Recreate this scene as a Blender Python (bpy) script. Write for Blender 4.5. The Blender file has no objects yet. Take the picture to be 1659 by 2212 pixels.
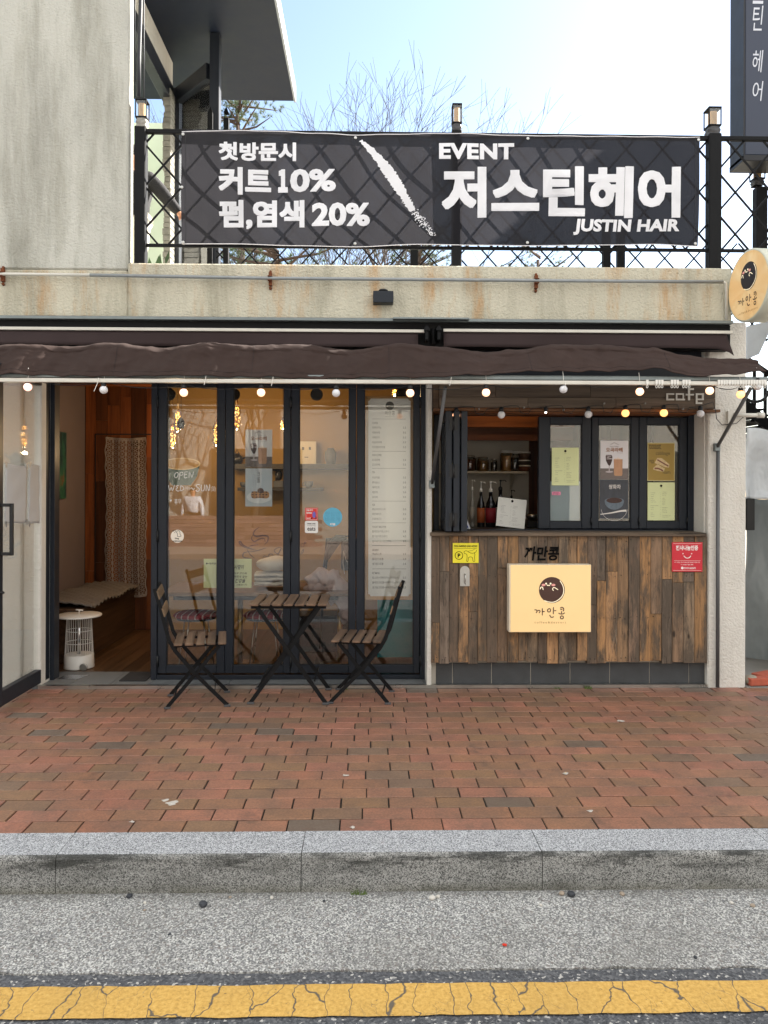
import bpy, bmesh, math, random
from mathutils import Vector, Matrix, Quaternion, noise as mnoise
random.seed(7)
R = math.radians
scene = bpy.context.scene
COL = scene.collection

# ------------------------------------------------------------------ camera
YAW, ROLL, F, HORIZON = 0.0202, 0.003, 1662.0, 1050.0
CAM = Vector((0, -5.857, 1.54))
_f = Vector((math.sin(YAW), math.cos(YAW), 0))
_r0 = Vector((math.cos(YAW), -math.sin(YAW), 0))
_u0 = Vector((0, 0, 1))
_r = _r0*math.cos(ROLL) + _u0*math.sin(ROLL)
_u = -_r0*math.sin(ROLL) + _u0*math.cos(ROLL)
cd = bpy.data.cameras.new('camera'); cam = bpy.data.objects.new('camera', cd); COL.objects.link(cam)
cam.matrix_world = Matrix(((_r.x, _u.x, -_f.x, CAM.x), (_r.y, _u.y, -_f.y, CAM.y), (_r.z, _u.z, -_f.z, CAM.z), (0, 0, 0, 1)))
cd.sensor_fit = 'VERTICAL'; cd.sensor_height = 36; cd.lens = 36*F/2212
cd.shift_y = -(1106-HORIZON)/2212; cd.clip_end = 500; cd.clip_start = 0.05
scene.camera = cam

# ------------------------------------------------------------------ sky and sun
SUN_AZ, SUN_EL = R(60), R(35.9)           # azimuth from +Y towards +X
w = bpy.data.worlds.new('World'); scene.world = w; w.use_nodes = True
nt = w.node_tree; bg = nt.nodes['Background']
sky = nt.nodes.new('ShaderNodeTexSky'); sky.sky_type = 'NISHITA'; sky.sun_disc = False
sky.sun_elevation = SUN_EL; sky.sun_rotation = SUN_AZ; sky.dust_density = 1.2; sky.air_density = 1.0; sky.ozone_density = 1.0
hsv = nt.nodes.new('ShaderNodeHueSaturation'); hsv.inputs['Saturation'].default_value = .95; nt.links.new(sky.outputs[0], hsv.inputs['Color'])
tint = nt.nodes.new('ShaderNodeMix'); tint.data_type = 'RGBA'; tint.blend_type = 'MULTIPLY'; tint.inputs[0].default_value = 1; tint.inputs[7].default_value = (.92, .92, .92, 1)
nt.links.new(hsv.outputs[0], tint.inputs[6]); # neutral brightness added behind the viewer and overhead to fill the shade; clear blue ahead
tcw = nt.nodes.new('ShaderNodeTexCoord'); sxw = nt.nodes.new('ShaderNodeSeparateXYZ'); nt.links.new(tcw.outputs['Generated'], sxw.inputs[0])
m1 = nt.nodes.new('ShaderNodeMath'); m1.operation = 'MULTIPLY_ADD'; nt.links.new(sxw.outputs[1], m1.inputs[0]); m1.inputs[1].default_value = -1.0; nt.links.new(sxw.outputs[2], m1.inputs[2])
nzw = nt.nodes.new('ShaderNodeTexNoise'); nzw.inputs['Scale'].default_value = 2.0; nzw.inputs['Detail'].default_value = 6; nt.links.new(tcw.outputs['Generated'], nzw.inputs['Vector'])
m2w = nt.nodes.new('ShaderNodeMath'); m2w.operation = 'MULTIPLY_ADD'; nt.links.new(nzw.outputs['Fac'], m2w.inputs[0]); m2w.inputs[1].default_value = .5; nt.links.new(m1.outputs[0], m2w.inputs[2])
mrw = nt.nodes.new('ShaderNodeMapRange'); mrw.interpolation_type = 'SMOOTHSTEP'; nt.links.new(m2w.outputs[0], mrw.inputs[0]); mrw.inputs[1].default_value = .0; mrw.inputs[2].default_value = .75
fill_sky = nt.nodes.new('ShaderNodeMix'); fill_sky.data_type = 'RGBA'; nt.links.new(mrw.outputs[0], fill_sky.inputs[0]); nt.links.new(tint.outputs[2], fill_sky.inputs[6]); fill_sky.inputs[7].default_value = (4.85, 4.85, 4.85, 1)
nt.links.new(fill_sky.outputs[2], bg.inputs[0]); bg.inputs[1].default_value = 0.075
sl = bpy.data.lights.new('sun', 'SUN'); sl.energy = 5.0; sl.angle = R(0.5); sl.color = (1, .95, .87)
so = bpy.data.objects.new('sun', sl); COL.objects.link(so)
S = Vector((math.cos(SUN_EL)*math.sin(SUN_AZ), math.cos(SUN_EL)*math.cos(SUN_AZ), math.sin(SUN_EL)))
so.rotation_euler = S.to_track_quat('Z', 'Y').to_euler(); so.location = (0, 0, 20)
vs = scene.view_settings; vs.view_transform = 'Standard'; vs.look = 'None'; vs.gamma = 1; vs.use_curve_mapping = False
vs.exposure = 2.32
scene.cycles.max_bounces = 8; scene.cycles.transparent_max_bounces = 16; scene.cycles.use_denoising = True
scene.cycles.sample_clamp_indirect = 6

# ------------------------------------------------------------------ helpers
def P(px, py, Y=0.0):
    "point of the vertical plane at distance Y behind the shop front seen at (px, py)"
    d = _f + _r*((px-829.5)/F) + _u*((HORIZON-py)/F)
    t = (Y-CAM.y)/d.y
    return CAM + d*t
def PZ(px, py, z=0.0):
    d = _f + _r*((px-829.5)/F) + _u*((HORIZON-py)/F)
    t = (z-CAM.z)/d.z
    return CAM + d*t
def XX(px, Y=0.0, py=1050): return P(px, py, Y).x
def ZZ(py, Y=0.0, px=900): return P(px, py, Y).z

def lin(c):
    if isinstance(c, str):
        c = [int(c[i:i+2], 16)/255 for i in (0, 2, 4)]
        c = [x/12.92 if x <= .04045 else ((x+.055)/1.055)**2.4 for x in c]
    return (c[0], c[1], c[2], 1)
_mats = {}
def nm(name):
    m = bpy.data.materials.new(name); m.use_nodes = True
    return m, m.node_tree, m.node_tree.nodes['Principled BSDF']
def node(t, k, **kw):
    n = t.nodes.new(k)
    for a, b in kw.items():
        if a.startswith('i_'): n.inputs[a[2:].replace('_', ' ')].default_value = b
        else: setattr(n, a, b)
    return n
def ramp(t, fac, stops):
    n = t.nodes.new('ShaderNodeValToRGB'); e = n.color_ramp.elements
    while len(e) < len(stops): e.new(.5)
    for el, (p, c) in zip(e, stops): el.position = p; el.color = lin(c) if not isinstance(c, (int, float)) else (c, c, c, 1)
    t.links.new(fac, n.inputs[0]); return n.outputs[0]
def mixc(t, fac, a, b, mode='MIX'):
    n = t.nodes.new('ShaderNodeMix'); n.data_type = 'RGBA'; n.blend_type = mode
    for s, v in ((n.inputs[0], fac), (n.inputs[6], a), (n.inputs[7], b)):
        if hasattr(v, 'is_linked'): t.links.new(v, s)
        else: s.default_value = v if not isinstance(v, tuple) else (v[0], v[1], v[2], 1)
    return n.outputs[2]
def coords(t, scale=(1, 1, 1), loc=(0, 0, 0)):
    tc = t.nodes.new('ShaderNodeTexCoord'); mp = t.nodes.new('ShaderNodeMapping')
    mp.inputs['Scale'].default_value = scale; mp.inputs['Location'].default_value = loc
    t.links.new(tc.outputs['Object'], mp.inputs[0]); return mp.outputs[0]
def noise(t, vec, scale, detail=4, rough=.55, w=None):
    n = t.nodes.new('ShaderNodeTexNoise'); n.inputs['Scale'].default_value = scale
    n.inputs['Detail'].default_value = detail; n.inputs['Roughness'].default_value = rough
    if w is not None: n.noise_dimensions = '4D'; t.links.new(w, n.inputs['W'])
    t.links.new(vec, n.inputs['Vector']); return n.outputs['Fac']
def bump(t, b, height, strength=.3, dist=.01):
    n = t.nodes.new('ShaderNodeBump'); n.inputs['Strength'].default_value = strength; n.inputs['Distance'].default_value = dist
    t.links.new(height, n.inputs['Height']); t.links.new(n.outputs[0], b.inputs['Normal'])
def M(name, col, rough=.55, metal=0.0, var=.12, vs=6, bs=0, bstr=.2, bd=.003, spec=.5, emit=None, estr=0, attr=False, scale=(1, 1, 1), rv=.1):
    "plain procedural material: base colour broken up by noise, roughness noise and a fine bump"
    if name in _mats: return _mats[name]
    m, t, b = nm(name); c = lin(col)
    v = coords(t, scale); n = noise(t, v, vs, 5, .6)
    base = mixc(t, n, tuple(x*(1-var*1.6) for x in c[:3]), tuple(min(1, x*(1+var*1.6)) for x in c[:3]))
    if attr:
        a = node(t, 'ShaderNodeAttribute', attribute_name='Col'); base = mixc(t, 1.0, base, a.outputs[0], 'MULTIPLY')
    t.links.new(base, b.inputs['Base Color'])
    rr = t.nodes.new('ShaderNodeMapRange'); rr.inputs[3].default_value = max(.02, rough-rv); rr.inputs[4].default_value = min(1, rough+rv)
    t.links.new(n, rr.inputs[0]); t.links.new(rr.outputs[0], b.inputs['Roughness'])
    b.inputs['Metallic'].default_value = metal; b.inputs['Specular IOR Level'].default_value = spec
    if bs: bump(t, b, noise(t, v, bs, 3), bstr, bd)
    if emit: b.inputs['Emission Color'].default_value = lin(emit); b.inputs['Emission Strength'].default_value = estr
    _mats[name] = m; return m

# names, labels
def tag(o, label=None, cat=None, group=None, kind=None):
    for k, v in (('label', label), ('category', cat), ('group', group), ('kind', kind)):
        if v: o[k] = v
    return o
WL = {}
def thing(name, label, cat, loc=(0, 0, 0), group=None, rotz=0, kind=None):
    o = bpy.data.objects.new(name, None); COL.objects.link(o); o.empty_display_size = .1
    o.location = loc; o.rotation_euler = (0, 0, rotz); WL[o.name] = Vector(loc)
    return tag(o, label, cat, group, kind)

class MB:
    "collects shapes given in world coordinates and links them as ONE mesh object"
    def __init__(s): s.v = []; s.f = []; s.c = []; s.mi = []; s.col = (1, 1, 1, 1); s.m = 0; s.sm = []; s.smooth = False
    def face(s, idx): s.f.append(idx); s.c.append(s.col); s.mi.append(s.m); s.sm.append(s.smooth)
    def add(s, vs_, fs):
        b = len(s.v); s.v += [Vector(v) for v in vs_]
        for f in fs: s.face([b+i for i in f])
        return s
    def box(s, x0, x1, y0, y1, z0, z1):
        if x0 > x1: x0, x1 = x1, x0
        if y0 > y1: y0, y1 = y1, y0
        if z0 > z1: z0, z1 = z1, z0
        return s.add([(x0, y0, z0), (x1, y0, z0), (x1, y1, z0), (x0, y1, z0), (x0, y0, z1), (x1, y0, z1), (x1, y1, z1), (x0, y1, z1)],
                     [(0, 3, 2, 1), (4, 5, 6, 7), (0, 1, 5, 4), (1, 2, 6, 5), (2, 3, 7, 6), (3, 0, 4, 7)])
    def pbox(s, px0, py0, px1, py1, y0, y1):
        "a box whose front face (at y0) covers the picture rectangle"
        a = P(px0, (py0+py1)/2, y0); b = P(px1, (py0+py1)/2, y0); m = (px0+px1)/2
        return s.box(a.x, b.x, y0, y1, P(m, py0, y0).z, P(m, py1, y0).z)
    def bar(s, a, b, w, h, up=(0, 0, 1)):
        a, b = Vector(a), Vector(b); d = (b-a).normalized(); u = Vector(up)
        if abs(d.dot(u)) > .98: u = Vector((0, 1, 0))
        x = d.cross(u).normalized(); y = x.cross(d).normalized()
        q = [(-w/2, -h/2), (w/2, -h/2), (w/2, h/2), (-w/2, h/2)]
        return s.add([p+x*i+y*j for p in (a, b) for i, j in q], [(0, 3, 2, 1), (4, 5, 6, 7), (0, 1, 5, 4), (1, 2, 6, 5), (2, 3, 7, 6), (3, 0, 4, 7)][::1])
    def tube(s, pts, r, n=8, caps=True):
        pts = [Vector(p) for p in pts]; rr = r if isinstance(r, (list, tuple)) else [r]*len(pts)
        b = len(s.v); prev = None
        for i, p in enumerate(pts):
            d = (pts[min(i+1, len(pts)-1)]-pts[max(i-1, 0)])
            d = d.normalized() if d.length > 1e-9 else Vector((0, 0, 1))
            if prev is None:
                u = Vector((0, 0, 1)) if abs(d.z) < .9 else Vector((1, 0, 0))
                x = d.cross(u).normalized()
            else:
                x = (prev - d*prev.dot(d))
                x = x.normalized() if x.length > 1e-6 else d.orthogonal().normalized()
            prev = x; y = d.cross(x)
            for k in range(n):
                a = 2*math.pi*k/n; s.v.append(p+(x*math.cos(a)+y*math.sin(a))*rr[i])
        old = s.smooth; s.smooth = n > 5
        for i in range(len(pts)-1):
            for k in range(n):
                k2 = (k+1) % n; s.face([b+i*n+k, b+i*n+k2, b+(i+1)*n+k2, b+(i+1)*n+k])
        s.smooth = False
        if caps: s.face([b+k for k in range(n)][::-1]); s.face([b+(len(pts)-1)*n+k for k in range(n)])
        s.smooth = old; return s
    def lathe(s, prof, c, n=20, axis=(0, 0, 1), smooth=True):
        "prof: (radius, height) pairs along axis from c"
        c = Vector(c); ax = Vector(axis).normalized(); x = ax.orthogonal().normalized(); y = ax.cross(x); b = len(s.v)
        for r, h in prof:
            for k in range(n):
                a = 2*math.pi*k/n; s.v.append(c+ax*h+(x*math.cos(a)+y*math.sin(a))*r)
        old = s.smooth; s.smooth = smooth
        for i in range(len(prof)-1):
            for k in range(n):
                k2 = (k+1) % n; s.face([b+i*n+k, b+i*n+k2, b+(i+1)*n+k2, b+(i+1)*n+k])
        s.smooth = False
        if prof[0][0] > 1e-5: s.face([b+k for k in range(n)][::-1])
        if prof[-1][0] > 1e-5: s.face([b+(len(prof)-1)*n+k for k in range(n)])
        s.smooth = old; return s
    def ball(s, c, r, n=12, sc=(1, 1, 1)):
        c = Vector(c); b = len(s.v); k = n//2
        for i in range(k+1):
            t = math.pi*i/k
            for j in range(n):
                a = 2*math.pi*j/n
                s.v.append(c+Vector((math.sin(t)*math.cos(a)*sc[0], math.sin(t)*math.sin(a)*sc[1], math.cos(t)*sc[2]))*r)
        old = s.smooth; s.smooth = True
        for i in range(k):
            for j in range(n):
                j2 = (j+1) % n; s.face([b+i*n+j, b+(i+1)*n+j, b+(i+1)*n+j2, b+i*n+j2])
        s.smooth = old; return s
    def prism(s, poly, fn, depth):
        "poly of 2-D points mapped by fn(u,v,d) with d in 0..depth"
        n = len(poly); b = len(s.v)
        if depth == 0:
            s.v += [Vector(fn(u, v, 0)) for u, v in poly]; s.face([b+i for i in range(n)]); return s
        s.v += [Vector(fn(u, v, 0)) for u, v in poly]+[Vector(fn(u, v, depth)) for u, v in poly]
        s.face([b+i for i in range(n)]); s.face([b+n+i for i in range(n)][::-1])
        for i in range(n):
            j = (i+1) % n; s.face([b+j, b+i, b+n+i, b+n+j])
        return s
    def grid(s, fn, nu, nv, smooth=True):
        b = len(s.v); s.v += [Vector(fn(i/nu, j/nv)) for j in range(nv+1) for i in range(nu+1)]
        old = s.smooth; s.smooth = smooth
        for j in range(nv):
            for i in range(nu):
                a = b+j*(nu+1)+i; s.face([a, a+1, a+nu+2, a+nu+1])
        s.smooth = old; return s
    def build(s, name, mats, parent=None, bevel=0, solid=0, fixn=False, label=None, cat=None, group=None, kind=None, origin=None, local=False, bseg=1):
        me = bpy.data.meshes.new(name)
        if parent is None and origin is None and not local and s.v:
            xs = [v.x for v in s.v]; ys = [v.y for v in s.v]; zs = [v.z for v in s.v]
            origin = Vector(((min(xs)+max(xs))/2, (min(ys)+max(ys))/2, min(zs)))
        if parent is not None and not local:
            root = parent
            while root.parent: root = root.parent
            off = WL.get(root.name, root.location.copy())
        else: off = Vector(origin) if origin is not None else Vector((0, 0, 0))
        me.from_pydata([tuple(v-off) for v in s.v], [], s.f)
        if fixn:
            bm = bmesh.new(); bm.from_mesh(me); bmesh.ops.recalc_face_normals(bm, faces=bm.faces); bm.to_mesh(me); bm.free()
        ms = mats if isinstance(mats, (list, tuple)) else [mats]
        for m in ms: me.materials.append(m)
        me.polygons.foreach_set('material_index', s.mi)
        me.polygons.foreach_set('use_smooth', s.sm)
        if any(c != (1, 1, 1, 1) for c in s.c):
            at = me.attributes.new('Col', 'FLOAT_COLOR', 'CORNER'); fl = []
            for p in me.polygons: fl += list(s.c[p.index])*p.loop_total
            at.data.foreach_set('color', fl)
        me.update()
        o = bpy.data.objects.new(name, me); COL.objects.link(o)
        if parent is not None: o.parent = parent
        else: o.location = off; WL[o.name] = off
        if bevel:
            m_ = o.modifiers.new('bevel', 'BEVEL'); m_.width = bevel; m_.segments = bseg; m_.limit_method = 'ANGLE'; m_.angle_limit = R(40)
        if solid:
            m_ = o.modifiers.new('solid', 'SOLIDIFY'); m_.thickness = solid; m_.offset = 0
        return tag(o, label, cat, group, kind)
def B(): return MB()

# writing
_tc = {}
def glyphs(txt, bold=0.0, shear=0.0, spacing=1.0):
    k = (txt, bold, shear, spacing)
    if k in _tc: return _tc[k]
    cu = bpy.data.curves.new('txt', 'FONT'); cu.body = txt; cu.fill_mode = 'FRONT'; cu.resolution_u = 3; cu.size = 1
    cu.offset = bold; cu.shear = shear; cu.space_character = spacing; cu.dimensions = '2D'
    ob = bpy.data.objects.new('txt', cu); COL.objects.link(ob)
    dg = bpy.context.evaluated_depsgraph_get(); me = bpy.data.meshes.new_from_object(ob.evaluated_get(dg))
    vs_ = [(v.co.x, v.co.y) for v in me.vertices]; fs = [list(p.vertices) for p in me.polygons]
    bpy.data.objects.remove(ob); bpy.data.curves.remove(cu); bpy.data.meshes.remove(me)
    if not vs_: _tc[k] = ([], []); return _tc[k]
    x0 = min(v[0] for v in vs_); x1 = max(v[0] for v in vs_); y0 = min(v[1] for v in vs_); y1 = max(v[1] for v in vs_)
    vs_ = [((x-x0)/max(1e-6, x1-x0), (y-y0)/max(1e-6, y1-y0)) for x, y in vs_]
    _tc[k] = (vs_, fs, (x1-x0)/max(1e-6, y1-y0)); return _tc[k]
def write(mb, txt, fn, bold=0.0, shear=0.0, spacing=1.0):
    "letters filling the unit square, mapped to the world by fn(u, v)"
    g = glyphs(txt, bold, shear, spacing)
    if not g[0]: return
    mb.add([fn(u, v) for u, v in g[0]], g[1])
def pwrite(mb, txt, px0, py0, px1, py1, Y, bold=0.0, shear=0.0, spacing=1.0):
    a = P(px0, (py0+py1)/2, Y).x; b = P(px1, (py0+py1)/2, Y).x; m = (px0+px1)/2
    zt = P(m, py0, Y).z; zb = P(m, py1, Y).z
    write(mb, txt, lambda u, v: (a+(b-a)*u, Y, zb+(zt-zb)*v), bold, shear, spacing)
def disc(mb, px, py, r, Y, n=28, sy=1.0, th=.001):
    c = P(px, py, Y); k = (Y-CAM.y)/F
    mb.prism([(math.cos(2*math.pi*i/n), math.sin(2*math.pi*i/n)) for i in range(n)], lambda u, v, d: (c.x+u*r*k, Y+d, c.z+v*r*sy*k), th)
def stroke(mb, pts, w, Y, th=.001, close=False):
    "a flat drawn line through picture points (w may vary along it)"
    pp = [P(x, y, Y) for x, y in pts]; k = (Y-CAM.y)/F
    # smooth with Catmull-Rom
    q = []
    n = len(pp)
    for i in range(n-1):
        p0, p1, p2, p3 = pp[max(i-1, 0)], pp[i], pp[i+1], pp[min(i+2, n-1)]
        for s in range(4):
            t = s/4; q.append((p1*2+(p2-p0)*t+(p0*2-p1*5+p2*4-p3)*t*t+(-p0+p1*3-p2*3+p3)*t**3)*.5)
    q.append(pp[-1]); L = []
    for i, p in enumerate(q):
        d = q[min(i+1, len(q)-1)]-q[max(i-1, 0)]; nrm = Vector((-d.z, 0, d.x)); nrm = nrm.normalized() if nrm.length > 1e-9 else Vector((0, 0, 1))
        t = i/(len(q)-1); ww = w(t) if callable(w) else w
        L.append((p+nrm*ww*k/2, p-nrm*ww*k/2))
    b = len(mb.v)
    for a, c in L: mb.v += [Vector((a.x, Y, a.z)), Vector((c.x, Y, c.z))]
    for i in range(len(L)-1): mb.face([b+2*i, b+2*i+2, b+2*i+3, b+2*i+1])
# ------------------------------------------------------------------ materials
def m_stucco(name, col, bumpd=.006, stain=0.0, rust=0.0, dirt=.3):
    m, t, b = nm(name); v = coords(t)
    n1 = noise(t, v, 1.3, 5); n2 = noise(t, coords(t, (7, 7, .9)), 1.0, 5, .65); n3 = noise(t, v, 60, 3)
    c = mixc(t, ramp(t, n1, [(.3, 0.0), (.75, 1.0)]), tuple(x*.84 for x in lin(col)[:3]), lin(col)[:3])
    if stain:
        vv = coords(t, (2.2, 2.2, .35), (3.1, 0, 1.2)); s_ = ramp(t, noise(t, vv, 1.5, 6, .7), [(.48, 0.0), (.72, 1.0)])
        mm = node(t, 'ShaderNodeMath', operation='MULTIPLY'); t.links.new(s_, mm.inputs[0]); mm.inputs[1].default_value = stain
        c = mixc(t, mm.outputs[0], c, lin('7d7a66')[:3], 'MULTIPLY')
    if rust:
        vv = coords(t, (3.6, 1, .55), (1.7, 0, 0)); r_ = ramp(t, noise(t, vv, 1.0, 7, .72), [(.50, 0.0), (.74, 1.0)])
        nn = noise(t, v, 9, 4); mm = node(t, 'ShaderNodeMath', operation='MULTIPLY'); t.links.new(r_, mm.inputs[0]); t.links.new(nn, mm.inputs[1])
        m2 = node(t, 'ShaderNodeMath', operation='MULTIPLY'); t.links.new(mm.outputs[0], m2.inputs[0]); m2.inputs[1].default_value = rust
        c = mixc(t, m2.outputs[0], c, lin('b07a2c')[:3])
    d_ = ramp(t, n2, [(.5, 0.0), (.8, dirt)]); c = mixc(t, d_, c, lin('8a8777')[:3])
    t.links.new(c, b.inputs['Base Color']); b.inputs['Roughness'].default_value = .92
    vo = node(t, 'ShaderNodeTexNoise', i_Scale=34.0, i_Detail=3.0, i_Distortion=.8); t.links.new(v, vo.inputs['Vector'])
    ad = node(t, 'ShaderNodeMath', operation='ADD'); t.links.new(vo.outputs['Fac'], ad.inputs[0]); t.links.new(n3, ad.inputs[1])
    bump(t, b, ad.outputs[0], 1.0, bumpd); return m
def m_wood(name, dark, light, axis='z', rough=.7, contrast=1.0, attr=True, gs=1.0):
    m, t, b = nm(name); sc = {'z': (26, 26, 1.3), 'x': (1.3, 26, 26), 'y': (26, 1.3, 26)}[axis]; sc = tuple(x*gs for x in sc)
    v = coords(t, sc); a = node(t, 'ShaderNodeAttribute', attribute_name='Col')
    wv = node(t, 'ShaderNodeMath', operation='MULTIPLY'); t.links.new(a.outputs['Alpha'], wv.inputs[0]); wv.inputs[1].default_value = 40
    g = noise(t, v, 1.0, 7, .65, wv.outputs[0]); g2 = noise(t, coords(t, tuple(x*.14 for x in sc)), 1.0, 4, .6, wv.outputs[0])
    g3 = noise(t, coords(t, tuple(x*.35 for x in sc)), 2.0, 6, .75, wv.outputs[0])
    c = ramp(t, g, [(.32, dark), (.68, light)])
    if attr: c = mixc(t, 1.0, c, a.outputs[0], 'MULTIPLY')
    c = mixc(t, ramp(t, g2, [(.5, 0.0), (.72, .75*contrast)]), c, lin('1c1713')[:3])
    c = mixc(t, ramp(t, g3, [(.60, 0.0), (.66, .8*contrast)]), c, lin('15110e')[:3])
    t.links.new(c, b.inputs['Base Color']); b.inputs['Roughness'].default_value = rough; b.inputs['Specular IOR Level'].default_value = .3
    bump(t, b, g, .5, .003); return m
def m_glass(name, tint=(1, 1, 1), refl=1.0, dust=.0):
    m = bpy.data.materials.new(name); m.use_nodes = True; t = m.node_tree; t.nodes.clear()
    out = t.nodes.new('ShaderNodeOutputMaterial'); tr = t.nodes.new('ShaderNodeBsdfTransparent'); gl = t.nodes.new('ShaderNodeBsdfGlossy')
    tr.inputs[0].default_value = (*tint, 1); gl.inputs['Roughness'].default_value = .004; gl.inputs[0].default_value = (1, 1, 1, 1)
    fr = node(t, 'ShaderNodeFresnel', i_IOR=1.52); mu = node(t, 'ShaderNodeMath', operation='MULTIPLY', use_clamp=True)
    t.links.new(fr.outputs[0], mu.inputs[0]); mu.inputs[1].default_value = refl
    mx = t.nodes.new('ShaderNodeMixShader'); t.links.new(mu.outputs[0], mx.inputs[0]); t.links.new(tr.outputs[0], mx.inputs[1]); t.links.new(gl.outputs[0], mx.inputs[2])
    last = mx
    if dust:
        df = t.nodes.new('ShaderNodeBsdfDiffuse'); df.inputs[0].default_value = (.6, .6, .62, 1)
        m2 = t.nodes.new('ShaderNodeMixShader'); tc = t.nodes.new('ShaderNodeTexCoord')
        ns = node(t, 'ShaderNodeTexNoise', i_Scale=3.0, i_Detail=4.0); t.links.new(tc.outputs['Object'], ns.inputs['Vector'])
        mm = node(t, 'ShaderNodeMath', operation='MULTIPLY'); t.links.new(ns.outputs['Fac'], mm.inputs[0]); mm.inputs[1].default_value = dust
        t.links.new(mm.outputs[0], m2.inputs[0]); t.links.new(mx.outputs[0], m2.inputs[1]); t.links.new(df.outputs[0], m2.inputs[2]); last = m2
    t.links.new(last.outputs[0], out.inputs[0]); return m
def m_cloth(name, col, trans=.15, through=.0, col2=None, bs=4, bd=.01, weave=300):
    m = bpy.data.materials.new(name); m.use_nodes = True; t = m.node_tree; b = t.nodes['Principled BSDF']; out = t.nodes['Material Output']
    v = coords(t); n = noise(t, v, 3, 4); c = lin(col)[:3]
    base = mixc(t, n, tuple(x*.7 for x in c), tuple(x*1.25 for x in c)); t.links.new(base, b.inputs['Base Color']); b.inputs['Roughness'].default_value = .85
    b.inputs['Specular IOR Level'].default_value = .25
    if bs: bump(t, b, noise(t, v, bs, 4), .4, bd)
    tl = t.nodes.new('ShaderNodeBsdfTranslucent'); tl.inputs[0].default_value = lin(col2 or col)
    mx = t.nodes.new('ShaderNodeMixShader'); mx.inputs[0].default_value = trans
    t.links.new(b.outputs[0], mx.inputs[1]); t.links.new(tl.outputs[0], mx.inputs[2]); last = mx
    if through:
        tp = t.nodes.new('ShaderNodeBsdfTransparent'); m2 = t.nodes.new('ShaderNodeMixShader'); m2.inputs[0].default_value = through
        t.links.new(mx.outputs[0], m2.inputs[1]); t.links.new(tp.outputs[0], m2.inputs[2]); last = m2
    t.links.new(last.outputs[0], out.inputs[0]); return m

def m_reclaimed(name):
    m, t, b = nm(name); a = node(t, 'ShaderNodeAttribute', attribute_name='Col')
    wv = node(t, 'ShaderNodeMath', operation='MULTIPLY'); t.links.new(a.outputs['Alpha'], wv.inputs[0]); wv.inputs[1].default_value = 60
    W = wv.outputs[0]
    # warp the grain
    base = coords(t); wn = t.nodes.new('ShaderNodeTexNoise'); wn.noise_dimensions = '4D'; wn.inputs['Scale'].default_value = 5; t.links.new(base, wn.inputs['Vector']); t.links.new(W, wn.inputs['W'])
    vm = node(t, 'ShaderNodeVectorMath', operation='MULTIPLY_ADD'); t.links.new(wn.outputs['Color'], vm.inputs[0]); vm.inputs[1].default_value = (.03, .03, .03); t.links.new(base, vm.inputs[2])
    def mp(sc):
        n = t.nodes.new('ShaderNodeMapping'); n.inputs['Scale'].default_value = sc; t.links.new(vm.outputs[0], n.inputs[0]); return n.outputs[0]
    fine = noise(t, mp((120, 120, 5)), 1.0, 5, .7, W); grain = noise(t, mp((45, 45, 2.2)), 1.0, 6, .65, W)
    patch = noise(t, mp((9, 9, 2.2)), 1.0, 6, .72, W); pale = noise(t, mp((22, 22, 3.5)), 1.0, 6, .75, W)
    c = mixc(t, ramp(t, grain, [(.3, 0.0), (.7, 1.0)]), (.55, .55, .55), (1.35, 1.3, 1.25)); c = mixc(t, 1.0, a.outputs[0], c, 'MULTIPLY')
    grey = mixc(t, fine, (.036, .028, .022), (.145, .112, .082))
    c = mixc(t, ramp(t, patch, [(.44, 0.0), (.56, .92)]), c, grey)
    c = mixc(t, ramp(t, pale, [(.60, 0.0), (.70, .55)]), c, (.26, .215, .165))
    c = mixc(t, ramp(t, fine, [(.34, .92), (.43, 0.0)]), c, (.018, .014, .012))
    vo = node(t, 'ShaderNodeTexVoronoi', i_Scale=1.0); vo.voronoi_dimensions = '4D'; t.links.new(mp((11, 11, 4.5)), vo.inputs['Vector']); t.links.new(W, vo.inputs['W'])
    c = mixc(t, ramp(t, vo.outputs['Distance'], [(.10, .9), (.17, 0.0)]), c, (.02, .014, .010))
    t.links.new(c, b.inputs['Base Color']); b.inputs['Roughness'].default_value = .8; b.inputs['Specular IOR Level'].default_value = .3
    bump(t, b, mixc(t, .5, grain, fine), .8, .004); return m
STUC_L = m_stucco('stucco_tower', 'bfbfb6', .007, stain=.55, rust=.02, dirt=.55)
STUC_P = m_stucco('stucco_parapet', 'c8c3b0', .009, stain=.5, rust=1.9, dirt=.35)
STUC_W = m_stucco('stucco_white', 'dedbd3', .007, stain=.12, rust=.10, dirt=.2)
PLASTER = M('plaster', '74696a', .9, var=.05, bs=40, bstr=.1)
PLASTER_K = M('kitchen_plaster', 'b9b3a8', .9, var=.05)
FRAME = M('slate_frame', '232830', .42, var=.10, vs=4, spec=.25, rv=.12)
FRAME_D = M('gasket', '0e1012', .6)
BLACK = M('black_metal', '15171a', .45, var=.15, spec=.4)
BLACKW = M('black_painted', '0f1012', .65, var=.25, vs=9, bs=50, bstr=.15, spec=.2)
GREYM = M('galvanised', '7b8384', .5, metal=.6, var=.15, vs=14)
PIPE = M('pipe_paint', '8c9193', .5, metal=.3, var=.18, vs=20)
PIPE_W = M('pipe_white', 'c9c7be', .6, var=.08)
RUST = M('rust', '6a3a1e', .9, var=.4, vs=40, bs=60, bstr=.5)
STEEL = M('steel', 'b9b9b6', .3, metal=1.0, var=.08)
WHITEP = M('white_plastic', 'dcdad4', .4, var=.03)
WHITEB = M('white_bar', 'c9c6bc', .5, var=.12, vs=8)
GLASS = m_glass('pane_glass', (.95, .96, .95), 1.3, .008)
GLASSD = m_glass('door_glass', (.95, .96, .95), .45, .015)
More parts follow.
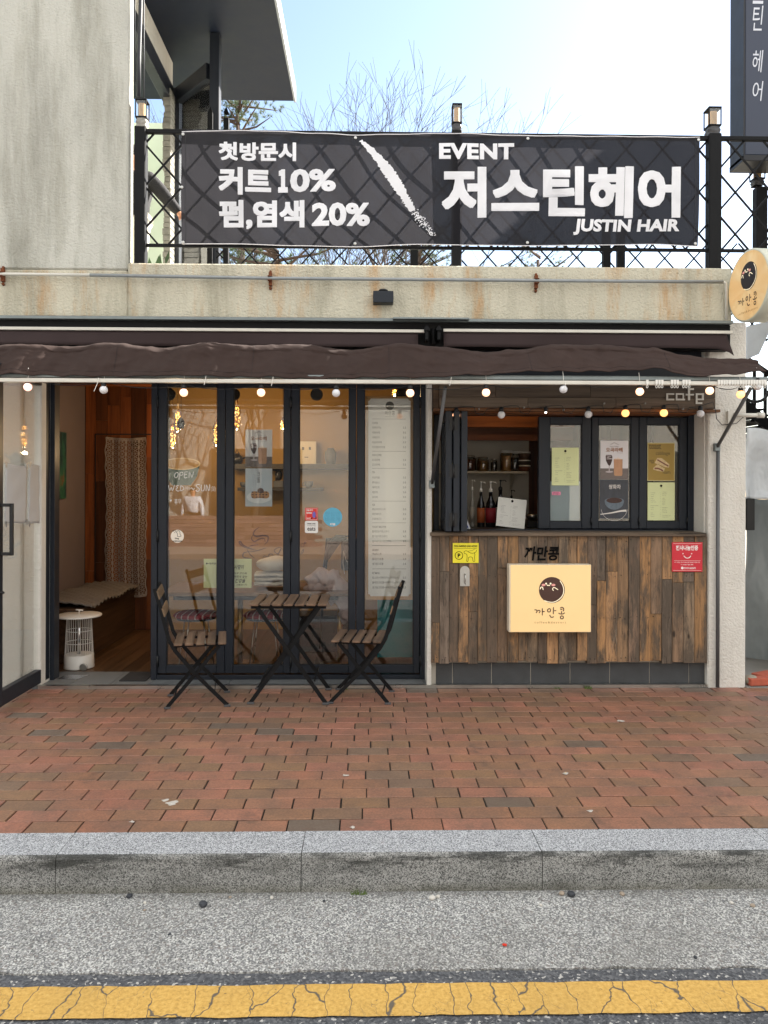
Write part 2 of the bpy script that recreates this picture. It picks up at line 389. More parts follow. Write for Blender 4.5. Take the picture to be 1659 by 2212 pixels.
GLASS2 = m_glass('lamp_glass', (.97, .97, .95), 1.0)
W_PLANK = m_reclaimed('reclaimed_wood')
W_PLANKX = m_wood('reclaimed_wood_beam', '7c736a', 'c9bfb0', 'x', .8)
W_IN = m_wood('interior_wood', '6b5a48', 'b09a80', 'z', .5, .8)
W_INX = m_wood('interior_wood_across', '9b7b58', 'e8c79b', 'x', .5, .5)
W_SLAT = m_wood('slat_wood', '4a3c31', '7c6553', 'y', .55, .5, attr=True)
W_TABLE = m_wood('table_wood', '5a4634', '8a6d50', 'x', .45, .4, attr=False)
AWN = m_cloth('awning_cloth', '382b27', .06, bs=5, bd=.02)
AWN2 = m_cloth('awning_valance', '382d2d', .06, bs=3, bd=.006)
PAPER = M('paper', 'd8d8d2', .8, var=.02)
PAPER_G = M('paper_green', 'd3d9a6', .8, var=.03)
INK = M('ink', '0e0d0d', .9, spec=.1)
INK_G = M('ink_grey', '55534f', .8)
WOODF = M('menu_board_wood', 'b78d5c', .6, var=.15, vs=9, scale=(8, 8, .6))

def m_granite(name, a, b_, c_, dirt=True, moss=False):
    m, t, b = nm(name); v = coords(t)
    vo = node(t, 'ShaderNodeTexVoronoi', i_Scale=270.0); t.links.new(v, vo.inputs['Vector'])
    n = noise(t, v, 380, 3, .7); sep = node(t, 'ShaderNodeSeparateColor'); t.links.new(vo.outputs['Color'], sep.inputs[0])
    c = ramp(t, sep.outputs[0], [(.12, c_), (.45, a), (.8, b_)]); c = mixc(t, ramp(t, n, [(.38, .65), (.5, 0.0)]), c, lin(c_)[:3])
    if dirt:
        d = ramp(t, noise(t, coords(t, (1, 1, 2.6)), 2.6, 6, .7), [(.50, 0.0), (.72, .62)]); c = mixc(t, d, c, lin('3f3f3a')[:3])
    if moss:
        tc = t.nodes.new('ShaderNodeTexCoord'); sx = t.nodes.new('ShaderNodeSeparateXYZ'); t.links.new(tc.outputs['Object'], sx.inputs[0])
        mr = node(t, 'ShaderNodeMapRange'); mr.inputs[1].default_value = .0; mr.inputs[2].default_value = .065; mr.inputs[3].default_value = 1; mr.inputs[4].default_value = 0
        t.links.new(sx.outputs[2], mr.inputs[0]); mu = node(t, 'ShaderNodeMath', operation='MULTIPLY'); t.links.new(mr.outputs[0], mu.inputs[0])
        t.links.new(ramp(t, noise(t, v, 7, 5), [(.3, .1), (.6, .55)]), mu.inputs[1]); c = mixc(t, mu.outputs[0], c, lin('5d5a3c')[:3])
        # scuffed black smear just under the arris, where tyres rub
        m4 = node(t, 'ShaderNodeMapRange'); m4.inputs[1].default_value = .095; m4.inputs[2].default_value = .14; t.links.new(sx.outputs[2], m4.inputs[0])
        mu4 = node(t, 'ShaderNodeMath', operation='MULTIPLY'); t.links.new(m4.outputs[0], mu4.inputs[0]); t.links.new(ramp(t, noise(t, coords(t, (1.6, 1, 9)), 1.6, 6, .7), [(.50, 0.0), (.60, .85)]), mu4.inputs[1]); c = mixc(t, mu4.outputs[0], c, lin('1d1f1e')[:3])
        c = mixc(t, ramp(t, noise(t, coords(t, (2, 2, 5)), 2, 6, .7), [(.45, 0.0), (.75, .5)]), c, lin('3c3d38')[:3])
    t.links.new(c, b.inputs['Base Color']); b.inputs['Roughness'].default_value = .75; bump(t, b, n, .35, .002); return m
def m_gutter():
    m, t, b = nm('washed_concrete'); v = coords(t)
    vo = node(t, 'ShaderNodeTexVoronoi', i_Scale=175.0, i_Randomness=1.0); t.links.new(v, vo.inputs['Vector'])
    vd = node(t, 'ShaderNodeTexVoronoi', i_Scale=48.0); t.links.new(v, vd.inputs['Vector'])
    sep = node(t, 'ShaderNodeSeparateColor'); t.links.new(vo.outputs['Color'], sep.inputs[0])
    c = ramp(t, sep.outputs[1], [(.0, '58595b'), (.3, '848586'), (.6, 'a6a6a4'), (.9, 'd4d4d0')])
    s2 = node(t, 'ShaderNodeSeparateColor'); t.links.new(vd.outputs['Color'], s2.inputs[0])
    msk = node(t, 'ShaderNodeMath', operation='LESS_THAN'); t.links.new(vd.outputs['Distance'], msk.inputs[0]); msk.inputs[1].default_value = .30
    sel = node(t, 'ShaderNodeMath', operation='MULTIPLY'); t.links.new(msk.outputs[0], sel.inputs[0]); t.links.new(ramp(t, s2.outputs[0], [(.42, 0.0), (.45, .8)]), sel.inputs[1])
    c = mixc(t, sel.outputs[0], c, ramp(t, s2.outputs[2], [(.1, '67686c'), (.5, '7c7370'), (.9, '9a9790')]))
    n = noise(t, v, 130, 4, .7); c = mixc(t, ramp(t, n, [(.40, .7), (.52, 0.0)]), c, lin('57564f')[:3])
    c = mixc(t, ramp(t, noise(t, v, 1.4, 6, .7), [(.42, 0.0), (.72, .5)]), c, lin('6d6b66')[:3])
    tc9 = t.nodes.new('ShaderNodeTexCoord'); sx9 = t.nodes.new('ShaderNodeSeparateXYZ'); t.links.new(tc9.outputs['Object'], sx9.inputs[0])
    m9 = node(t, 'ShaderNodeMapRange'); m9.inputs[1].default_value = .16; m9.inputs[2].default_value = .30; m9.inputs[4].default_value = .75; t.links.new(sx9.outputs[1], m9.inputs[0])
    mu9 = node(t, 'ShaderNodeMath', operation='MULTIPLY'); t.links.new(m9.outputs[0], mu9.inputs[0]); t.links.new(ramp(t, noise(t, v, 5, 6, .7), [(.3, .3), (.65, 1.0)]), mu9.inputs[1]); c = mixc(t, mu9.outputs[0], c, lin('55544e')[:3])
    t.links.new(c, b.inputs['Base Color']); b.inputs['Roughness'].default_value = .9
    bump(t, b, mixc(t, .5, vo.outputs['Distance'], n), .6, .006); return m
def m_asphalt():
    m, t, b = nm('asphalt'); v = coords(t)
    vo = node(t, 'ShaderNodeTexVoronoi', i_Scale=120.0); t.links.new(v, vo.inputs['Vector']); sep = node(t, 'ShaderNodeSeparateColor'); t.links.new(vo.outputs['Color'], sep.inputs[0])
    c = ramp(t, sep.outputs[0], [(.1, '3f4145'), (.6, '55575b'), (.93, '6a6b6d'), (.97, 'b5b3ae')])
    t.links.new(c, b.inputs['Base Color']); b.inputs['Roughness'].default_value = .9; bump(t, b, vo.outputs['Distance'], .7, .006); return m
def m_yellow():
    m, t, b = nm('worn_yellow_paint'); v = coords(t)
    vn = node(t, 'ShaderNodeTexNoise', i_Scale=9.0, i_Detail=3.0); t.links.new(v, vn.inputs['Vector'])
    vm = node(t, 'ShaderNodeVectorMath', operation='MULTIPLY_ADD'); t.links.new(vn.outputs['Color'], vm.inputs[0]); vm.inputs[1].default_value = (.09, .05, 0)
    mp = coords(t, (1, .22, 0), (0, .3, 0)); t.links.new(mp, vm.inputs[2])
    vo = node(t, 'ShaderNodeTexVoronoi', feature='DISTANCE_TO_EDGE', i_Scale=7.6); t.links.new(vm.outputs[0], vo.inputs['Vector'])
    cr = ramp(t, vo.outputs['Distance'], [(.004, .9), (.011, 0.0)])
    mp2 = coords(t, (1, .3, 0)); vo2 = node(t, 'ShaderNodeTexVoronoi', feature='DISTANCE_TO_EDGE', i_Scale=17.0)
    vm2 = node(t, 'ShaderNodeVectorMath', operation='MULTIPLY_ADD'); t.links.new(vn.outputs['Color'], vm2.inputs[0]); vm2.inputs[1].default_value = (.12, .08, 0); t.links.new(mp2, vm2.inputs[2]); t.links.new(vm2.outputs[0], vo2.inputs['Vector'])
    c2 = ramp(t, vo2.outputs['Distance'], [(.004, .4), (.010, 0.0)]); n = noise(t, v, 45, 6, .75)
    # thin secondary cracks only where a broad noise lets them
    ch = ramp(t, n, [(.635, 0.0), (.67, .9)]); mk = ramp(t, noise(t, v, 3, 2), [(.5, 0.0), (.56, 1.0)])
    mu = node(t, 'ShaderNodeMath', operation='MULTIPLY'); t.links.new(c2, mu.inputs[0]); t.links.new(mk, mu.inputs[1])
    mx = node(t, 'ShaderNodeMath', operation='MAXIMUM'); t.links.new(cr, mx.inputs[0]); t.links.new(mu.outputs[0], mx.inputs[1])
    m3 = node(t, 'ShaderNodeMath', operation='MAXIMUM'); t.links.new(mx.outputs[0], m3.inputs[0]); t.links.new(ch, m3.inputs[1])
    y = ramp(t, noise(t, v, 70, 4, .7), [(.3, 'a8843f'), (.5, 'c79e50'), (.75, 'd6b268')])
    y = mixc(t, ramp(t, noise(t, v, 2.5, 5), [(.45, 0.0), (.75, .35)]), y, lin('a08248')[:3])
    c = mixc(t, m3.outputs[0], y, lin('4a4a4a')[:3]); t.links.new(c, b.inputs['Base Color']); b.inputs['Roughness'].default_value = .8
    iv = node(t, 'ShaderNodeMath', operation='SUBTRACT'); iv.inputs[0].default_value = 1; t.links.new(m3.outputs[0], iv.inputs[1])
    bump(t, b, iv.outputs[0], .6, .004); return m
def m_brick():
    m, t, b = nm('clay_paver'); v = coords(t); a = node(t, 'ShaderNodeAttribute', attribute_name='Col')
    n = noise(t, v, 5, 6, .65); nf = noise(t, v, 90, 4, .7)
    c = mixc(t, ramp(t, n, [(.35, 0.0), (.68, .7)]), a.outputs[0], (.15, .098, .070))
    c = mixc(t, ramp(t, nf, [(.4, .38), (.6, 0.0)]), c, (.07, .045, .038))
    c = mixc(t, ramp(t, noise(t, v, 2.3, 6, .8), [(.58, 0.0), (.68, .5)]), c, (.06, .048, .042))
    c = mixc(t, ramp(t, noise(t, v, 13, 5, .8), [(.715, 0.0), (.74, .55)]), c, (.36, .34, .31))
    t.links.new(c, b.inputs['Base Color'])
    t.links.new(ramp(t, n, [(.3, .42), (.7, .62)]), b.inputs['Roughness']); b.inputs['Specular IOR Level'].default_value = .45
    bump(t, b, nf, .35, .002); return m

# ------------------------------------------------------------------ ground
Y_KB, Y_KF, Z_R = -2.42, -2.638, -.16
def slab(name, x0, x1, y0, y1, z, mat, th=.05, **k):
    return B().box(x0, x1, y0, y1, z-th, z).build(name, mat, kind='structure', **k)
slab('ground', -60, 60, -60, 60, -.35, M('earth', '8a8478', .95, var=.3, vs=1), .2)
ROADM = m_asphalt()
slab('road', -30, 30, -11.5, -3.16, Z_R-.002, ROADM, .12)
# ragged edge of the concrete gutter against the asphalt
g = B(); n_ = 240; x0, x1 = -7, 7; top = []; bot = []
for i in range(n_+1):
    x = x0+(x1-x0)*i/n_; bot.append((x, -3.16+random.uniform(-.008, .008)+.006*math.sin(x*3))); top.append((x, Y_KF+.05))
for i in range(n_):
    g.add([(*bot[i], Z_R+.004), (*bot[i+1], Z_R+.004), (*top[i+1], Z_R+.004), (*top[i], Z_R+.004)], [(0, 1, 2, 3)])
    g.add([(*bot[i], Z_R-.05), (*bot[i+1], Z_R-.05), (*bot[i+1], Z_R+.004), (*bot[i], Z_R+.004)], [(0, 1, 2, 3)])
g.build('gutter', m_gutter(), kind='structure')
g = B(); yf, yb = -3.393, -3.235
for i in range(n_):
    xa, xb = x0+(x1-x0)*i/n_, x0+(x1-x0)*(i+1)/n_
    if i == 0: ea = [random.uniform(-.004, .004) for _ in range(2)]
    eb = [random.uniform(-.004, .004) for _ in range(2)]; z = Z_R+.004
    g.add([(xa, yf+ea[0], z), (xb, yf+eb[0], z), (xb, yb+eb[1], z), (xa, yb+ea[1], z)], [(0, 1, 2, 3)]); ea = eb
g.build('road_marking', m_yellow(), kind='structure')
# kerb stones with their chamfer and open joints
KT = m_granite('kerb_granite', '9a9c9f', 'c8cbcf', '5c5f63', dirt=False); KS = m_granite('kerb_granite_face', '8a8a88', 'aaaaa7', '444544', moss=True)
jx = [PZ(168, 1793).x, PZ(660, 1795).x, PZ(1150, 1797).x, PZ(1633, 1797).x]; st = 0.985
jx = [jx[0]-st*k for k in range(6, 0, -1)]+jx+[jx[-1]+st*k for k in range(1, 7)]
k_ = B()
for a, b_ in zip(jx, jx[1:]):
    a += .0015; b_ -= .0015; dz = random.uniform(-.001, .001); ch = .016
    prof = [(Y_KB, dz), (Y_KF+ch, dz), (Y_KF+ch*.3, dz-ch*.35), (Y_KF, dz-ch), (Y_KF-.003, Z_R-.02), (Y_KB, Z_R-.02)]
    bs_ = len(k_.v); k_.v += [Vector((a, y, z)) for y, z in prof]+[Vector((b_, y, z)) for y, z in prof]
    for i in range(6):
        j = (i+1) % 6; k_.m = 0 if i in (0, 5, 4) else 1; k_.face([bs_+i, bs_+j, bs_+6+j, bs_+6+i])
    k_.m = 1; k_.face([bs_+i for i in range(6)]); k_.face([bs_+6+i for i in range(6)][::-1])
k_.build('kerb', [KT, KS], kind='structure', fixn=True)
B().box(-7, 7, Y_KF+.02, Y_KB+.02, Z_R-.03, -.03).build('kerb_bed', M('joint_dark', '2a2924', .95), kind='structure')
# clay pavers, each its own brick inside the one pavement sheet
pv = B(); NR = 20; dyr = (0-Y_KB-.004)/NR; bw = .2335
cols = [(.32, .148, .100), (.34, .150, .102), (.30, .146, .092), (.27, .140, .088), (.24, .140, .092), (.36, .150, .108), (.21, .135, .098), (.27, .152, .090), (.15, .118, .100)]
wts = [6, 6, 5, 4, 3, 5, 1.6, 3, 1.0]
for r in range(NR):
    ya = Y_KB+.003+r*dyr
    off = (r % 2)*bw*.42+random.uniform(-.015, .015)+r*.004; ph = random.uniform(0, 6)
    x = -6.9+off
    while x < 7.9:
        L = bw+random.uniform(-.002, .002)
        c = random.choices(cols, wts)[0]; k = random.uniform(.92, 1.14); pv.col = (c[0]*k, c[1]*k*1.02, c[2]*k*.94, 1)
        g1 = random.uniform(.0018, .0050); g2 = random.uniform(.0024, .0040); z = random.uniform(-.0016, .0016); tl = random.uniform(-.0015, .0015)
        wob = lambda q: .006*math.sin(q*.9+r*.25)
        xa, xb = x+g1, x+L-g1; y0_, y1_ = ya+g2, ya+dyr-g2; e = .0022
        vs_ = [(xa, y0_+wob(xa), z-.012), (xb, y0_+wob(xb), z-.012), (xb, y1_+wob(xb), z-.012), (xa, y1_+wob(xa), z-.012),
               (xa, y0_+wob(xa), z-e), (xb, y0_+wob(xb), z-e), (xb, y1_+wob(xb), z-e), (xa, y1_+wob(xa), z-e),
               (xa+e, y0_+e+wob(xa), z), (xb-e, y0_+e+wob(xb), z+tl), (xb-e, y1_-e+wob(xb), z+tl), (xa+e, y1_-e+wob(xa), z)]
        pv.add(vs_, [(8, 9, 10, 11)]+[(i, (i+1) % 4, (i+1) % 4+4, i+4) for i in range(4)]+[(i+4, (i+1) % 4+4, (i+1) % 4+8, i+8) for i in range(4)])
        x += L
pv.build('pavement', m_brick(), kind='structure')
B().box(-7, 8, Y_KB+.001, 1.5, -.12, -.0075).build('pavement_bed', M('paver_joint_sand', '1c1914', .95, var=.35, vs=30), kind='structure')
# ------------------------------------------------------------------ the cafe building
bld = thing('cafe_building', 'one storey cafe with cream stucco walls, dark folding doors and a plank clad serving hatch', 'building', (0, 1, 0))
ZB0, ZB1 = ZZ(690), ZZ(573)                  # parapet band
YD = .20                                     # plane of the folding doors
XT = XX(274)                                 # right edge of the tower wall
XPL, XPR = XX(1530), XX(1612)                # right pillar
XE = 2.79                                    # right end of the parapet
ZF = .02
# tower wall: slab above the parapet band and the wall left of the entrance
b = B(); b.box(-5.5, XT, 0, .14, ZB1-.055, 7.2); b.build('tower_wall', STUC_L, bld, bevel=.012)
b = B(); b.box(-5.5, -2.95, .14, 3.2, 3.05, 7.2); b.build('tower_side', STUC_L, bld)
b = B(); b.box(-5.5, XT, -.003, .28, ZB0, ZB1-.058); b.box(XT, XE, 0, .28, ZB0, ZB1); b.build('parapet', STUC_P, bld, bevel=.01)
B().box(-5.5, XE, .28, 5.2, ZB0+.02, 3.02).build('roof_slab', STUC_L, bld)
XW = XX(46)
b = B(); b.box(-5.5, XW, 0, .3, ZF-.02, ZB0-.002); b.build('front_wall', STUC_W, bld, bevel=.008)
b = B(); b.box(XW, XX(112, YD)-.01, .03, .3, ZF-.02, ZB0-.002); b.build('door_reveal', STUC_W, bld, bevel=.008)
b = B(); b.box(XPL, XPR, 0, .5, -.01, ZB0-.002); b.build('pillar', STUC_W, bld, bevel=.01)
b = B(); b.box(XX(1497, .25), XPL-.002, .05, .5, 1.1, ZB0-.002); b.build('window_reveal', STUC_W, bld)
b = B(); b.box(XX(923), XX(933), .0, .3, ZF, ZB0-.002); b.build('mullion_wall', STUC_W, bld, bevel=.004)
B().box(XX(933), XPR, 5.0, 5.2, 0, ZB0).build('rear_wall', STUC_W, bld)
B().box(XPR-.14, XPR-.002, .5, 5.0, 0, ZB0).build('side_wall', STUC_W, bld)
# lintel above the doors, hidden behind the awning
B().box(XW+.01, XPL+.002, .1, .3, ZZ(829, YD), ZB0-.004).build('lintel', FRAME, bld)
# step with tiles and its bright metal nosing
b = B(); x = XX(60); i = 0
while x < XX(1545):
    x2 = min(x+.30, XX(1545)); b.col = (random.uniform(.85, 1.1),)*3+(1,); b.box(x+.002, x2-.002, .012, .46, -.02, ZF); x = x2
b.build('threshold_tiles', M('threshold_tile', '6f7273', .6, var=.12, vs=20, attr=True), bld)
b = B(); b.box(XX(84), XX(1528), -.008, .010, .002, ZF+.002); b.box(XX(84), XX(1528), -.008, .03, ZF+.002, ZF+.0055); b.build('nosing', STEEL, bld)
# ---- inside: room shell
YB = 2.30; XK = XX(930)+.02; XLI = -2.98; ZC = 2.62
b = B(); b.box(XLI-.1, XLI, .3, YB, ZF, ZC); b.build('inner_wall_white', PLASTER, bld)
b = B(); xx = XLI
rngs = random.Random(3)
xd0, xd1 = XX(205, YB), XX(325, YB)
while xx < XX(352, YB):
    wd = rngs.uniform(.09, .17); k = rngs.choice([.35, .5, .7, .95, 1.1]); z = ZF
    while z < ZC:
        z2 = min(ZC, z+rngs.uniform(.5, 1.4)); kk = k*rngs.uniform(.6, 1.4); b.col = (.62*kk, .25*kk, .095*kk, rngs.random()); b.box(xx+.0015, xx+wd-.0015, YB, YB+.03, z+.001, z2-.001); z = z2
    xx += wd
b.build('wood_wall', W_IN, bld)
B().box(XLI-.12, XK+.1, YB+.06, YB+.12, -.02, ZC+.05).build('backing_wall', M('backing', '1a1512', .9), bld)
B().box(XLI-.2, XLI-.101, .3, YB+.1, -.02, ZC+.05).build('outer_side_wall', M('backing', '1a1512', .9), bld)
B().box(XLI-.01, XLI+.004, YB-.012, YB+.05, ZF, ZC).build('corner_trim', M('backing', '1a1512', .9), bld)
WARM = M('warm_wall', '9c7c47', .85, var=.09, vs=3)
b = B(); b.box(XX(352, YB), XK, YB, YB+.05, ZF, ZC); b.build('inner_wall_warm', WARM, bld)
b = B(); b.box(XK, XK+.06, .3, YB, ZF, ZC); b.build('partition', WARM, bld)
FL = m_wood('floor_boards', '3a2a1d', '6b523b', 'y', .35, .5)
b = B(); xx = XLI
while xx < XK:
    k = rngs.uniform(.6, 1.15); b.col = (k, k*.95, k*.9, rngs.random()); b.box(xx+.001, xx+.12-.001, .46, YB, ZF-.02, ZF-.002); xx += .12
b.build('floor', FL, bld)
B().box(XLI, XPR-.15, .3, 4.99, -.03, ZF-.021).build('subfloor', M('dark_floor', '2b2520', .7), bld)
b = B(); yy = .3
while yy < YB:
    k = rngs.uniform(.3, .6); b.col = (.75*k, .36*k, .17*k, rngs.random()); b.box(XLI, XK, yy+.001, yy+.158, ZC, ZC+.02); yy += .16
b.build('ceiling', W_INX, bld)
b = B()
for (pa, pb, ya, za, zb) in ((118, 925, .55, ZC-.16, ZC), (118, 925, 1.5, ZC-.13, ZC)):
    b.col = (.34, .15, .065, .3); b.box(XLI, XK, ya, ya+.09, za, zb)
b.build('ceiling_beam', W_INX, bld)
b = B(); b.box(XX(245, 1.6), XX(500, 1.6), .75, 1.45, ZC-.06, ZC-.003); b.build('ceiling_panel', M('cream_panel', 'd9c295', .8, var=.03), bld)

# ---- folding doors: one copyable leaf each
ZD0, ZD1 = ZZ(1454, YD), ZZ(838, YD)+.05
def leaf(pxs, name='folding_door', parent=bld, Y=YD, zb=None, zt=None, gb=None, gt=None, thick=.055, glass=GLASS):
    sx0, gx0, gx1, sx1 = [XX(p, Y) for p in pxs]
    b = B(); o = .0
    b.box(sx0, gx0, Y, Y+thick, zb, zt); b.box(gx1, sx1, Y, Y+thick, zb, zt)
    b.box(gx0+.0, gx1, Y+.002, Y+thick-.002, zb, gb); b.box(gx0, gx1, Y+.002, Y+thick-.002, gt, zt)
    d = b.build(name, FRAME, parent, bevel=.004)
    b = B(); q = .006
    b.box(gx0, gx0+q, Y+.012, Y+.03, gb, gt); b.box(gx1-q, gx1, Y+.012, Y+.03, gb, gt); b.box(gx0+q, gx1-q, Y+.012, Y+.03, gb, gb+q); b.box(gx0+q, gx1-q, Y+.012, Y+.03, gt-q, gt)
    b.build('gasket', FRAME_D, d)
    B().box(gx0+q, gx1-q, Y+.016, Y+.024, gb+q, gt-q).build('glass', glass, d)
    return d
GB, GT = ZZ(1437, YD), ZZ(838, YD)
for pxs in ((341, 360, 469, 486), (487, 504, 613, 627.5), (628.5, 646, 754, 769), (770, 787, 894, 907.5)):
    d = leaf(pxs, zb=ZD0, zt=ZD1, gb=GB, gt=GT)
    for px in ((pxs[0],) if pxs[0] in (341, 628.5) else (pxs[3],) if pxs[3] > 900 else ()):
        for py in (1158, 1428, 870):
            c = P(px, py, YD); B().tube([(c.x, YD-.010, c.z-.045), (c.x, YD-.010, c.z+.045)], .009, 8).build('hinge', BLACK, d)
b = B(); b.box(XX(327, YD), XX(340, YD), YD-.012, YD+.09, ZF, ZD1+.02); b.box(XX(908.5, YD), XX(924, YD), YD-.012, YD+.09, ZF, ZD1+.02)
b.box(XX(340, YD), XX(908.5, YD), YD-.008, YD+.085, ZF, ZD0-.012); b.box(XX(340, YD), XX(908.5, YD), YD-.008, YD+.085, ZD1+.005, ZD1+.1)
b.build('door_frame', FRAME, bld, bevel=.004)
b = B(); b.box(XX(112, YD)-.02, XX(119, YD), YD-.01, YD+.09, ZF, ZD1+.05); b.build('door_jamb', FRAME, bld, bevel=.003)
# ---- entrance door, swung out at a right angle to the shop front
XD = XX(118, YD)-.03; ya, yb = -.655, YD-.012; z0, z1 = .035, ZD1
def sidebox(b, y0, y1, z0_, z1_, e=0): return b.box(XD-.05+e, XD-e, y0, y1, z0_, z1_)
b = B(); sidebox(b, ya, ya+.075, z0, z1); sidebox(b, yb-.075, yb, z0, z1); sidebox(b, ya+.075, yb-.075, z0, z0+.105, .002); sidebox(b, ya+.075, yb-.075, z1-.07, z1, .002)
ed = b.build('entrance_door', FRAME, bld, bevel=.004, label='glazed entrance door standing open at the far left')
B().box(XD-.03, XD-.022, ya+.075, yb-.075, z0+.105, z1-.07).build('glass', GLASSD, ed)
b = B(); yh = ya+.035; zt, zb = ZZ(1090, ya)-.0, ZZ(1202, ya); xh = XD+.075
b.bar((xh, yh, zb), (xh, yh, zt), .022, .022); b.box(XD, xh, yh-.011, yh+.011, zt-.022, zt); b.box(XD, xh, yh-.011, yh+.011, zb, zb+.022)
b.build('handle', BLACK, ed, bevel=.002)
c = ZZ(1282, ya); b = B(); b.lathe([(.014, 0), (.014, .008), (.009, .01), (.009, .025)], (XD, yh, c), 12, (1, 0, 0)); b.build('lock', BLACK, ed)

# ---- serving window
YW = .25
ZW0, ZW1 = ZZ(1149, YW), ZZ(884, YW); zi0, zi1 = ZZ(1142, YW), ZZ(897, YW)
b = B(); b.box(XX(937, YW), XX(948, YW), YW-.02, YW+.09, ZW0, ZW1); b.box(XX(1485, YW), XX(1497, YW), YW-.02, YW+.09, ZW0, ZW1)
b.box(XX(948, YW), XX(1485, YW), YW-.018, YW+.09, ZW0, zi0-.004); b.box(XX(948, YW), XX(1485, YW), YW-.018, YW+.09, zi1+.004, ZW1)
b.build('window_frame', FRAME, bld, bevel=.003)
sz0, sz1 = ZZ(1141.5, YW), ZZ(904, YW)+.02; sg0, sg1 = ZZ(1126, YW), ZZ(915, YW)
for pxs in ((1163.5, 1188, 1257, 1277), (1278.5, 1293, 1363, 1380), (1381, 1397, 1468, 1484)):
    d = leaf(pxs, 'window_sash', Y=YW, zb=sz0, zt=sz1, gb=sg0, gt=sg1, thick=.05)
    c = P(pxs[3]-.5, 1125, YW)
    B().tube([(c.x, YW-.008, c.z-.03), (c.x, YW-.008, c.z+.03)], .007, 8).build('hinge', BLACK, d)
# folded stack of sashes, turned outwards on the left
for k in range(3):
    xo = XX(950, YW)+.004+k*.058; y0_, y1_ = YW-.42, YW-.02
    b = B(); b.box(xo, xo+.046, y0_, y0_+.065, sz0, sz1); b.box(xo, xo+.046, y1_-.065, y1_, sz0, sz1)
    b.box(xo+.002, xo+.044, y0_+.065, y1_-.065, sz0, sz0+.07); b.box(xo+.002, xo+.044, y0_+.065, y1_-.065, sz1-.07, sz1)
    d = b.build('folded_sash', FRAME, bld, bevel=.004)
    B().box(xo+.018, xo+.025, y0_+.065, y1_-.065, sz0+.07, sz1-.07).build('glass', GLASS, d)
    if k == 1:
        for zz in (sz0+.09, sz0+.45, sz1-.09):
            b = B(); b.box(xo-.03, xo+.03, y0_-.006, y0_-.001, zz-.05, zz+.05); b.tube([(xo, y0_-.010, zz-.05), (xo, y0_-.010, zz+.05)], .008, 8); b.build('hinge', BLACK, d)
# sill board and planks below
b = B(); b.col = (.32, .27, .23, .2); s0, s1 = XX(930, -.04), XX(1527.5, -.04)
zs1, zs0 = ZZ(1150, -.03), ZZ(1158, -.03); b.box(s0, s1, -.035, YW+.1, zs0, zs1); b.build('window_sill', W_PLANKX, bld, bevel=.004)
b = B(); rr = random.Random(11)
pal = [(.185, .125, .075), (.15, .105, .07), (.24, .145, .07), (.105, .08, .06), (.24, .150, .080), (.17, .13, .09), (.21, .13, .065), (.13, .092, .066), (.27, .165, .085), (.12, .10, .082)]
edges = [932, 950, 971, 990.5, 1012, 1033, 1052, 1075, 1097, 1120, 1140, 1163, 1182, 1207, 1227, 1247, 1269, 1290, 1309, 1334, 1358, 1382, 1405, 1430, 1452, 1476, 1500, 1527]
kk = [3, 1, 2, 1, 4, 0, 3, 4, 6, 3, 5, 3, 4, 5, 0, 8, 3, 9, 6, 0, 7, 2, 1, 4, 2, 9, 6]
for e0, e1, ci in zip(edges, edges[1:], kk):
    xa, xb = XX(e0, .0), XX(e1, .0); zt_ = zs0; zbm = ZZ(1430, 0)+rr.uniform(-.018, .01)
    cuts = [zt_]
    if rr.random() < .6: cuts.append(zt_-rr.uniform(.2, .7))
    cuts.append(zbm)
    for a, c in zip(cuts, cuts[1:]):
        q = pal[ci] if a == zt_ else pal[rr.randrange(len(pal))]; k = rr.uniform(.85, 1.25); b.col = (q[0]*k*1.38, q[1]*k*1.30, q[2]*k*1.25, rr.random())
        f = -rr.uniform(.000, .012); b.box(xa+.0012, xb-.0012, f, .05, c+.001, a-.001)
rn_ = random.Random(77)
for e0, e1 in zip(edges, edges[1:]):
    for zz in (zs0-.03, zs0-.30, zs0-.62, ZZ(1436, 0)+.05):
        for fr in (.25, .72):
            if rn_.random() < .25: continue
            x = XX(e0)+(XX(e1)-XX(e0))*(fr+rn_.uniform(-.08, .08)); z = zz+rn_.uniform(-.012, .012); r = .0028; b.col = (.03, .025, .02, .5); b.box(x-r, x+r, -.0145, -.0, z-r, z+r)
b.build('plank_cladding', W_PLANK, bld, bevel=.0015)
b = B(); ti = [943, 1008.5, 1124, 1234, 1345, 1467.5, 1523]; ti = [943, 1007, 1123.5, 1239.5, 1358, 1475, 1523]
ti = [902+.4562*q for q in (88, 168, 353, 538, 725, 913, 1101, 1288, 1363)]
for a, c in zip(ti, ti[1:]): b.box(XX(a, .05)+.0028, XX(c, .05)-.0028, .05, .08, ZF, ZZ(1432, .05))
b.build('base_tiles', M('black_tile', '3a3c3e', .6, var=.3, vs=12, bs=70, bstr=.25), bld, bevel=.0015)
B().box(XX(932), XPL, .055, .2, ZF, zs0-.002).build('hatch_wall', M('grout', 'a8a297', .9), bld)
B().box(XX(932)+.02, XPL, .2, .3, ZF, ZW0-.001).build('hatch_wall_inner', PLASTER_K, bld)
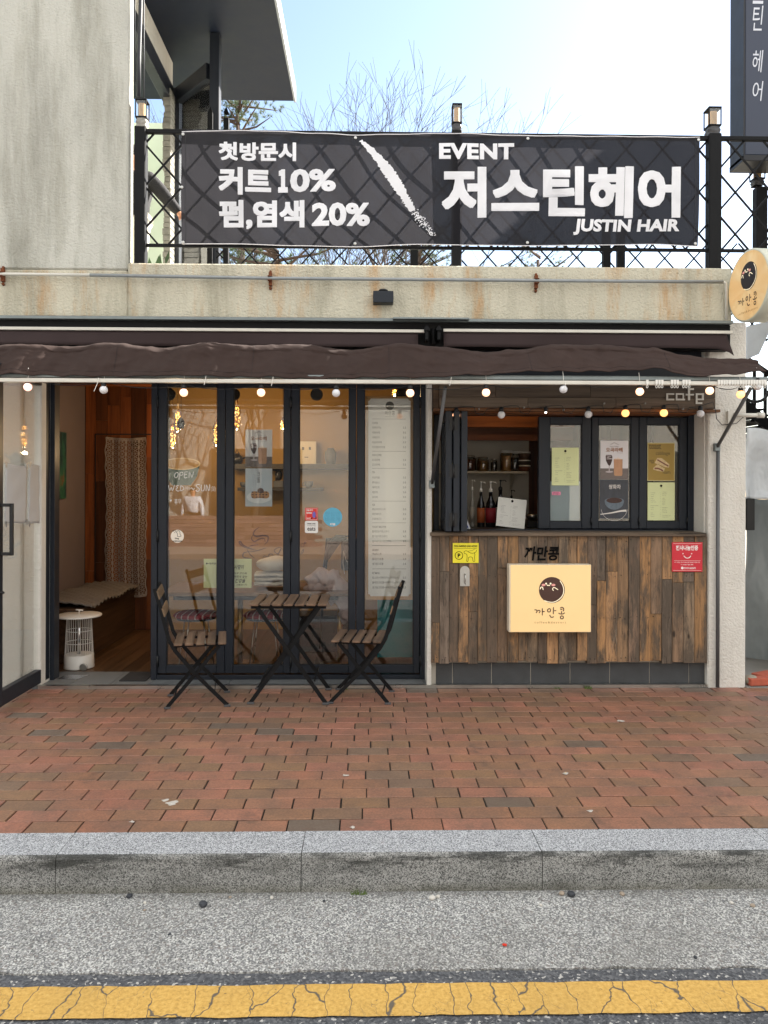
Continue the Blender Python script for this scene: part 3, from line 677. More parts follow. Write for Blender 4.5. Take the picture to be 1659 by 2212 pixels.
# wood fascia above the window
YFa = -.10; zf1, zf0 = ZZ(826, YFa), ZZ(880, YFa)
b = B(); b.col = (.26, .22, .19, .1)
rows = [zf1+.03, ZZ(857, YFa), zf0]
xs_ = [XX(948, YFa), XX(1140, YFa), XX(1330, YFa), XX(1545, YFa)]
for i, (a, c) in enumerate(zip(rows, rows[1:])):
    xc = xs_ if i else [xs_[0], XX(1070, YFa), XX(1275, YFa), xs_[-1]]
    for p, q in zip(xc, xc[1:]):
        k = random.uniform(.75, 1.2); b.col = (.27*k, .235*k, .21*k, random.random()); b.box(p+.001, q-.001, YFa-random.uniform(0, .004), YFa+.03, c+.001, a-.001)
b.col = (.22, .16, .12, .7); b.box(XX(935, YFa), xs_[0]-.001, YFa+.01, .1, zf0-.01, zf1+.03); b.box(XX(1545, YFa)-.02, XX(1545, YFa), YFa+.032, -.001, zf0, zf1+.03)
b.build('wood_fascia', W_PLANKX, bld, bevel=.0015)
b = B(); b.col = (.24, .15, .10, .5); b.box(XX(935, -.02), XPL+.05, YFa+.005, -.002, ZZ(888, -.06), zf0-.003); b.col = (.34, .18, .11, .8); b.box(XX(937, .1), XX(1500, .1), .02, YW-.03, ZZ(893, .1), ZZ(893, .1)+.03)
b.build('fascia_trim', W_INX, bld, bevel=.002)
# ---- kitchen behind the hatch
YK = 1.55
b = B(); b.box(XK+.06, XX(1142, YK), YK, YK+.05, ZF, ZC); b.build('kitchen_wall', PLASTER_K, bld)
b = B()
for i in range(9):
    k = rngs.uniform(.5, .8); b.col = (.30*k, .13*k, .07*k, rngs.random()); b.box(XX(1142, YK)+i*.2, XX(1142, YK)+i*.2+.197, YK, YK+.04, ZF, ZC)
b.build('kitchen_wood_wall', W_IN, bld)
b = B(); b.col = (.42, .19, .07, .35); b.box(XK+.06, XX(1142, YK)+.35, YK-.35, YK-.3, ZZ(922, YK-.35), ZC); b.col = (.22, .10, .05, .9); b.box(XK+.06, XX(1142, YK)+.35, YK-.30, YK-.26, ZZ(950, YK-.35), ZZ(922, YK-.35)-.001)
b.build('kitchen_lintel', W_INX, bld)
B().box(XK+.06, XPR-.15, .3, YK+.6, ZC, ZC+.03).build('kitchen_ceiling', PLASTER_K, bld)
ZK = ZZ(1143, YW+.12)
B().box(XK+.08, XPR-.16, YW+.1, .95, ZK-.04, ZK).build('counter', M('counter_top', '3b3833', .4), bld, bevel=.004)
# ------------------------------------------------------------------ pipe along the parapet
t = thing('conduit_pipe', 'long thin grey pipe running across the stained parapet on rusty clamps', 'pipe', (0, 0, ZB0))
Yp = -.05; pp = [P(-160, 590, Yp), P(180, 594, Yp), P(580, 601, Yp), P(1155, 606, Yp), P(1562, 609, Yp)]
B().tube([pp[0], pp[1]+Vector((.05, 0, 0))], .0115, 10).build('pipe_section', PIPE_W, t)
B().tube([pp[1]+Vector((.05, 0, 0))]+pp[2:], .0125, 10).build('pipe_section', PIPE, t)
b = B(); e = pp[-1]; b.tube([e, e+Vector((.02, 0, -.01)), e+Vector((.03, .01, -.04)), P(1569, 690, -.03)], .011, 10); b.build('down_pipe', PIPE_W, t)
for px in (2, 583, 1160):
    c = P(px, 592 if px < 100 else 601 if px < 900 else 607, Yp); b = B()
    b.box(c.x-.012, c.x+.012, Yp+.014, -.001, c.z-.05, c.z+.05); b.box(c.x-.016, c.x+.016, Yp-.018, Yp+.014, c.z+.0125, c.z+.018); b.box(c.x-.016, c.x+.016, Yp-.018, Yp+.014, c.z-.018, c.z-.0125)
    b.tube([(c.x, -.02, c.z+.06), (c.x, -.001, c.z+.06)], .010, 8); b.tube([(c.x-.002, -.02, c.z-.06), (c.x, -.001, c.z-.07)], .011, 8); b.build('clamp', RUST, t, bevel=.002)
# small dark wall light
t = thing('wall_light', 'small dark box shaped wall light on the parapet above the awning', 'wall lamp', tuple(P(828, 653, 0)))
b = B(); b.pbox(806, 628, 850, 653, -.10, -.001); b.build('housing', FRAME, t, bevel=.003)
b = B(); c = P(828, 628, -.05); b.lathe([(.035, -.005), (.035, .004), (.02, .012)], c, 20); b.build('cap', BLACK, t)
c = P(828, 653, -.05); LAMPW = M('lamp_warm', 'ffd9a0', .5, emit='ffb45a', estr=3)
B().lathe([(.02, -.003), (.02, .001)], c, 14).build('lens', LAMPW, t)

# ------------------------------------------------------------------ awning, rolled back
YR = -.60                                     # front rail
ax0, ax1 = -3.6, XX(1662, YR)
t = thing('awning', 'dark brown fabric awning rolled back over the shop front on a pale rail', 'awning', (0, -.3, ZZ(752, -.1)))
b = B(); za = ZZ(694, -.14); b.box(ax0, XX(1583, -.14), -.14, -.003, za, za+.022); b.box(XX(848, -.2), XX(1013, -.2), -.20, -.142, za+.004, za+.018)
b.build('flashing', GREYM, t, bevel=.002)
B().box(ax0, XX(1575, -.08), -.09, -.004, ZZ(752, -.09), za-.002).build('cassette', BLACKW, t)
for a, c, i in ((-150, 916, 0), (957, 1583, 1)):
    z = ZZ(711 if i == 0 else 715, -.17, (a+c)/2); b = B(); b.box(XX(a, -.17), XX(c, -.17), -.17, -.14, z-.012, z+.010); b.build('front_bar', WHITEB, t, bevel=.002)
    b = B(); x0, x1 = XX(a, -.16), XX(c-14, -.16); zt, zb = z-.014, ZZ(752 if i else 748, -.16, (a+c)/2)
    b.grid(lambda u, v: (x0+(x1-x0)*u+(.05*v if i and u > .97 else 0), -.155-.012*math.sin(u*9+i)*v-.02*v, zt+(zb-zt)*v+(-.05*v*max(0, u-.965)/.035 if i else 0)), 60, 4); b.build('valance', AWN2, t, solid=.003)
b = B(); 
for px in (921, 947):
    c = P(px, 715, -.15); b.box(c.x-.012, c.x+.012, -.20, -.09, c.z-.075, c.z+.03); b.box(c.x-.02, c.x+.02, -.21, -.17, c.z-.01, c.z+.012)
for px in (936,): c = P(px, 722, -.13); b.tube([(c.x, -.12, c.z-.07), (c.x, -.12, c.z+.04)], .02, 10)
b.build('bracket', BLACKW, t, bevel=.003)
# gathered cloth lying on the rail
def lump(u):
    px = -160+u*1820
    tp = [(-160, 748), (0, 742), (120, 745), (210, 738), (330, 750), (430, 741), (520, 744), (640, 742), (760, 752), (870, 742), (960, 749), (1060, 760), (1130, 752), (1210, 741), (1330, 743), (1430, 752), (1510, 768), (1560, 772), (1660, 774)]
    bt = [(-160, 808), (60, 806), (200, 812), (500, 812), (700, 815), (930, 815), (1040, 810), (1120, 801), (1350, 799), (1420, 797), (1500, 812), (1580, 810), (1660, 800)]
    def it(T):
        for (a, ya_), (b_, yb_) in zip(T, T[1:]):
            if a <= px <= b_: s = (px-a)/(b_-a); s = s*s*(3-2*s); return ya_+(yb_-ya_)*s
        return T[-1][1]
    return px, it(tp), it(bt)
rn = random.Random(5); ph = [rn.uniform(0, 6) for _ in range(12)]
def cloth(u, v):
    px, yt, yb_ = lump(u); Yf = -.69
    zt = P(px, yt, -.50).z; zb = P(px, yb_, Yf).z; x = P(px, 780, Yf).x
    # v: 0 back bottom -> over the top -> front hem
    wr = .007*math.sin(px*.011+ph[0])+.004*math.sin(px*.031+v*4+ph[1])+.002*math.sin(px*.10-v*6+ph[2])+.002*math.sin(px*.19+v*11)
    cr = .012*max(0, math.sin(px*.017+v*2.2+ph[3]))**4
    if v < .35:
        s = v/.35; y = -.20-.22*s; z = zt-.05+.05*math.sin(s*math.pi/2)
    elif v < .6:
        s = (v-.35)/.25; a = s*math.pi/2; y = -.42-(.13+wr*1.0)*math.sin(a); z = zt-(.055)*(1-math.cos(a))
    else:
        s = (v-.6)/.4; y = -.55-.12*s-wr*1.5-cr*(1-s)-.012*math.sin(px*.045+ph[4]+s*2)*s; z = zt-.055+(zb-zt+.055)*s+.004*math.sin(px*.09+ph[5])
    q = Vector((x*3.2+v*2.0, v*2.5, 1.7)); r_ = 1-abs(mnoise.noise(q))*2.2; r2 = 1-abs(mnoise.noise(Vector((x*7-v*5, v*4+x*2, 4.2))))*2.2
    env = min(1, v*5)*(.35+.65*min(1, (1-v)*5)); dd = (.007*max(0, r_)**3+.004*max(0, r2)**3+.007*mnoise.noise(Vector((x*1.5, v*6, 9))))*env
    return (x, y-dd, z+wr*.5+(dd*.5 if v < .6 else 0))
b = B(); b.grid(cloth, 520, 60); b.build('cloth', AWN, t, solid=.004)
for u_ in (.06, .22, .385, .55, .72, .885):
    b = B(); b.tube([cloth(u_+.0006*math.sin(j), .36+.62*j/30)-Vector((0, .0035, 0)) if False else Vector(cloth(u_, .36+.62*j/30))+Vector((0, -.0028, 0)) for j in range(31)], .0016, 5); b.build('seam', M('seam_thread', '241a1a', .9), t)
b = B(); b.tube([Vector(cloth(j/300, .93))+Vector((0, -.0028, 0)) for j in range(301)], .0013, 4); b.build('hem_stitching', M('seam_thread', '241a1a', .9), t)
zr = ZZ(817, YR, 700)
def zrail(px, off=0): return 0
def rail(name, y0, y1, pya, pyb, mat, px1):
    b = B(); a = P(-160, pya-1.5, (y0+y1)/2); c = P(px1, pyb, (y0+y1)/2)
    return b.bar((a.x, (y0+y1)/2, a.z), (c.x, (y0+y1)/2, c.z), abs(y1-y0), .026).build(name, mat, t, bevel=.003)
rail('rail', YR-.035, YR, 812, 820, GREYM, 1659); rail('curtain_track', YR-.075, YR-.045, 822, 829, WHITEB, 1655)
b = B(); a0 = P(-160, 805, YR+.02); b.box(ax0, ax1-.03, YR-.02, YR+.16, ZZ(812, YR)-.004, ZZ(812, YR)+.004); b.build('rail_plate', GREYM, t)
for (x0_, y0_, x1_, y1_) in ((933, 1046, 962, 836), (1549, 966, 1622, 838)):
    a = P(x0_, y0_, -.03); c = P(x1_, y1_, YR+.02); b = B(); b.tube([a, c], .013, 10); b.build('strut', M('strut_paint', '5d5f61', .5, metal=.3), t)
    b = B(); b.box(a.x-.02, a.x+.02, -.045, -.002 if x0_ > 1000 else .0, a.z-.03, a.z+.03); b.build('strut_bracket', GREYM, t, bevel=.003)
a = P(1551, 970, -.03); b = B(); b.tube([(a.x, -.03, a.z), (a.x+.002, -.03, ZZ(1486, -.03))], .014, 10); b.build('post_pipe', M('strut_paint', '5d5f61', .5), t)
HK = []
hk_px = [1396, 1416, 1422, 1428, 1449, 1455, 1461, 1474, 1480, 1486.5]+[1550+k*5.85 for k in range(18)]
for i, px in enumerate(hk_px):
    if i == 0:
        c = P(px, 829, YR-.06); b = B(); b.box(c.x-.0078, c.x+.0078, YR-.084, YR-.076, c.z-.004, c.z+.024); b.box(c.x-.004, c.x+.004, YR-.082, YR-.074, c.z-.012, c.z-.004)
        b.tube([(c.x+.0062*math.cos(k*.7), YR-.078, c.z-.021+.010*math.sin(k*.7)) for k in range(10)], .0021, 5)
        h0 = b.build('curtain_hook', WHITEP, t); c0 = c
    else:
        h = h0.copy(); COL.objects.link(h); h.parent = t; c = P(px, 829, YR-.06); h.location = (c.x-c0.x, 0, c.z-c0.z)
rail_th = t

# ------------------------------------------------------------------ string lights
BUL_ON = M('bulb_lit', 'ffe6cf', .3, emit='ffb98c', estr=.42, var=.01); BUL_P = M('bulb_lit_pink', 'ffe0d6', .3, emit='ffb3a0', estr=.38, var=.01)
BUL_OR = M('bulb_lit_orange', 'ffdca8', .3, emit='ffab5c', estr=.45, var=.01)
BUL_OFF = M('bulb_off', 'd9dade', .25, var=.02)
def bulb(parent, px, py, Y, mat, r=.0265, cable=True):
    c = P(px, py, Y); b = B(); b.ball(c, r, 20); o = b.build('bulb', mat, parent)
    b = B(); b.lathe([(.013, r*.85), (.017, r*.95), (.017, r+.018), (.013, r+.022), (.012, r+.026), (.007, r+.032)], c, 12); b.build('socket', BLACK, o)
    return c+Vector((0, 0, r+.028))
t = thing('string_lights', 'upper festoon string of round bulbs hanging from the awning rail', 'string lights', tuple(P(800, 850, YR-.05)), group='festoon strings over the shop front')
ups = [(60, 836, 2), (224, 842, 0), (397, 848, 1), (564, 848, 1), (726, 849, 0), (886, 849, 1), (1050, 848, 1), (1217, 841, 0), (1382, 846, 1), (1533, 844, 1), (1600, 852, 3), (1637, 835, 0)]
MT = {0: BUL_OFF, 1: BUL_ON, 2: BUL_P, 3: BUL_OR}; tops = []
YSL = YR-.052
for i, (px, py, k) in enumerate(ups): tops.append(bulb(t, px, py, YSL, MT[k], .0275))
b = B(); pts = []
allp = [tops[0]-Vector((.55, 0, -.01))]+tops
for p, q in zip(allp, allp[1:]):
    for s in range(8): u = s/8; pts.append(p.lerp(q, u)+Vector((0, .012*math.sin(u*9), -.035*math.sin(u*math.pi))))
pts.append(allp[-1]); b.tube(pts, .0028, 6); b.build('cable', BLACK, t)
b = B()
for p in tops: b.tube([p, p+Vector((.002, .01, .03)), p+Vector((-.002, .012, .075))], .0018, 5)
for px, py in ((213, 830), (445, 826), (590, 828), (975, 828), (1222, 838)):
    p = P(px, py-14, YR-.08); b.tube([p, p+Vector((-.004, 0, -.03)), p+Vector((-.012 if px != 213 else -.03, 0, -.06 if px != 213 else -.09))], .0022, 5)
b.build('cable_ties', WHITEP, t)
t = thing('string_lights', 'lower festoon string of round bulbs looped along the plank fascia', 'string lights', tuple(P(1250, 880, YFa-.02)), group='festoon strings over the shop front')
lo = [(985.5, 897.5, 1), (1083, 896, 0), (1271, 895, 0), (1351, 892.5, 3), (1434, 892, 3), (1513, 893.5, 0)]; Yl = YFa-.035; tops = []
for px, py, k in lo: tops.append(bulb(t, px, py, Yl, MT[k], .0285))
c = P(1179, 890, Yl); b = B(); b.lathe([(.011, 0), (.014, .012), (.014, .032), (.006, .04)], c, 12); so_ = b.build('socket', BLACK, t)
B().ball(c+Vector((0, 0, -.004)), .007, 10).build('led', M('led', 'ffffff', .3, emit='fff3dc', estr=5), so_)
tops.insert(2, c+Vector((0, 0, .04)))
b = B(); pts = [P(940, 884, Yl), P(962, 880, Yl)]
for p, q in zip(tops, tops[1:]):
    L = (q-p); loops = []
    for s in range(16):
        u = s/16; o = Vector((0, 0, .010*math.sin(u*2*math.pi)))
        if .42 < u < .66: a_ = (u-.42)/.24*2*math.pi; o = Vector((-.026*math.sin(a_), .004, -.028+.028*math.cos(a_)))
        pts.append(p+L*u+o)
pts += [tops[-1], P(1540, 868, Yl), P(1546, 888, Yl), P(1548, 905, Yl), P(1560, 918, -.02), P(1590, 915, -.03), P(1607, 900, -.04)]
b.tube(pts, .0028, 6); b.build('cable', BLACK, t)
b = B()
for px, py in ((1035, 884), (1132, 881), (1218, 886), (1306, 872), (1394, 872), (1476, 884)):
    p = P(px, py, Yl+.01); b.box(p.x-.004, p.x+.004, Yl+.004, YFa-.001, p.z-.004, p.z+.008)
b.build('cable_clip', M('clip_grey', '8d8b86', .6), t)

# ------------------------------------------------------------------ terrace railing and lanterns
YFN = .06
def lattice(b, x0, x1, z0, z1, w, h, nx, nz, Y, th=.013, dy=.006):
    "diamond lattice with a node at (nx, nz)"
    for sgn in (1, -1):
        for k in range(-60, 60):
            # line through (nx + k*w, nz) with slope sgn*h/w
            m = sgn*h/w; xa, xb = x0, x1; f = lambda x: nz+m*(x-(nx+k*w))
            lo_, hi_ = sorted(((z0-nz)/m+nx+k*w, (z1-nz)/m+nx+k*w)); xa, xb = max(x0, lo_), min(x1, hi_)
            if xb-xa > .01: b.bar((xa, Y+sgn*dy/2, f(xa)), (xb, Y+sgn*dy/2, f(xb)), th, dy*.98, up=(0, 1, 0))
fz0, fz1 = ZZ(536, YFN), ZZ(290, YFN, 800)
fen = thing('terrace_railing', 'black iron lattice railing standing on the parapet of the roof terrace', 'railing', (0, YFN, ZB1), group='lattice railings of the roof terrace')
px_posts = [(288, 312), (975, 996), (1530, 1557)]
for a, c in px_posts:
    b = B(); x0, x1 = XX(a, YFN-.03), XX(c, YFN-.03); b.box(x0, x1, YFN-.035, YFN+.045, ZB1 if a > 300 else ZB1, fz1+.03); b.build('post', BLACKW, fen, bevel=.006)
xl, xr = XX(312, YFN), 4.6
b = B(); b.box(xl, xr, YFN-.015, YFN+.02, fz1-.016, fz1+.016); b.build('top_rail', BLACKW, fen, bevel=.003)
b = B(); b.box(xl, xr, YFN-.012, YFN+.004, fz0-.012, fz0+.014); b.build('bottom_rail', BLACKW, fen, bevel=.003)
nn_ = P(312, 402, YFN)
b = B(); lattice(b, xl, xr, fz0+.01, fz1-.01, .285, .325, nn_.x, nn_.z, YFN+.004, .0145, .008); b.build('lattice', BLACKW, fen)
b = B(); x0, x1 = XX(1628, .6), XX(1652, .6); b.box(x0, x1, .56, .64, ZB1, ZZ(398, .6)); b.build('post', BLACKW, fen, bevel=.006)
WRAP = M('wrap', '3a3a3c', .45, var=.5, vs=25, bs=30, bstr=.6)
AMB = M('lantern_amber', 'c9a06a', .5, var=.35, vs=22, scale=(1, 1, .4))
def lantern(px0, px1, py0, py1, Y, label, wrap=WRAP, wpy=None):
    x0, x1 = XX(px0, Y), XX(px1, Y); zt = ZZ(py0, Y, px0); zb = ZZ(py1, Y, px0); cx = (x0+x1)/2; hw = (x1-x0)/2; yc = Y+hw
    t = thing('lantern', label, 'lantern', (cx, yc, zb), group='square lanterns on the railing posts')
    zw = zb+(zt-zb)*.36
    b = B(); rr_ = random.Random(int(px0)); n = 9
    def wf(u, v):
        a = u*2*math.pi; r = hw*(.92+.10*math.sin(v*14+math.sin(a*3))+rr_.uniform(-.05, .05)) if 0 < v < 1 else hw*.85
        k = max(abs(math.cos(a)), abs(math.sin(a))); return (cx+r*math.cos(a)/k, yc+r*math.sin(a)/k, zb+(zw-zb)*v)
    b.grid(wf, 20, 8); b.build('wrapped_base', wrap, t)
    b = B(); q = hw*.18
    for sx in (-1, 1):
        for sy in (-1, 1): b.box(cx+sx*hw-sx*q, cx+sx*hw, yc+sy*hw-sy*q, yc+sy*hw, zw, zt-.012)
    b.box(cx-hw*1.02, cx+hw*1.02, yc-hw*1.02, yc+hw*1.02, zt-.012, zt); b.box(cx-hw, cx+hw, yc-hw, yc+hw, zw-.004, zw+.008); b.build('frame', BLACKW, t, bevel=.002)
    b = B(); b.box(cx-hw*.55, cx+hw*.55, yc-hw*.55, yc+hw*.55, zw+.01, zt-.02); b.build('candle_shade', AMB, t, bevel=.008)
    for sy in (-1, 1): b = B(); b.box(cx-hw+q, cx+hw-q, yc+sy*hw*.9-.001, yc+sy*hw*.9+.001, zw+.008, zt-.012); b.build('pane', GLASS2, t)
lantern(975, 996, 222, 288, YFN-.02, 'lantern on the middle post, rising above the black banner')
lantern(1529, 1557, 229, 292, YFN-.03, 'lantern on the post just right of the banner')
lantern(1628, 1652, 360, 398, .56, 'lantern half hidden on the far right post')
lantern(289, 314, 212, 274, YFN-.035, 'pale taped lantern beside the stucco tower wall', M('wrap_pale', '8d8a82', .6, var=.5, vs=25, bs=30, bstr=.6))
b = B(); p0 = P(300, 210, .06); b.tube([p0, p0+Vector((0, 0, .3)), p0+Vector((.01, 0, .7)), p0+Vector((.012, 0, 1.4))], .016, 8)
b.tube([p0+Vector((-.03, 0, .1)), p0+Vector((-.035, 0, .7)), p0+Vector((-.03, 0, 1.4))], .006, 6)
b.tube([p0+Vector((.03, .03, .0)), p0+Vector((.028, .03, .5)), p0+Vector((.03, 0, 1.4))], .006, 6)
b.build('cable_bundle', M('cable_sheath', '23262d', .6), label='dark bundle of cables running up the edge of the stucco tower', cat='cables')
# rear railing
fb = thing('rear_railing', 'black lattice railing at the back of the terrace, seen under the banner', 'railing', (0, 1.9, 3.03), group='lattice railings of the roof terrace')
YRB = 1.9
b = B(); lattice(b, XX(466, YRB), 4.8, 3.03, 4.02, .30, .33, 0, 3.2, YRB, .014, .008); b.build('lattice', BLACKW, fb)
for px in (452.5, 487, 893, 1308, 1339):
    ww = .05 if px < 500 else .075; x = XX(px, YRB); b = B(); b.box(x-ww/2, x+ww/2, YRB-.03, YRB+.03, 3.03, ZZ(240 if px < 460 else 252, YRB)-.05 if px < 500 else 4.2)
    if px < 500: b.add([(x-ww/2, YRB-.03, ZZ(240, YRB)-.05), (x+ww/2, YRB-.03, ZZ(240, YRB)-.05), (x+ww/2, YRB+.03, ZZ(240, YRB)-.05), (x-ww/2, YRB+.03, ZZ(240, YRB)-.05), (x, YRB, ZZ(240, YRB)+.02)], [(0, 1, 4), (1, 2, 4), (2, 3, 4), (3, 0, 4)])
    b.build('post', BLACKW, fb)

# ------------------------------------------------------------------ banner
YBN = .022
topc = [(393, 285), (480, 282.5), (560, 283), (680, 288), (768, 292), (880, 290), (975, 288.5), (1140, 293.5), (1300, 295), (1512, 297)]
botc = [(393, 527), (500, 527), (640, 531), (768, 533.5), (900, 528), (1040, 530), (1140, 531), (1300, 529.5), (1420, 528), (1508, 532)]
def itp(T, x):
    for (a, ya_), (b_, yb_) in zip(T, T[1:]):
        if x <= b_ or b_ == T[-1][0]: s = (x-a)/(b_-a); s = s*s*(3-2*s) if 0 <= s <= 1 else s; return ya_+(yb_-ya_)*s
def ban(u, v, off=0):
    px = 393+(1511-393)*u; px2 = px-4*v*(u > .5)*(u-.5)*2
    py = itp(topc, px)+(itp(botc, px)-itp(topc, px))*v
    e = math.sin(math.pi*v)**.7; seg = u*3; k = abs(math.sin(seg*math.pi))**.6
    y = YBN-.022*e*(.55+.45*k)-.010*math.sin(u*17+v*3)*e-.005*math.sin(u*41-v*6)*e-.004*math.sin(u*70+v*15)*max(0, .25-v)*4-.006*math.cos(u*6*math.pi)*e-.003*math.sin(u*110+v*9)*max(0, v-.75)*4*(1-v)*6
    p = P(px2, py, YBN); return Vector((p.x, y+off, p.z))
BAN = m_cloth('banner_cloth', '1b1b20', .22, .010, col2='4c4b50', bs=3, bd=.01); BANT = m_cloth('banner_print', 'f0f1f5', .2, .0, col2='f0f1f5', bs=0)
bn = thing('banner', 'wide black vinyl banner with white Korean writing tied to the terrace railing', 'banner', tuple(P(950, 530, YBN)))
b = B(); b.grid(lambda u, v: ban(u, v), 160, 30); b.build('cloth', BAN, bn)
b = B(); pts = [ban(i/80, 0, -.002) for i in range(81)]; b.tube(pts, .0032, 5); pts = [ban(i/80, 1, -.002) for i in range(81)]; b.tube(pts, .0032, 5)
b.build('hem', M('white_hem', 'e4e2e6', .6), bn)
b = B()
for i in range(2): b.tube([ban(.008 if i == 0 else .992, k/12, -.003) for k in range(13)], .0022, 5)
b.build('side_hem', BLACK, bn)
def bwrite(b, txt, x0, y0, x1, y1, bold, shear=0, spacing=1.0):
    def f(u, v):
        px, py = x0+(x1-x0)*u, y1+(y0-y1)*v; uu = (px-393)/1118; vv = (py-itp(topc, px))/(itp(botc, px)-itp(topc, px))
        return ban(uu, max(.01, min(.99, vv)), -.0045)
    write(b, txt, f, bold, shear, spacing)
def bwrite(b, txt, x0, y0, x1, y1, fat, shear=0, spacing=1.0, base=.02):
    "heavy letters: slightly shifted layers, each a hair in front of the last"
    for i, (dx, dy) in enumerate(((0, 0), (-1, -1), (1, 1), (-1, 1), (1, -1), (0, 1), (0, -1), (1, 0), (-1, 0))):
        ax, ay = x0+fat+dx*fat, y0+fat+dy*fat; ex, ey = x1-fat+dx*fat, y1-fat+dy*fat
        def f(u, v):
            px, py = ax+(ex-ax)*u, ey+(ay-ey)*v; uu = (px-393)/1118; vv = (py-itp(topc, px))/(itp(botc, px)-itp(topc, px))
            return ban(uu, max(.01, min(.99, vv)), -.0045-.0003*i)
        write(b, txt, f, base, shear, spacing)
b = B()
bwrite(b, '첫방문시', 474, 309, 640, 350, .9); bwrite(b, '커트', 474, 364, 586, 423, 1.6); bwrite(b, '１', 601, 367, 622, 417, 2.6, base=.02); bwrite(b, '0%', 627, 367, 726, 417, .7, base=.03)
bwrite(b, '펌,염색', 474, 434, 658, 496, 1.5); bwrite(b, '20%', 674, 441, 799, 491, .7, base=.03)
bwrite(b, 'EVENT', 948, 311, 1110, 346, .6, 0, 1.05, .03); bwrite(b, '저스틴헤어', 954, 362, 1470, 472, 2.5); bwrite(b, 'JUSTIN HAIR', 1239, 475, 1468, 509, .55, .08, 1.02, .028)
# brush stroke
def bpt(px, py, o=-.0045): return ban((px-393)/1118, (py-itp(topc, px))/(itp(botc, px)-itp(topc, px)), o)
cl = [(779, 305), (800, 326), (822, 352), (846, 386), (868, 420), (890, 456), (912, 486)]; rb = random.Random(2)
N_ = 90; L = []
for i in range(N_+1):
    s = i/N_*(len(cl)-1); k = min(int(s), len(cl)-2); f_ = s-k; x = cl[k][0]+(cl[k+1][0]-cl[k][0])*f_; y = cl[k][1]+(cl[k+1][1]-cl[k][1])*f_
    q = i/N_; wd = 3+9*math.sin(min(1, q*1.8)*math.pi/2)*max(.05, 1-max(0, q-.55)*2.1)+rb.uniform(-1.2, 1.2)*(1+2*q); L.append((x, y, max(.8, wd)))
bs_ = len(b.v)
for x, y, wd in L: b.v += [bpt(x-wd*.85, y+wd*.35), bpt(x+wd*.85, y-wd*.5)]
for i in range(N_):
    if i > 74 and rb.random() < .6: continue
    b.face([bs_+2*i, bs_+2*i+1, bs_+2*i+3, bs_+2*i+2])
for _ in range(150):
    q = rb.random()**1.0; x = 880+q*56; y = 440+q*70; x += rb.gauss(0, 5); s_ = rb.uniform(.5, 1.8)
    if y > 522: continue
    b.add([bpt(x-s_, y), bpt(x, y+s_*1.3), bpt(x+s_, y), bpt(x, y-s_)], [(0, 1, 2, 3)])
b.build('lettering', BANT, bn)
for px, py in ((396, 291), (395, 408), (396, 524), (768, 298), (767, 527), (1140, 300), (1140, 525), (1508, 303), (1505, 527)):
    p = bpt(px, py, -.004); b = B(); b.lathe([(.006, 0), (.006, .0), (.0115, .0), (.0115, .003), (.006, .003)], p, 14, (0, -1, 0)); b.tube([p, p+Vector((0, .03, .012 if py < 400 else -.012))], .002, 5); b.build('grommet', STEEL, bn)
# ------------------------------------------------------------------ signs and papers
def sheet(name, px0, py0, px1, py1, Y, mat, label, cat, th=.002, group=None, bevel=0, dz=0):
    "a flat printed sheet with a thickness of its own; returns (object, front plane)"
    b = B(); b.pbox(px0, py0, px1, py1, Y-th, Y)
    return b.build(name, mat, None, bevel=bevel, label=label, cat=cat, group=group), Y-th-.0008
def child(b, name, mat, parent, **k): return b.build(name, mat, parent, **k)
# "cafe" letters on the fascia
CAFE = M('cafe_letter', 'c9c7be', .5, var=.06)
Yc = YFa-.012; b = B()
def seg(x0, y0, x1, y1): b.pbox(x0, y0, x1, y1, Yc, YFa-.005)
for s in ((188, 232, 302, 252), (188, 252, 212, 310), (188, 310, 302, 333), (327, 232, 443, 252), (327, 252, 347, 333), (347, 310, 458, 333), (425, 252, 443, 310),
          (502, 158, 531, 332), (531, 158, 586, 183), (470, 240, 502, 262), (531, 240, 587, 262), (615, 232, 640, 386), (640, 232, 730, 255), (705, 255, 730, 330), (640, 308, 705, 330), (640, 362, 708, 386)):
    seg(1411.6+.1491*s[0], 815+.1491*s[1], 1411.6+.1491*s[2], 815+.1491*s[3])
b.build('cafe_lettering', CAFE, None, label='blocky pale letters reading cafe fixed to the plank fascia', cat='lettering')

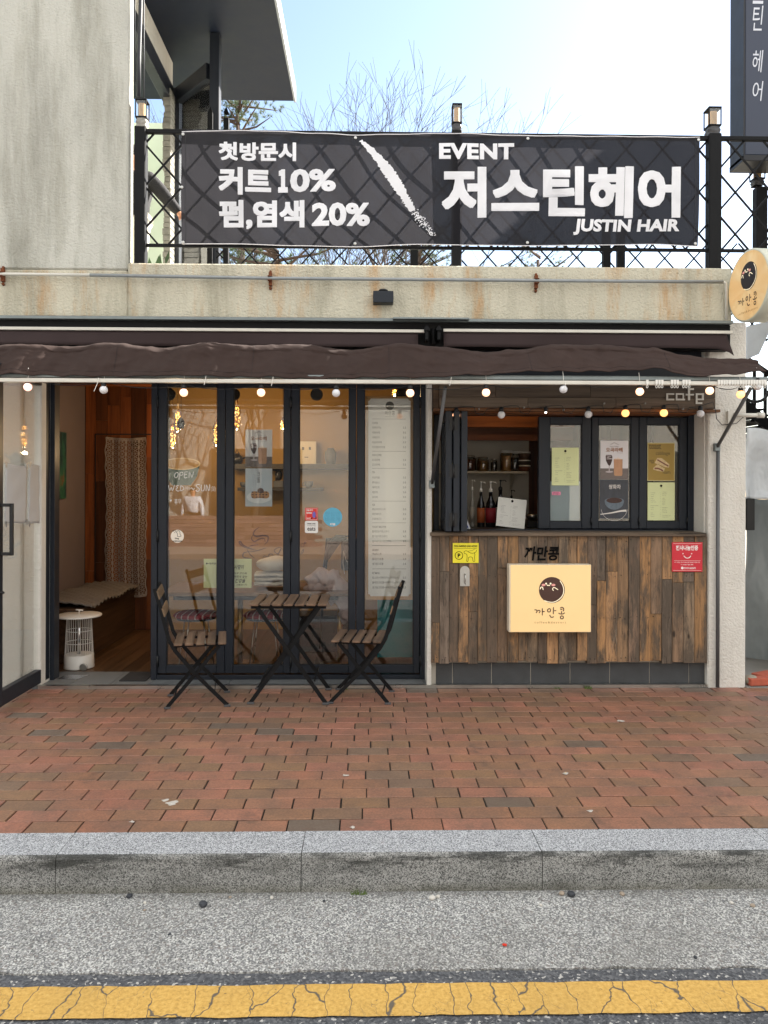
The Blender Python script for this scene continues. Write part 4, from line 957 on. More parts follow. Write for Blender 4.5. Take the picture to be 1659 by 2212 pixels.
CREAM = M('lightbox_face', 'dcbd88', .5, var=.04, vs=3, emit='ffd696', estr=.07)
CREAM2 = M('drum_face', 'dcc69c', .5, var=.03, vs=2, emit='ffd696', estr=.05)
BROWN = M('bean_brown', '4a2f26', .6); CHEEK = M('cheek_pink', 'e9a39a', .6); LBS = M('lightbox_side', 'd8cdb8', .5)
LOGW = M('logo_white', 'f3e7cf', .6, emit='ffe6b4', estr=.1)
def logo(parent, fn, dark, white=None, pinkm=None, sub=True, k=1.0):
    "round bean emblem with a small face and the brushed shop name, drawn in sketch units; fn(x, y, layer) -> world point"
    white = white or LOGW; pinkm = pinkm or CHEEK
    def circ(b, cx, cy, rx, ry, l, n=40): b.prism([(cx+rx*math.cos(2*math.pi*i/n), cy+ry*math.sin(2*math.pi*i/n)) for i in range(n)], lambda u, v, d: fn(u, v, l), 0)
    def st(b, pts, wd, l):
        q = []; n = len(pts)
        for i in range(n-1):
            p0, p1, p2, p3 = [Vector((*pts[max(0, min(n-1, j))], 0)) for j in (i-1, i, i+1, i+2)]
            for s_ in range(5):
                t = s_/5; q.append((p1*2+(p2-p0)*t+(p0*2-p1*5+p2*4-p3)*t*t+(-p0+p1*3-p2*3+p3)*t**3)*.5)
        q.append(Vector((*pts[-1], 0))); bb = len(b.v)
        for i, p in enumerate(q):
            d = q[min(i+1, len(q)-1)]-q[max(i-1, 0)]; l_ = d.length or 1; nx, ny = -d.y/l_*wd/2, d.x/l_*wd/2
            b.v += [Vector(fn(p.x+nx, p.y+ny, l)), Vector(fn(p.x-nx, p.y-ny, l))]
        for i in range(len(q)-1): b.face([bb+2*i, bb+2*i+2, bb+2*i+3, bb+2*i+1])
        for p in (pts[0], pts[-1]): circ(b, p[0], p[1], wd*.49, wd*.49, l+.25, 10)
    b = B(); circ(b, 820, 662, 228, 230, 0, 56); b.build('emblem', dark, parent)
    b = B(); st(b, [(965, 500), (1010, 580), (1028, 665), (1008, 755), (940, 830), (850, 874), (760, 870), (690, 848)], 13, 1); b.build('emblem_line', white, parent)
    for pts in ([(613, 643), (630, 612), (655, 612), (665, 655)], [(848, 670), (832, 650), (840, 625), (870, 620), (925, 655)], [(733, 570), (745, 583), (758, 577), (770, 584), (785, 573)]):
        b = B(); st(b, pts, 13, 1); b.build('emblem_line', white, parent)
    for ex in (718, 797): b = B(); circ(b, ex, 548, 16, 16, 1, 14); b.build('emblem_eye', white, parent)
    for ex in (673, 846): b = B(); circ(b, ex, 573, 35, 21, 1, 20); b.build('emblem_cheek', pinkm, parent)
    b = B(); W_ = 17
    for pts in ([(520, 1010), (545, 1012), (560, 1035), (545, 1060)], [(575, 1020), (600, 1020), (612, 1040), (598, 1060)], [(652, 990), (652, 1100)], [(655, 1040), (690, 1040)], [(748, 1005), (745, 1035), (765, 1048), (790, 1040), (795, 1005), (775, 988), (748, 1005)],
                [(848, 970), (845, 1078)], [(868, 1024), (890, 1024)], [(783, 1105), (800, 1135), (825, 1142), (848, 1132)], [(970, 978), (1000, 965), (1025, 985), (1028, 1015), (1018, 1028)], [(975, 1005), (1000, 998)], [(990, 1040), (990, 1068)], [(942, 1070), (970, 1082), (1010, 1082), (1043, 1065)],
                [(996+26*math.cos(a), 1143+26*math.sin(a)) for a in [j*math.pi/6 for j in range(13)]]): st(b, pts, W_, 1)
    b.build('shop_name', dark, parent)
    if sub: b = B(); write(b, 'coffee&dessert', lambda u, v: fn(515+553*u, 1248-36*v, 1), .0, 0, 1.5); b.build('small_print', M('sign_print_tan', '8f7145', .6), parent)
# square lit box sign on the planks
lb = thing('lightbox_sign', 'square glowing cream lightbox sign with a dark bean emblem on the planks', 'sign', tuple(P(1188, 1365, -.1)))
b = B(); b.pbox(1099.5, 1219.5, 1277, 1366, -.105, -.013); b.build('box', LBS, lb, bevel=.004)
b = B(); b.pbox(1103, 1220.5, 1276, 1365, -.1075, -.1052); b.build('face', CREAM, lb)
fl = lambda x, y, l: P(1091.5+.1228*x, 1193.3+.1228*y, -.1085-.0006*l)
logo(lb, fl, BROWN)
# small shop name brushed above it
b = B(); pwrite(b, '까만콩', 1132, 1180, 1208, 1211, -.016, .03, .15); b.build('shop_name_lettering', INK, None, label='black calligraphy letters on the planks right above the glowing sign', cat='lettering')
# yellow dog parking plate
YEL = M('yellow_plate', 'e8dc2c', .4, var=.02)
o, yp = sheet('dog_parking_sign', 978, 1173, 1034, 1216, -.014, YEL, 'small yellow plate with a leashed dog drawing on the planks', 'sign', .003)
b = B(); pwrite(b, 'DOG PARKING LEAD HOOK!', 981, 1177.5, 1031, 1182, yp, .03); 
def ring(b, px, py, r, wd, Y, n=28, a0=0, a1=2*math.pi):
    k = (Y-CAM.y)/F; c = P(px, py, Y); bb = len(b.v)
    for i in range(n+1):
        a = a0+(a1-a0)*i/n
        for q in (r-wd/2, r+wd/2): b.v.append(Vector((c.x+q*k*math.cos(a), Y, c.z+q*k*math.sin(a))))
    for i in range(n): b.face([bb+2*i, bb+2*i+1, bb+2*i+3, bb+2*i+2])
ring(b, 991.5, 1200, 8.3, 1.3, yp); pwrite(b, 'P', 988.7, 1195.5, 994.5, 1204.5, yp, .04)
stroke(b, [(1002, 1193), (1005, 1190), (1010, 1190.5), (1013, 1193), (1019, 1195), (1024, 1194.5), (1028, 1192), (1030, 1188)], .9, yp)
stroke(b, [(1002, 1193), (1004, 1196), (1008, 1197), (1009, 1204), (1008, 1212), (1011, 1212), (1012.5, 1204), (1020, 1204), (1022, 1212), (1025.5, 1212), (1025, 1203), (1026, 1197), (1024, 1194.5)], .9, yp)
stroke(b, [(1011, 1191), (1014, 1190), (1020, 1189), (1027, 1185)], .6, yp); b.pbox(981, 1184.3, 1031, 1184.9, yp, yp+.0004)
child(b, 'print', INK, o)
# lead hook
lh = thing('lead_hook', 'oval steel plate with a small hook below the yellow plate', 'hook', tuple(P(1004, 1265, -.015)))
b = B(); c0 = P(1004, 1233, -.015); c1 = P(1004, 1266, -.015); hw = .0365
b.prism([(hw*math.cos(a), c0.z+hw*math.sin(a)) for a in [math.pi*i/16 for i in range(17)]]+[(-hw, c1.z), (hw, c1.z)], lambda u, v, d: (c0.x+u, -.016-d, v), .003); b.build('plate', STEEL, lh, fixn=True)
z = P(1004, 1240, -.02).z; x = c0.x
b = B(); b.tube([(x, -.018, z), (x, -.045, z), (x, -.052, z-.01), (x, -.050, z-.05), (x, -.044, z-.066), (x, -.055, z-.07), (x, -.062, z-.058)], .0045, 8); b.build('hook', STEEL, lh)
# red plate
RED = M('red_plate', 'c21f32', .4, var=.03); WHT = M('print_white', 'e6dfdc', .5, var=.01)
o, yp = sheet('donor_sign', 1451.5, 1171.5, 1517.5, 1235, -.016, RED, 'red square plate with a white smile at the right end of the planks', 'sign', .004, bevel=.001)
b = B(); pwrite(b, '천사나눔인증', 1460, 1178, 1508, 1189, yp, .035); disc(b, 1475.5, 1196, 1.3, yp, 10); disc(b, 1494, 1196, 1.3, yp, 10)
stroke(b, [(1477, 1200.5), (1481, 1204.5), (1485, 1205.5), (1489, 1204.5), (1492.5, 1200.5)], 1.7, yp)
b.pbox(1456, 1211, 1513, 1211.5, yp, yp+.0004); pwrite(b, '이 가게는 천사나눔인증 후원가게입니다', 1457, 1213.5, 1512, 1216, yp, .01); pwrite(b, '나눔전화', 1471, 1218.5, 1498, 1221, yp, .01)
disc(b, 1474, 1227, 3, yp, 12); pwrite(b, '한국천사나눔운동본부', 1478, 1225, 1503, 1229.5, yp, .02)
for q in ((1454, 1174, 1515, 1174.5), (1454, 1232, 1515, 1232.5)): b.pbox(*q, yp, yp+.0004)
child(b, 'print', WHT, o)
# ---- menu sheets
def menu_sheet(px0, py0, px1, py1, Y, label, mat=PAPER_G, lean=None, seed=1):
    o, yp = sheet('menu_sheet', px0, py0, px1, py1, Y, mat, label, 'menu', .0012, group='printed price lists at the hatch')
    W, H = px1-px0, py1-py0; b = B(); r_ = random.Random(seed)
    disc(b, px0+W*.5, py0+H*.09, W*.045, yp, 16); pwrite(b, '까만콩', px0+W*.46, py0+H*.135, px0+W*.54, py0+H*.15, yp, .01); child(b, 'emblem', INK, o)
    b = B(); it_ = [('COFFEE', '아메리카노', '카페라떼', '카페모카', '바닐라라떼', '카라멜마끼아또', '', 'NON-COFFEE', '오곡라떼', '초코라떼', '', 'ADE', '레몬에이드', '자몽에이드'), ('YOGURT', '플레인요거트', '딸기요거트', '', 'TEA', '카모마일', '루이보스', '페퍼민트', '레몬차', '', 'DESSERT', '옛날토스트', '플레인크로플', '생크림크로플', '', '토스트+아메리카노/아이스티', '크로플+아메리카노')]
    for ci, colm in enumerate(it_):
        for i, s_ in enumerate(colm):
            if not s_: continue
            x = px0+W*(.11+.43*ci); y = py0+H*(.25+i*.041 if ci else .27+i*.048); pwrite(b, s_, x, y, x+W*min(.3, .028*len(s_)), y+H*.014, yp, .004)
            if ci == 0: pwrite(b, '3.5', px0+W*.46, y, px0+W*.49, y+H*.012, yp)
    child(b, 'print', INK_G, o); return o
menu_sheet(1192, 967, 1250.5, 1048.5, YW+.012, 'green tinted price list on the first sash right of the opening', seed=1)
menu_sheet(1399, 1042, 1457.5, 1124, YW+.012, 'green tinted price list under the ochre toast poster', seed=2)
# menu leaning in the open hatch
o = menu_sheet(1071, 1076, 1133, 1139, YW+.12, 'white price list leaning tilted on the counter of the open hatch', PAPER, seed=3)
piv = Vector((0, 0, 0))
o.rotation_euler = (R(-9), R(6.5), 0)
# frosted lower half with pink note
b = B(); gx = (1189, 1256); b.pbox(gx[0], 1040, gx[1], 1125, YW+.026, YW+.028)
b.build('frosted_film', M('frosted', 'a9b3b8', .6, var=.04), None, label='pale frosted film behind the lower half of the first sash', cat='window film')
o, yp = sheet('notice_label', 1192.5, 1062, 1211, 1069.5, YW+.012, M('pink_label', 'e58aa8', .5), 'tiny pink label on the first sash below the price list', 'label', .0012)
b = B(); pwrite(b, '배달 포장', 1195, 1063.5, 1207, 1065.3, yp, .02); pwrite(b, '주문 환영합니다', 1194, 1066.3, 1209.5, 1068.3, yp, .02); child(b, 'print', INK, o)
# grain latte posters (on the hatch sash and on the folding door)
def latte(px0, py0, px1, py1, Y, label, dim=False):
    W, H = px1-px0, py1-py0; o, yp = sheet('latte_poster', px0, py0, px1, py1, Y, M('poster_white', 'd5d3d6', .45, var=.02), label, 'poster', .0012, group='grain latte posters')
    fx = lambda u: px0+W*u; fy = lambda v: py0+H*v; y1 = yp-.0004; y2 = yp-.0008
    b = B(); b.pbox(fx(0), fy(.72), fx(1), fy(1), y1+.0004, yp+.0006); child(b, 'table_print', M('poster_table', '6f6561', .6, var=.3, vs=30, scale=(1, 1, 8)), o)
    b = B(); pwrite(b, '오곡라떼', fx(.2), fy(.18), fx(.8), fy(.295), y1, .035); child(b, 'title', M('poster_brown', '8e5a35', .6), o)
    b = B(); stroke(b, [(fx(.36), fy(.10)), (fx(.45), fy(.07)), (fx(.5), fy(.05)), (fx(.56), fy(.075)), (fx(.66), fy(.10))], .7, y1); pwrite(b, 'GRAIN LATTE MENU', fx(.34), fy(.14), fx(.66), fy(.16), y1, .01)
    pwrite(b, '고소하고 든든한 한잔', fx(.58), fy(.31), fx(.8), fy(.325), y1, .005)
    # glass of red beans
    b.prism([(fx(u), fy(v)) for u, v in ((.19, .40), (.21, .37), (.40, .37), (.43, .42), (.42, .52), (.37, .62), (.32, .66), (.27, .62), (.20, .52))], lambda u, v, d: P(u, v, y1-.0002*d), 0)
    child(b, 'print', M('poster_dark', '3b2623', .6, var=.5, vs=60), o)
    b = B(); b.pbox(fx(.30), fy(.66), fx(.335), fy(.80), y1, y1+.0002); b.prism([(fx(.32+.14*math.cos(a)), fy(.81+.022*math.sin(a))) for a in [k*.45 for k in range(14)]], lambda u, v, d: P(u, v, y1), 0)
    for k in range(9): q = random.Random(k); b.prism([(fx(.22+.19*q.random()+.02*math.cos(a)), fy(.4+.10*(k % 3)/3+.02*math.sin(a))) for a in [j*1.05 for j in range(6)]], lambda u, v, d: P(u, v, y2), 0)
    child(b, 'glass_print', M('poster_glass', 'b9aeb0', .5), o)
    b = B(); b.prism([(fx(u), fy(v)) for u, v in ((.48, .48), (.80, .48), (.79, .88), (.76, .915), (.52, .915), (.49, .88))], lambda u, v, d: P(u, v, y1), 0); child(b, 'drink_print', M('poster_latte', 'b78a67', .5, var=.15, vs=30), o)
    b = B(); b.prism([(fx(u), fy(v)) for u, v in ((.5, .485), (.53, .44), (.58, .465), (.63, .43), (.70, .46), (.78, .485))], lambda u, v, d: P(u, v, y2), 0); child(b, 'cream_print', M('poster_cream', 'dcc9bb', .5), o)
    return o
latte(1297, 952, 1357, 1035, YW+.012, 'drink poster with brown title on the middle sash of the hatch')
latte(530, 928, 588, 1009, YD+.035, 'faded drink poster on the second folding door')
# tea poster: dark with a stone bowl
o, yp = sheet('tea_poster', 1296, 1036, 1357, 1120, YW+.012, M('poster_night', '34373f', .45, var=.45, vs=18, scale=(1.5, 1, .4)), 'dark poster with a stone tea bowl, under the drink poster', 'poster', .0012)
b = B(); pwrite(b, '쌍화차', 1315, 1046.5, 1341, 1056.5, yp, .015); 
stroke(b, [(1297, 1111), (1320, 1108), (1340, 1104), (1353, 1103)], lambda t: 1.5+3*t, yp-.0012); ring(b, 1327, 1096, 29, .6, yp, 30, math.pi*1.05, math.pi*1.95); child(b, 'print', M('poster_pale', 'd8d2cb', .5), o)
b = B(); b.prism([(1327+28*math.cos(a), 1098+13*math.sin(a)) for a in [k*.3 for k in range(21)]], lambda u, v, d: P(u, v, yp-.0001), 0) if False else None
b.prism([(1327+21*math.cos(a), 1082+(19 if math.sin(a) > 0 else 7)*math.sin(a)) for a in [k*math.pi/15 for k in range(30)]], lambda u, v, d: P(u, v, yp-.0003), 0); child(b, 'bowl_print', M('poster_bowl', '5f6b76', .6, var=.4, vs=40), o)
b = B(); b.prism([(1327+17*math.cos(a), 1081+6*math.sin(a)) for a in [k*math.pi/12 for k in range(24)]], lambda u, v, d: P(u, v, yp-.0007), 0); child(b, 'tea_print', M('poster_tea', '3a1e16', .5, var=.6, vs=90), o)
# toast poster
OCH = M('poster_ochre', '9a7f33', .5, var=.04)
b = B(); b.pbox(1398.5, 956.5, 1457.5, 1039, YW+.0125, YW+.013); o0 = b.build('toast_poster', M('poster_border', 'c9c08c', .6), None, label='ochre toast poster on the right hand sash of the hatch', cat='poster')
b = B(); b.pbox(1400, 958, 1456, 1037.5, YW+.0112, YW+.0124); child(b, 'field', OCH, o0); yp = YW+.0108
b = B(); pwrite(b, 'toast', 1402, 959, 1428, 970, yp, .01); pwrite(b, 'cabbage', 1417, 975, 1447, 985, yp, 0); pwrite(b, 'egg', 1403, 993, 1413, 1001, yp, 0); pwrite(b, 'ham', 1432, 1016, 1448, 1023.5, yp, 0); child(b, 'print', M('poster_ink', '4a3f1d', .6), o0)
b = B(); b.prism([(1414, 1000), (1420, 989), (1430, 990), (1446, 1003), (1445, 1010), (1436, 1009), (1425, 1004)], lambda u, v, d: P(u, v, yp), 0); b.prism([(1412, 1010), (1420, 1003), (1436, 1012), (1434, 1019), (1420, 1017), (1411, 1014)], lambda u, v, d: P(u, v, yp), 0); child(b, 'bread_print', M('poster_bread', 'c9b184', .5, var=.35, vs=60), o0)
b = B(); stroke(b, [(1420, 993), (1430, 999), (1444, 1007)], 3, yp-.0004); stroke(b, [(1414, 1012), (1422, 1012), (1432, 1017)], 3.4, yp-.0004); child(b, 'filling_print', M('poster_filling', '7a4a34', .5, var=.6, vs=70), o0)
# waffle poster
o, yp = sheet('waffle_poster', 530, 1012, 588, 1094, YD+.035, M('poster_bluegrey', 'b4bcc4', .45, var=.12, vs=7), 'pale blue grey waffle poster below the drink poster on the folding door', 'poster', .0012)
b = B(); pwrite(b, '크', 555.5, 1020, 562, 1027, yp); pwrite(b, '로', 555.5, 1030, 562, 1036, yp); pwrite(b, '플', 555.5, 1036.5, 562, 1043, yp); child(b, 'print', INK_G, o)
b = B(); b.prism([(560+27*math.cos(a), 1074+13*math.sin(a)) for a in [k*math.pi/14 for k in range(28)]], lambda u, v, d: P(u, v, yp), 0); child(b, 'plate_print', M('poster_plate', 'd3d6d9', .4), o)
b = B(); b.prism([(562+20*math.cos(a), 1069+9*math.sin(a)+2*math.sin(a*3)) for a in [k*math.pi/14 for k in range(28)]], lambda u, v, d: P(u, v, yp-.0004), 0); child(b, 'waffle_print', M('poster_waffle', 'a87a4e', .5), o)
b = B()
for i in range(14):
    q = random.Random(i+4); cx, cy = 546+(i % 5)*7.5+q.uniform(-1, 1), 1063+(i//5)*5.5; b.prism([(cx+2.3*math.cos(a), cy+1.6*math.sin(a)) for a in [k*1.05 for k in range(6)]], lambda u, v, d: P(u, v, yp-.0008), 0)
b.prism([(563+7*math.cos(a), 1060+6*math.sin(a)) for a in [k*.5 for k in range(12)]], lambda u, v, d: P(u, v, yp-.0010), 0)
child(b, 'syrup_print', M('poster_syrup', '4b2a20', .4), o)
# stickers on the folding doors
Ys = YD+.015
def rsheet(name, px, py, r, mat, label, cat, Y=Ys):
    b = B(); disc(b, px, py, r, Y-.0015, 40, 1, .0015); return b.build(name, mat, None, label=label, cat=cat, fixn=True), Y-.0023
o, yp = rsheet('dog_sticker', 383, 1158.5, 14, M('sticker_cream', 'e9e1d3', .5, var=.02), 'round cream dog sticker low on the first folding door', 'sticker')
b = B(); pwrite(b, 'Dog', 378, 1161.5, 386.5, 1165.5, yp, .05); pwrite(b, 'welcome', 372.5, 1167, 393.5, 1170, yp, .05)
stroke(b, [(376, 1149), (373.5, 1147), (374.5, 1145), (376.5, 1146.5), (378.5, 1145), (380, 1147), (376.5, 1151)], .7, yp)
stroke(b, [(383, 1158.5), (383.5, 1153), (381, 1150), (383, 1147), (386, 1146.5), (388.5, 1149), (389, 1154), (391, 1158.5), (383, 1159)], .8, yp); child(b, 'print', INK, o)
o, yp = sheet('delivery_sticker', 659, 1097, 686.5, 1124, Ys, M('sticker_red', 'd0281f', .4, var=.03), 'small square red delivery sticker on the third folding door', 'sticker', .0012)
b = B(); pwrite(b, '오늘 뭐가', 662, 1100, 676, 1104, yp, .05); pwrite(b, '땡겨요?', 662, 1106, 674, 1110, yp, .05); pwrite(b, 'open!', 662, 1117.5, 671, 1121, yp, .03)
for q in ((661, 1098.3, 685, 1098.8), (661, 1122, 685, 1122.5), (661, 1098.8, 661.4, 1122), (684.5, 1098.8, 685, 1122)): b.pbox(*q, yp, yp+.0003)
child(b, 'print', WHT, o)
b = B(); b.prism([(678.5+3.6*math.cos(a), 1112+7*math.sin(a)) for a in [k*.5 for k in range(12)]], lambda u, v, d: P(u, v, yp-.0004), 0); child(b, 'blob_print', M('sticker_violet', '6d63b8', .5), o)
b = B(); stroke(b, [(675, 1118), (672.5, 1120), (675, 1121)], 1.3, yp-.0005); stroke(b, [(682, 1116), (683.5, 1120), (680.5, 1120.5)], 1.3, yp-.0005); child(b, 'feet_print', INK, o)
b = B(); x0, y0, x1, y1 = 658.5, 1125, 687, 1151.5; rc = 4; pts = []
for (cx, cy, a0) in ((x1-rc, y1-rc, 0), (x0+rc, y1-rc, 90), (x0+rc, y0+rc, 180), (x1-rc, y0+rc, 270)):
    for k in range(5): a = R(a0+k*22.5); pts.append((cx+rc*math.cos(a), cy+rc*math.sin(a)))
b.prism(pts, lambda u, v, d: P(u, v, Ys-.0012+d) if d else P(u, v, Ys-.0012), .0012); o = b.build('eats_sticker', M('sticker_white', 'dddcd9', .4, var=.02), None, label='white rounded sticker reading eats under the red sticker', cat='sticker', fixn=True); yp = Ys-.002
b = B(); pwrite(b, '일회용품 안심배달', 664, 1130, 681.5, 1132.6, yp, .03); pwrite(b, 'eats', 664, 1138.5, 681.5, 1146.5, yp, .01); child(b, 'print', INK, o)
b = B(); pwrite(b, 'coupang', 664, 1134, 681.5, 1137.6, yp, .0); child(b, 'faded_print', M('faded_ink', '9a9896', .6), o)
o, yp = rsheet('blue_sticker', 718.5, 1117, 20.5, M('sticker_blue', '5aaccb', .4, var=.03), 'large round sky blue sticker on the third folding door', 'sticker')
b = B(); pwrite(b, '안심안', 703, 1105, 734, 1115, yp, .0); pwrite(b, '바르게', 703, 1117, 734, 1127, yp, .0); child(b, 'faded_print', M('faded_blue', '4f97b8', .6), o)
b = B(); pwrite(b, '배민', 713, 1130, 724, 1135, yp, .08); child(b, 'print', WHT, o)
# handwriting on the first pane
CH = M('chalk', 'd9d9d6', .8, emit=None); b = B(); yp = YD+.0145
def hw(pts, wd=1.5): stroke(b, pts, wd, yp)
q = lambda L_: [(480/1.3743+x*.2073, 1150/1.3743+y*.2073) for x, y in L_]
hw(q([(160, 885), (140, 900), (135, 930), (150, 942), (170, 920), (172, 895), (160, 885)])); hw(q([(192, 885), (186, 925), (180, 962)])); hw(q([(192, 888), (215, 885), (222, 900), (210, 915), (190, 915)]))
hw(q([(240, 880), (236, 940), (265, 938)])); hw(q([(240, 882), (270, 880)])); hw(q([(240, 908), (262, 907)])); hw(q([(285, 942), (292, 882), (315, 938), (332, 880)]))
hw(q([(72, 1018), (82, 1078), (100, 1040), (112, 1078), (134, 1015)])); hw(q([(178, 1020), (150, 1030), (165, 1045), (148, 1062), (170, 1082), (186, 1072)])); hw(q([(198, 1020), (196, 1080)])); hw(q([(196, 1020), (225, 1040), (225, 1065), (196, 1080)]))
pwrite(b, '(수)', *[f(z) for f, z in ((lambda z: 349.3+z*.2073, 240), (lambda z: 836.8+z*.2073, 1030), (lambda z: 349.3+z*.2073, 292), (lambda z: 836.8+z*.2073, 1078))], yp, .0)
hw(q([(300, 1060), (312, 1045), (328, 1068), (342, 1050)])); hw(q([(398, 1015), (372, 1012), (358, 1030), (385, 1050), (392, 1070), (370, 1084), (355, 1072)])); hw(q([(415, 1015), (412, 1065), (425, 1080), (442, 1065), (446, 1012)])); hw(q([(462, 1080), (466, 1015), (492, 1078), (500, 1012)]))
pwrite(b, '(일)', 349.3+512*.2073, 836.8+1030*.2073, 349.3+562*.2073, 836.8+1088*.2073, yp, .0); pwrite(b, '♥', 349.3+84*.2073, 836.8+1168*.2073, 349.3+106*.2073, 836.8+1190*.2073, yp); pwrite(b, '휴무', 349.3+132*.2073, 836.8+1160*.2073, 349.3+206*.2073, 836.8+1215*.2073, yp)
b.build('opening_hours_lettering', CH, None, label='white handwritten opening days on the glass of the first folding door', cat='lettering')
# yellow green notice split by the door stiles
o, yp = sheet('health_notice', 440, 1207, 543.5, 1270, YD+.075, PAPER_G, 'wide yellow green handwritten notice behind the first and second folding doors', 'notice', .0015)
b = B(); pwrite(b, '●서울특별시', 445, 1215, 470, 1219.5, yp, .01); pwrite(b, '사람이', 506, 1220, 527, 1230, yp, .02, .2); pwrite(b, '자꾸 웃으며', 505, 1236, 533, 1241, yp, .01, .2); pwrite(b, '편하게 찾는', 505, 1243, 534, 1249, yp, .01, .2); pwrite(b, '건강을', 508, 1250, 530, 1259, yp, .02, .2); pwrite(b, '선물합니다', 511, 1261, 534, 1265, yp, .01, .2); child(b, 'print', INK, o)
# tall menu board behind the last folding door
mb = thing('menu_board', 'tall pale menu board in a wooden frame behind the last folding door', 'menu board', tuple(P(842, 1296, YD+.10)))
b = B(); b.pbox(790, 856, 893.5, 1296, YD+.085, YD+.105); b.build('frame', WOODF, mb, bevel=.003)
x0, y0, x1, y1 = 795.5, 861, 887, 1288; rc = 5; pts = []
for (cx, cy, sx, sy) in ((x1, y1, -1, -1), (x0, y1, 1, -1), (x0, y0, 1, 1), (x1, y0, -1, 1)):
    seq = [(cx+sx*rc*math.cos(a), cy+sy*rc*math.sin(a)) for a in [k*math.pi/8 for k in range(5)]]
    pts += seq if sx*sy < 0 else seq[::-1]
pts2 = []
for p in pts: pts2.append(p)
b = B(); b.prism(pts2, lambda u, v, d: P(u, v, YD+.0825+d), .0018); b.build('board', M('menu_paper', 'e2dfdb', .75, var=.03), mb, fixn=True)
yp = YD+.0818; b = B(); disc(b, 842, 876.5, 9.3, yp, 28, 1, .0002); pwrite(b, '까만콩', 831, 888, 853, 897, yp, .015); pwrite(b, 'coffee&dessert', 831, 899, 853, 900.5, yp)
cx6 = lambda c: 320+c*.3772; cy6 = lambda c: 800+c*.3772
mc = lambda c: 1.3743**-1*(1060+c*200/1264); my = lambda c: (1150+c*200/1264)/1.3743
rowsA = [('COFFEE', '', 668), ('아메리카노', '2.5', 755), ('카페라떼', '3.0', 848), ('카페모카', '3.5', 940), ('바닐라라떼', '3.5', 1030), ('카라멜마끼아또', '3.5', 1122), ('NON-COFFEE', '', 1270), ('오곡라떼', '3.5', 1360), ('초코라떼', '3.5', 1450), ('TEA', '', 1592), ('카모마일', '3.0', 1692), ('루이보스', '3.0', 1785), ('페퍼민트', '3.0', 1876), ('레몬차', '3.0', 1968), ('유자차', '3.0', 2058)]
my2 = lambda c: (1480+c*200/1382)/1.3743
rowsB = [('ADE', '', 128), ('복숭아아이스티', '3.0', 220), ('레몬에이드', '3.5', 318), ('자몽에이드', '3.5', 417), ('YOGURT SMOOTHIE', '', 582), ('플레인요거트스무디', '3.8', 675), ('딸기요거트스무디', '4.0', 775), ('블루베리요거트스무디', '4.0', 875), ('DESSERT', '', 1058), ('옛날토스트', '3.5', 1138), ('플레인크로플', '2.8', 1240), ('생크림크로플', '3.5', 1340), ('SET MENU', '', 1530), ('토스트+아메리카노/아이스티', '5.5', 1623), ('플레인크로플+아메리카노/아이스티', '5.0', 1722), ('생크림크로플+아메리카노/아이스티', '5.5', 1824)]
for rows_, fy_ in ((rowsA, my), (rowsB, my2)):
    for s_, pr, y in rows_:
        yy = fy_(y); h = 2.2 if not pr else 2.6; wd = (len(s_)*2.0 if not pr else len(s_)*4.05); wd = min(wd, 68)
        pwrite(b, s_, 804, yy-h, 804+wd, yy+h, yp, .012 if not pr else .006)
        if pr: pwrite(b, pr, 870.5, yy-h*.8, 877, yy+h*.8, yp, .006)
for y in [my(c) for c in (594, 1199, 1519, 2134)]+[my2(c) for c in (498, 963, 1443)]: b.pbox(804, y-.35, 877, y+.35, yp, yp+.0003)
b.build('print', INK_G, mb)
# round drum sign sticking out at the right
ds = thing('drum_sign', 'round double sided cream lightbox with a bean emblem at the roof corner', 'sign', tuple(P(1614, 695, -.35)))
ctr = P(1636, 617.5, -.28); nrm = Vector((-.995, -.09, 0)).normalized(); tx = Vector((-nrm.y, nrm.x, 0)); tx = tx if tx.x > 0 else -tx
Rz = .263
half = .075
b = B(); b.lathe([(Rz-.012, -half), (Rz, -half+.004), (Rz, half-.004), (Rz-.012, half)], ctr-nrm*half*0, 56, tuple(nrm)); b.build('drum', M('drum_shell', 'c4c6b6', .45, var=.05), ds)
b = B(); b.lathe([(.0001, half+.0005), (Rz-.014, half+.0005)], ctr, 56, tuple(nrm)); b.lathe([(.0001, -half-.0005), (Rz-.014, -half-.0005)], ctr, 56, tuple(nrm)); b.build('face', CREAM2, ds)
def dfn(x, y, l): return ctr+nrm*(half+.002+.0008*l)+tx*((x-785)*.1115*.0040)+Vector((0, 0, (810-y)*.1115*.0040))
logo(ds, dfn, M('bean_black', '232026', .6))
b = B(); b.bar(ctr-tx*.0+Vector((.02, .10, 0)), ctr+Vector((.02, .5, 0)), .05, .05); b.build('bracket', GREYM, ds)
# tall dark hair salon sign
hs = thing('vertical_sign', 'tall dark blue sign with white Korean letters at the top right corner', 'sign', tuple(P(1640, 340, .5)))
YH = .35; b = B(); x0 = XX(1606, YH); z0, z1 = ZZ(335, YH, 1606), ZZ(-420, YH); b.box(x0, x0+.75, YH, YH+.22, z0, z1); b.build('box', M('sign_navy', '2c3446', .4, var=.06), hs, bevel=.008)
b = B(); b.box(x0-.012, x0+.0, YH-.01, YH+.23, z0-.03, z1); b.box(x0-.012, x0+.76, YH-.012, YH+.24, z0-.05, z0-.001); b.build('edge_frame', M('sign_frame', '15161b', .5), hs, bevel=.003)
b = B(); yp = YH-.002
for ch, y0, y1 in (('스', -60, 8), ('틴', 12, 66), ('헤', 108, 156), ('어', 175, 218)): b = B(); pwrite(b, ch, 1626, y0, 1649, y1, yp, .0, .18); b.build('letter', M('sign_letters', 'c9cdd6', .5), hs)
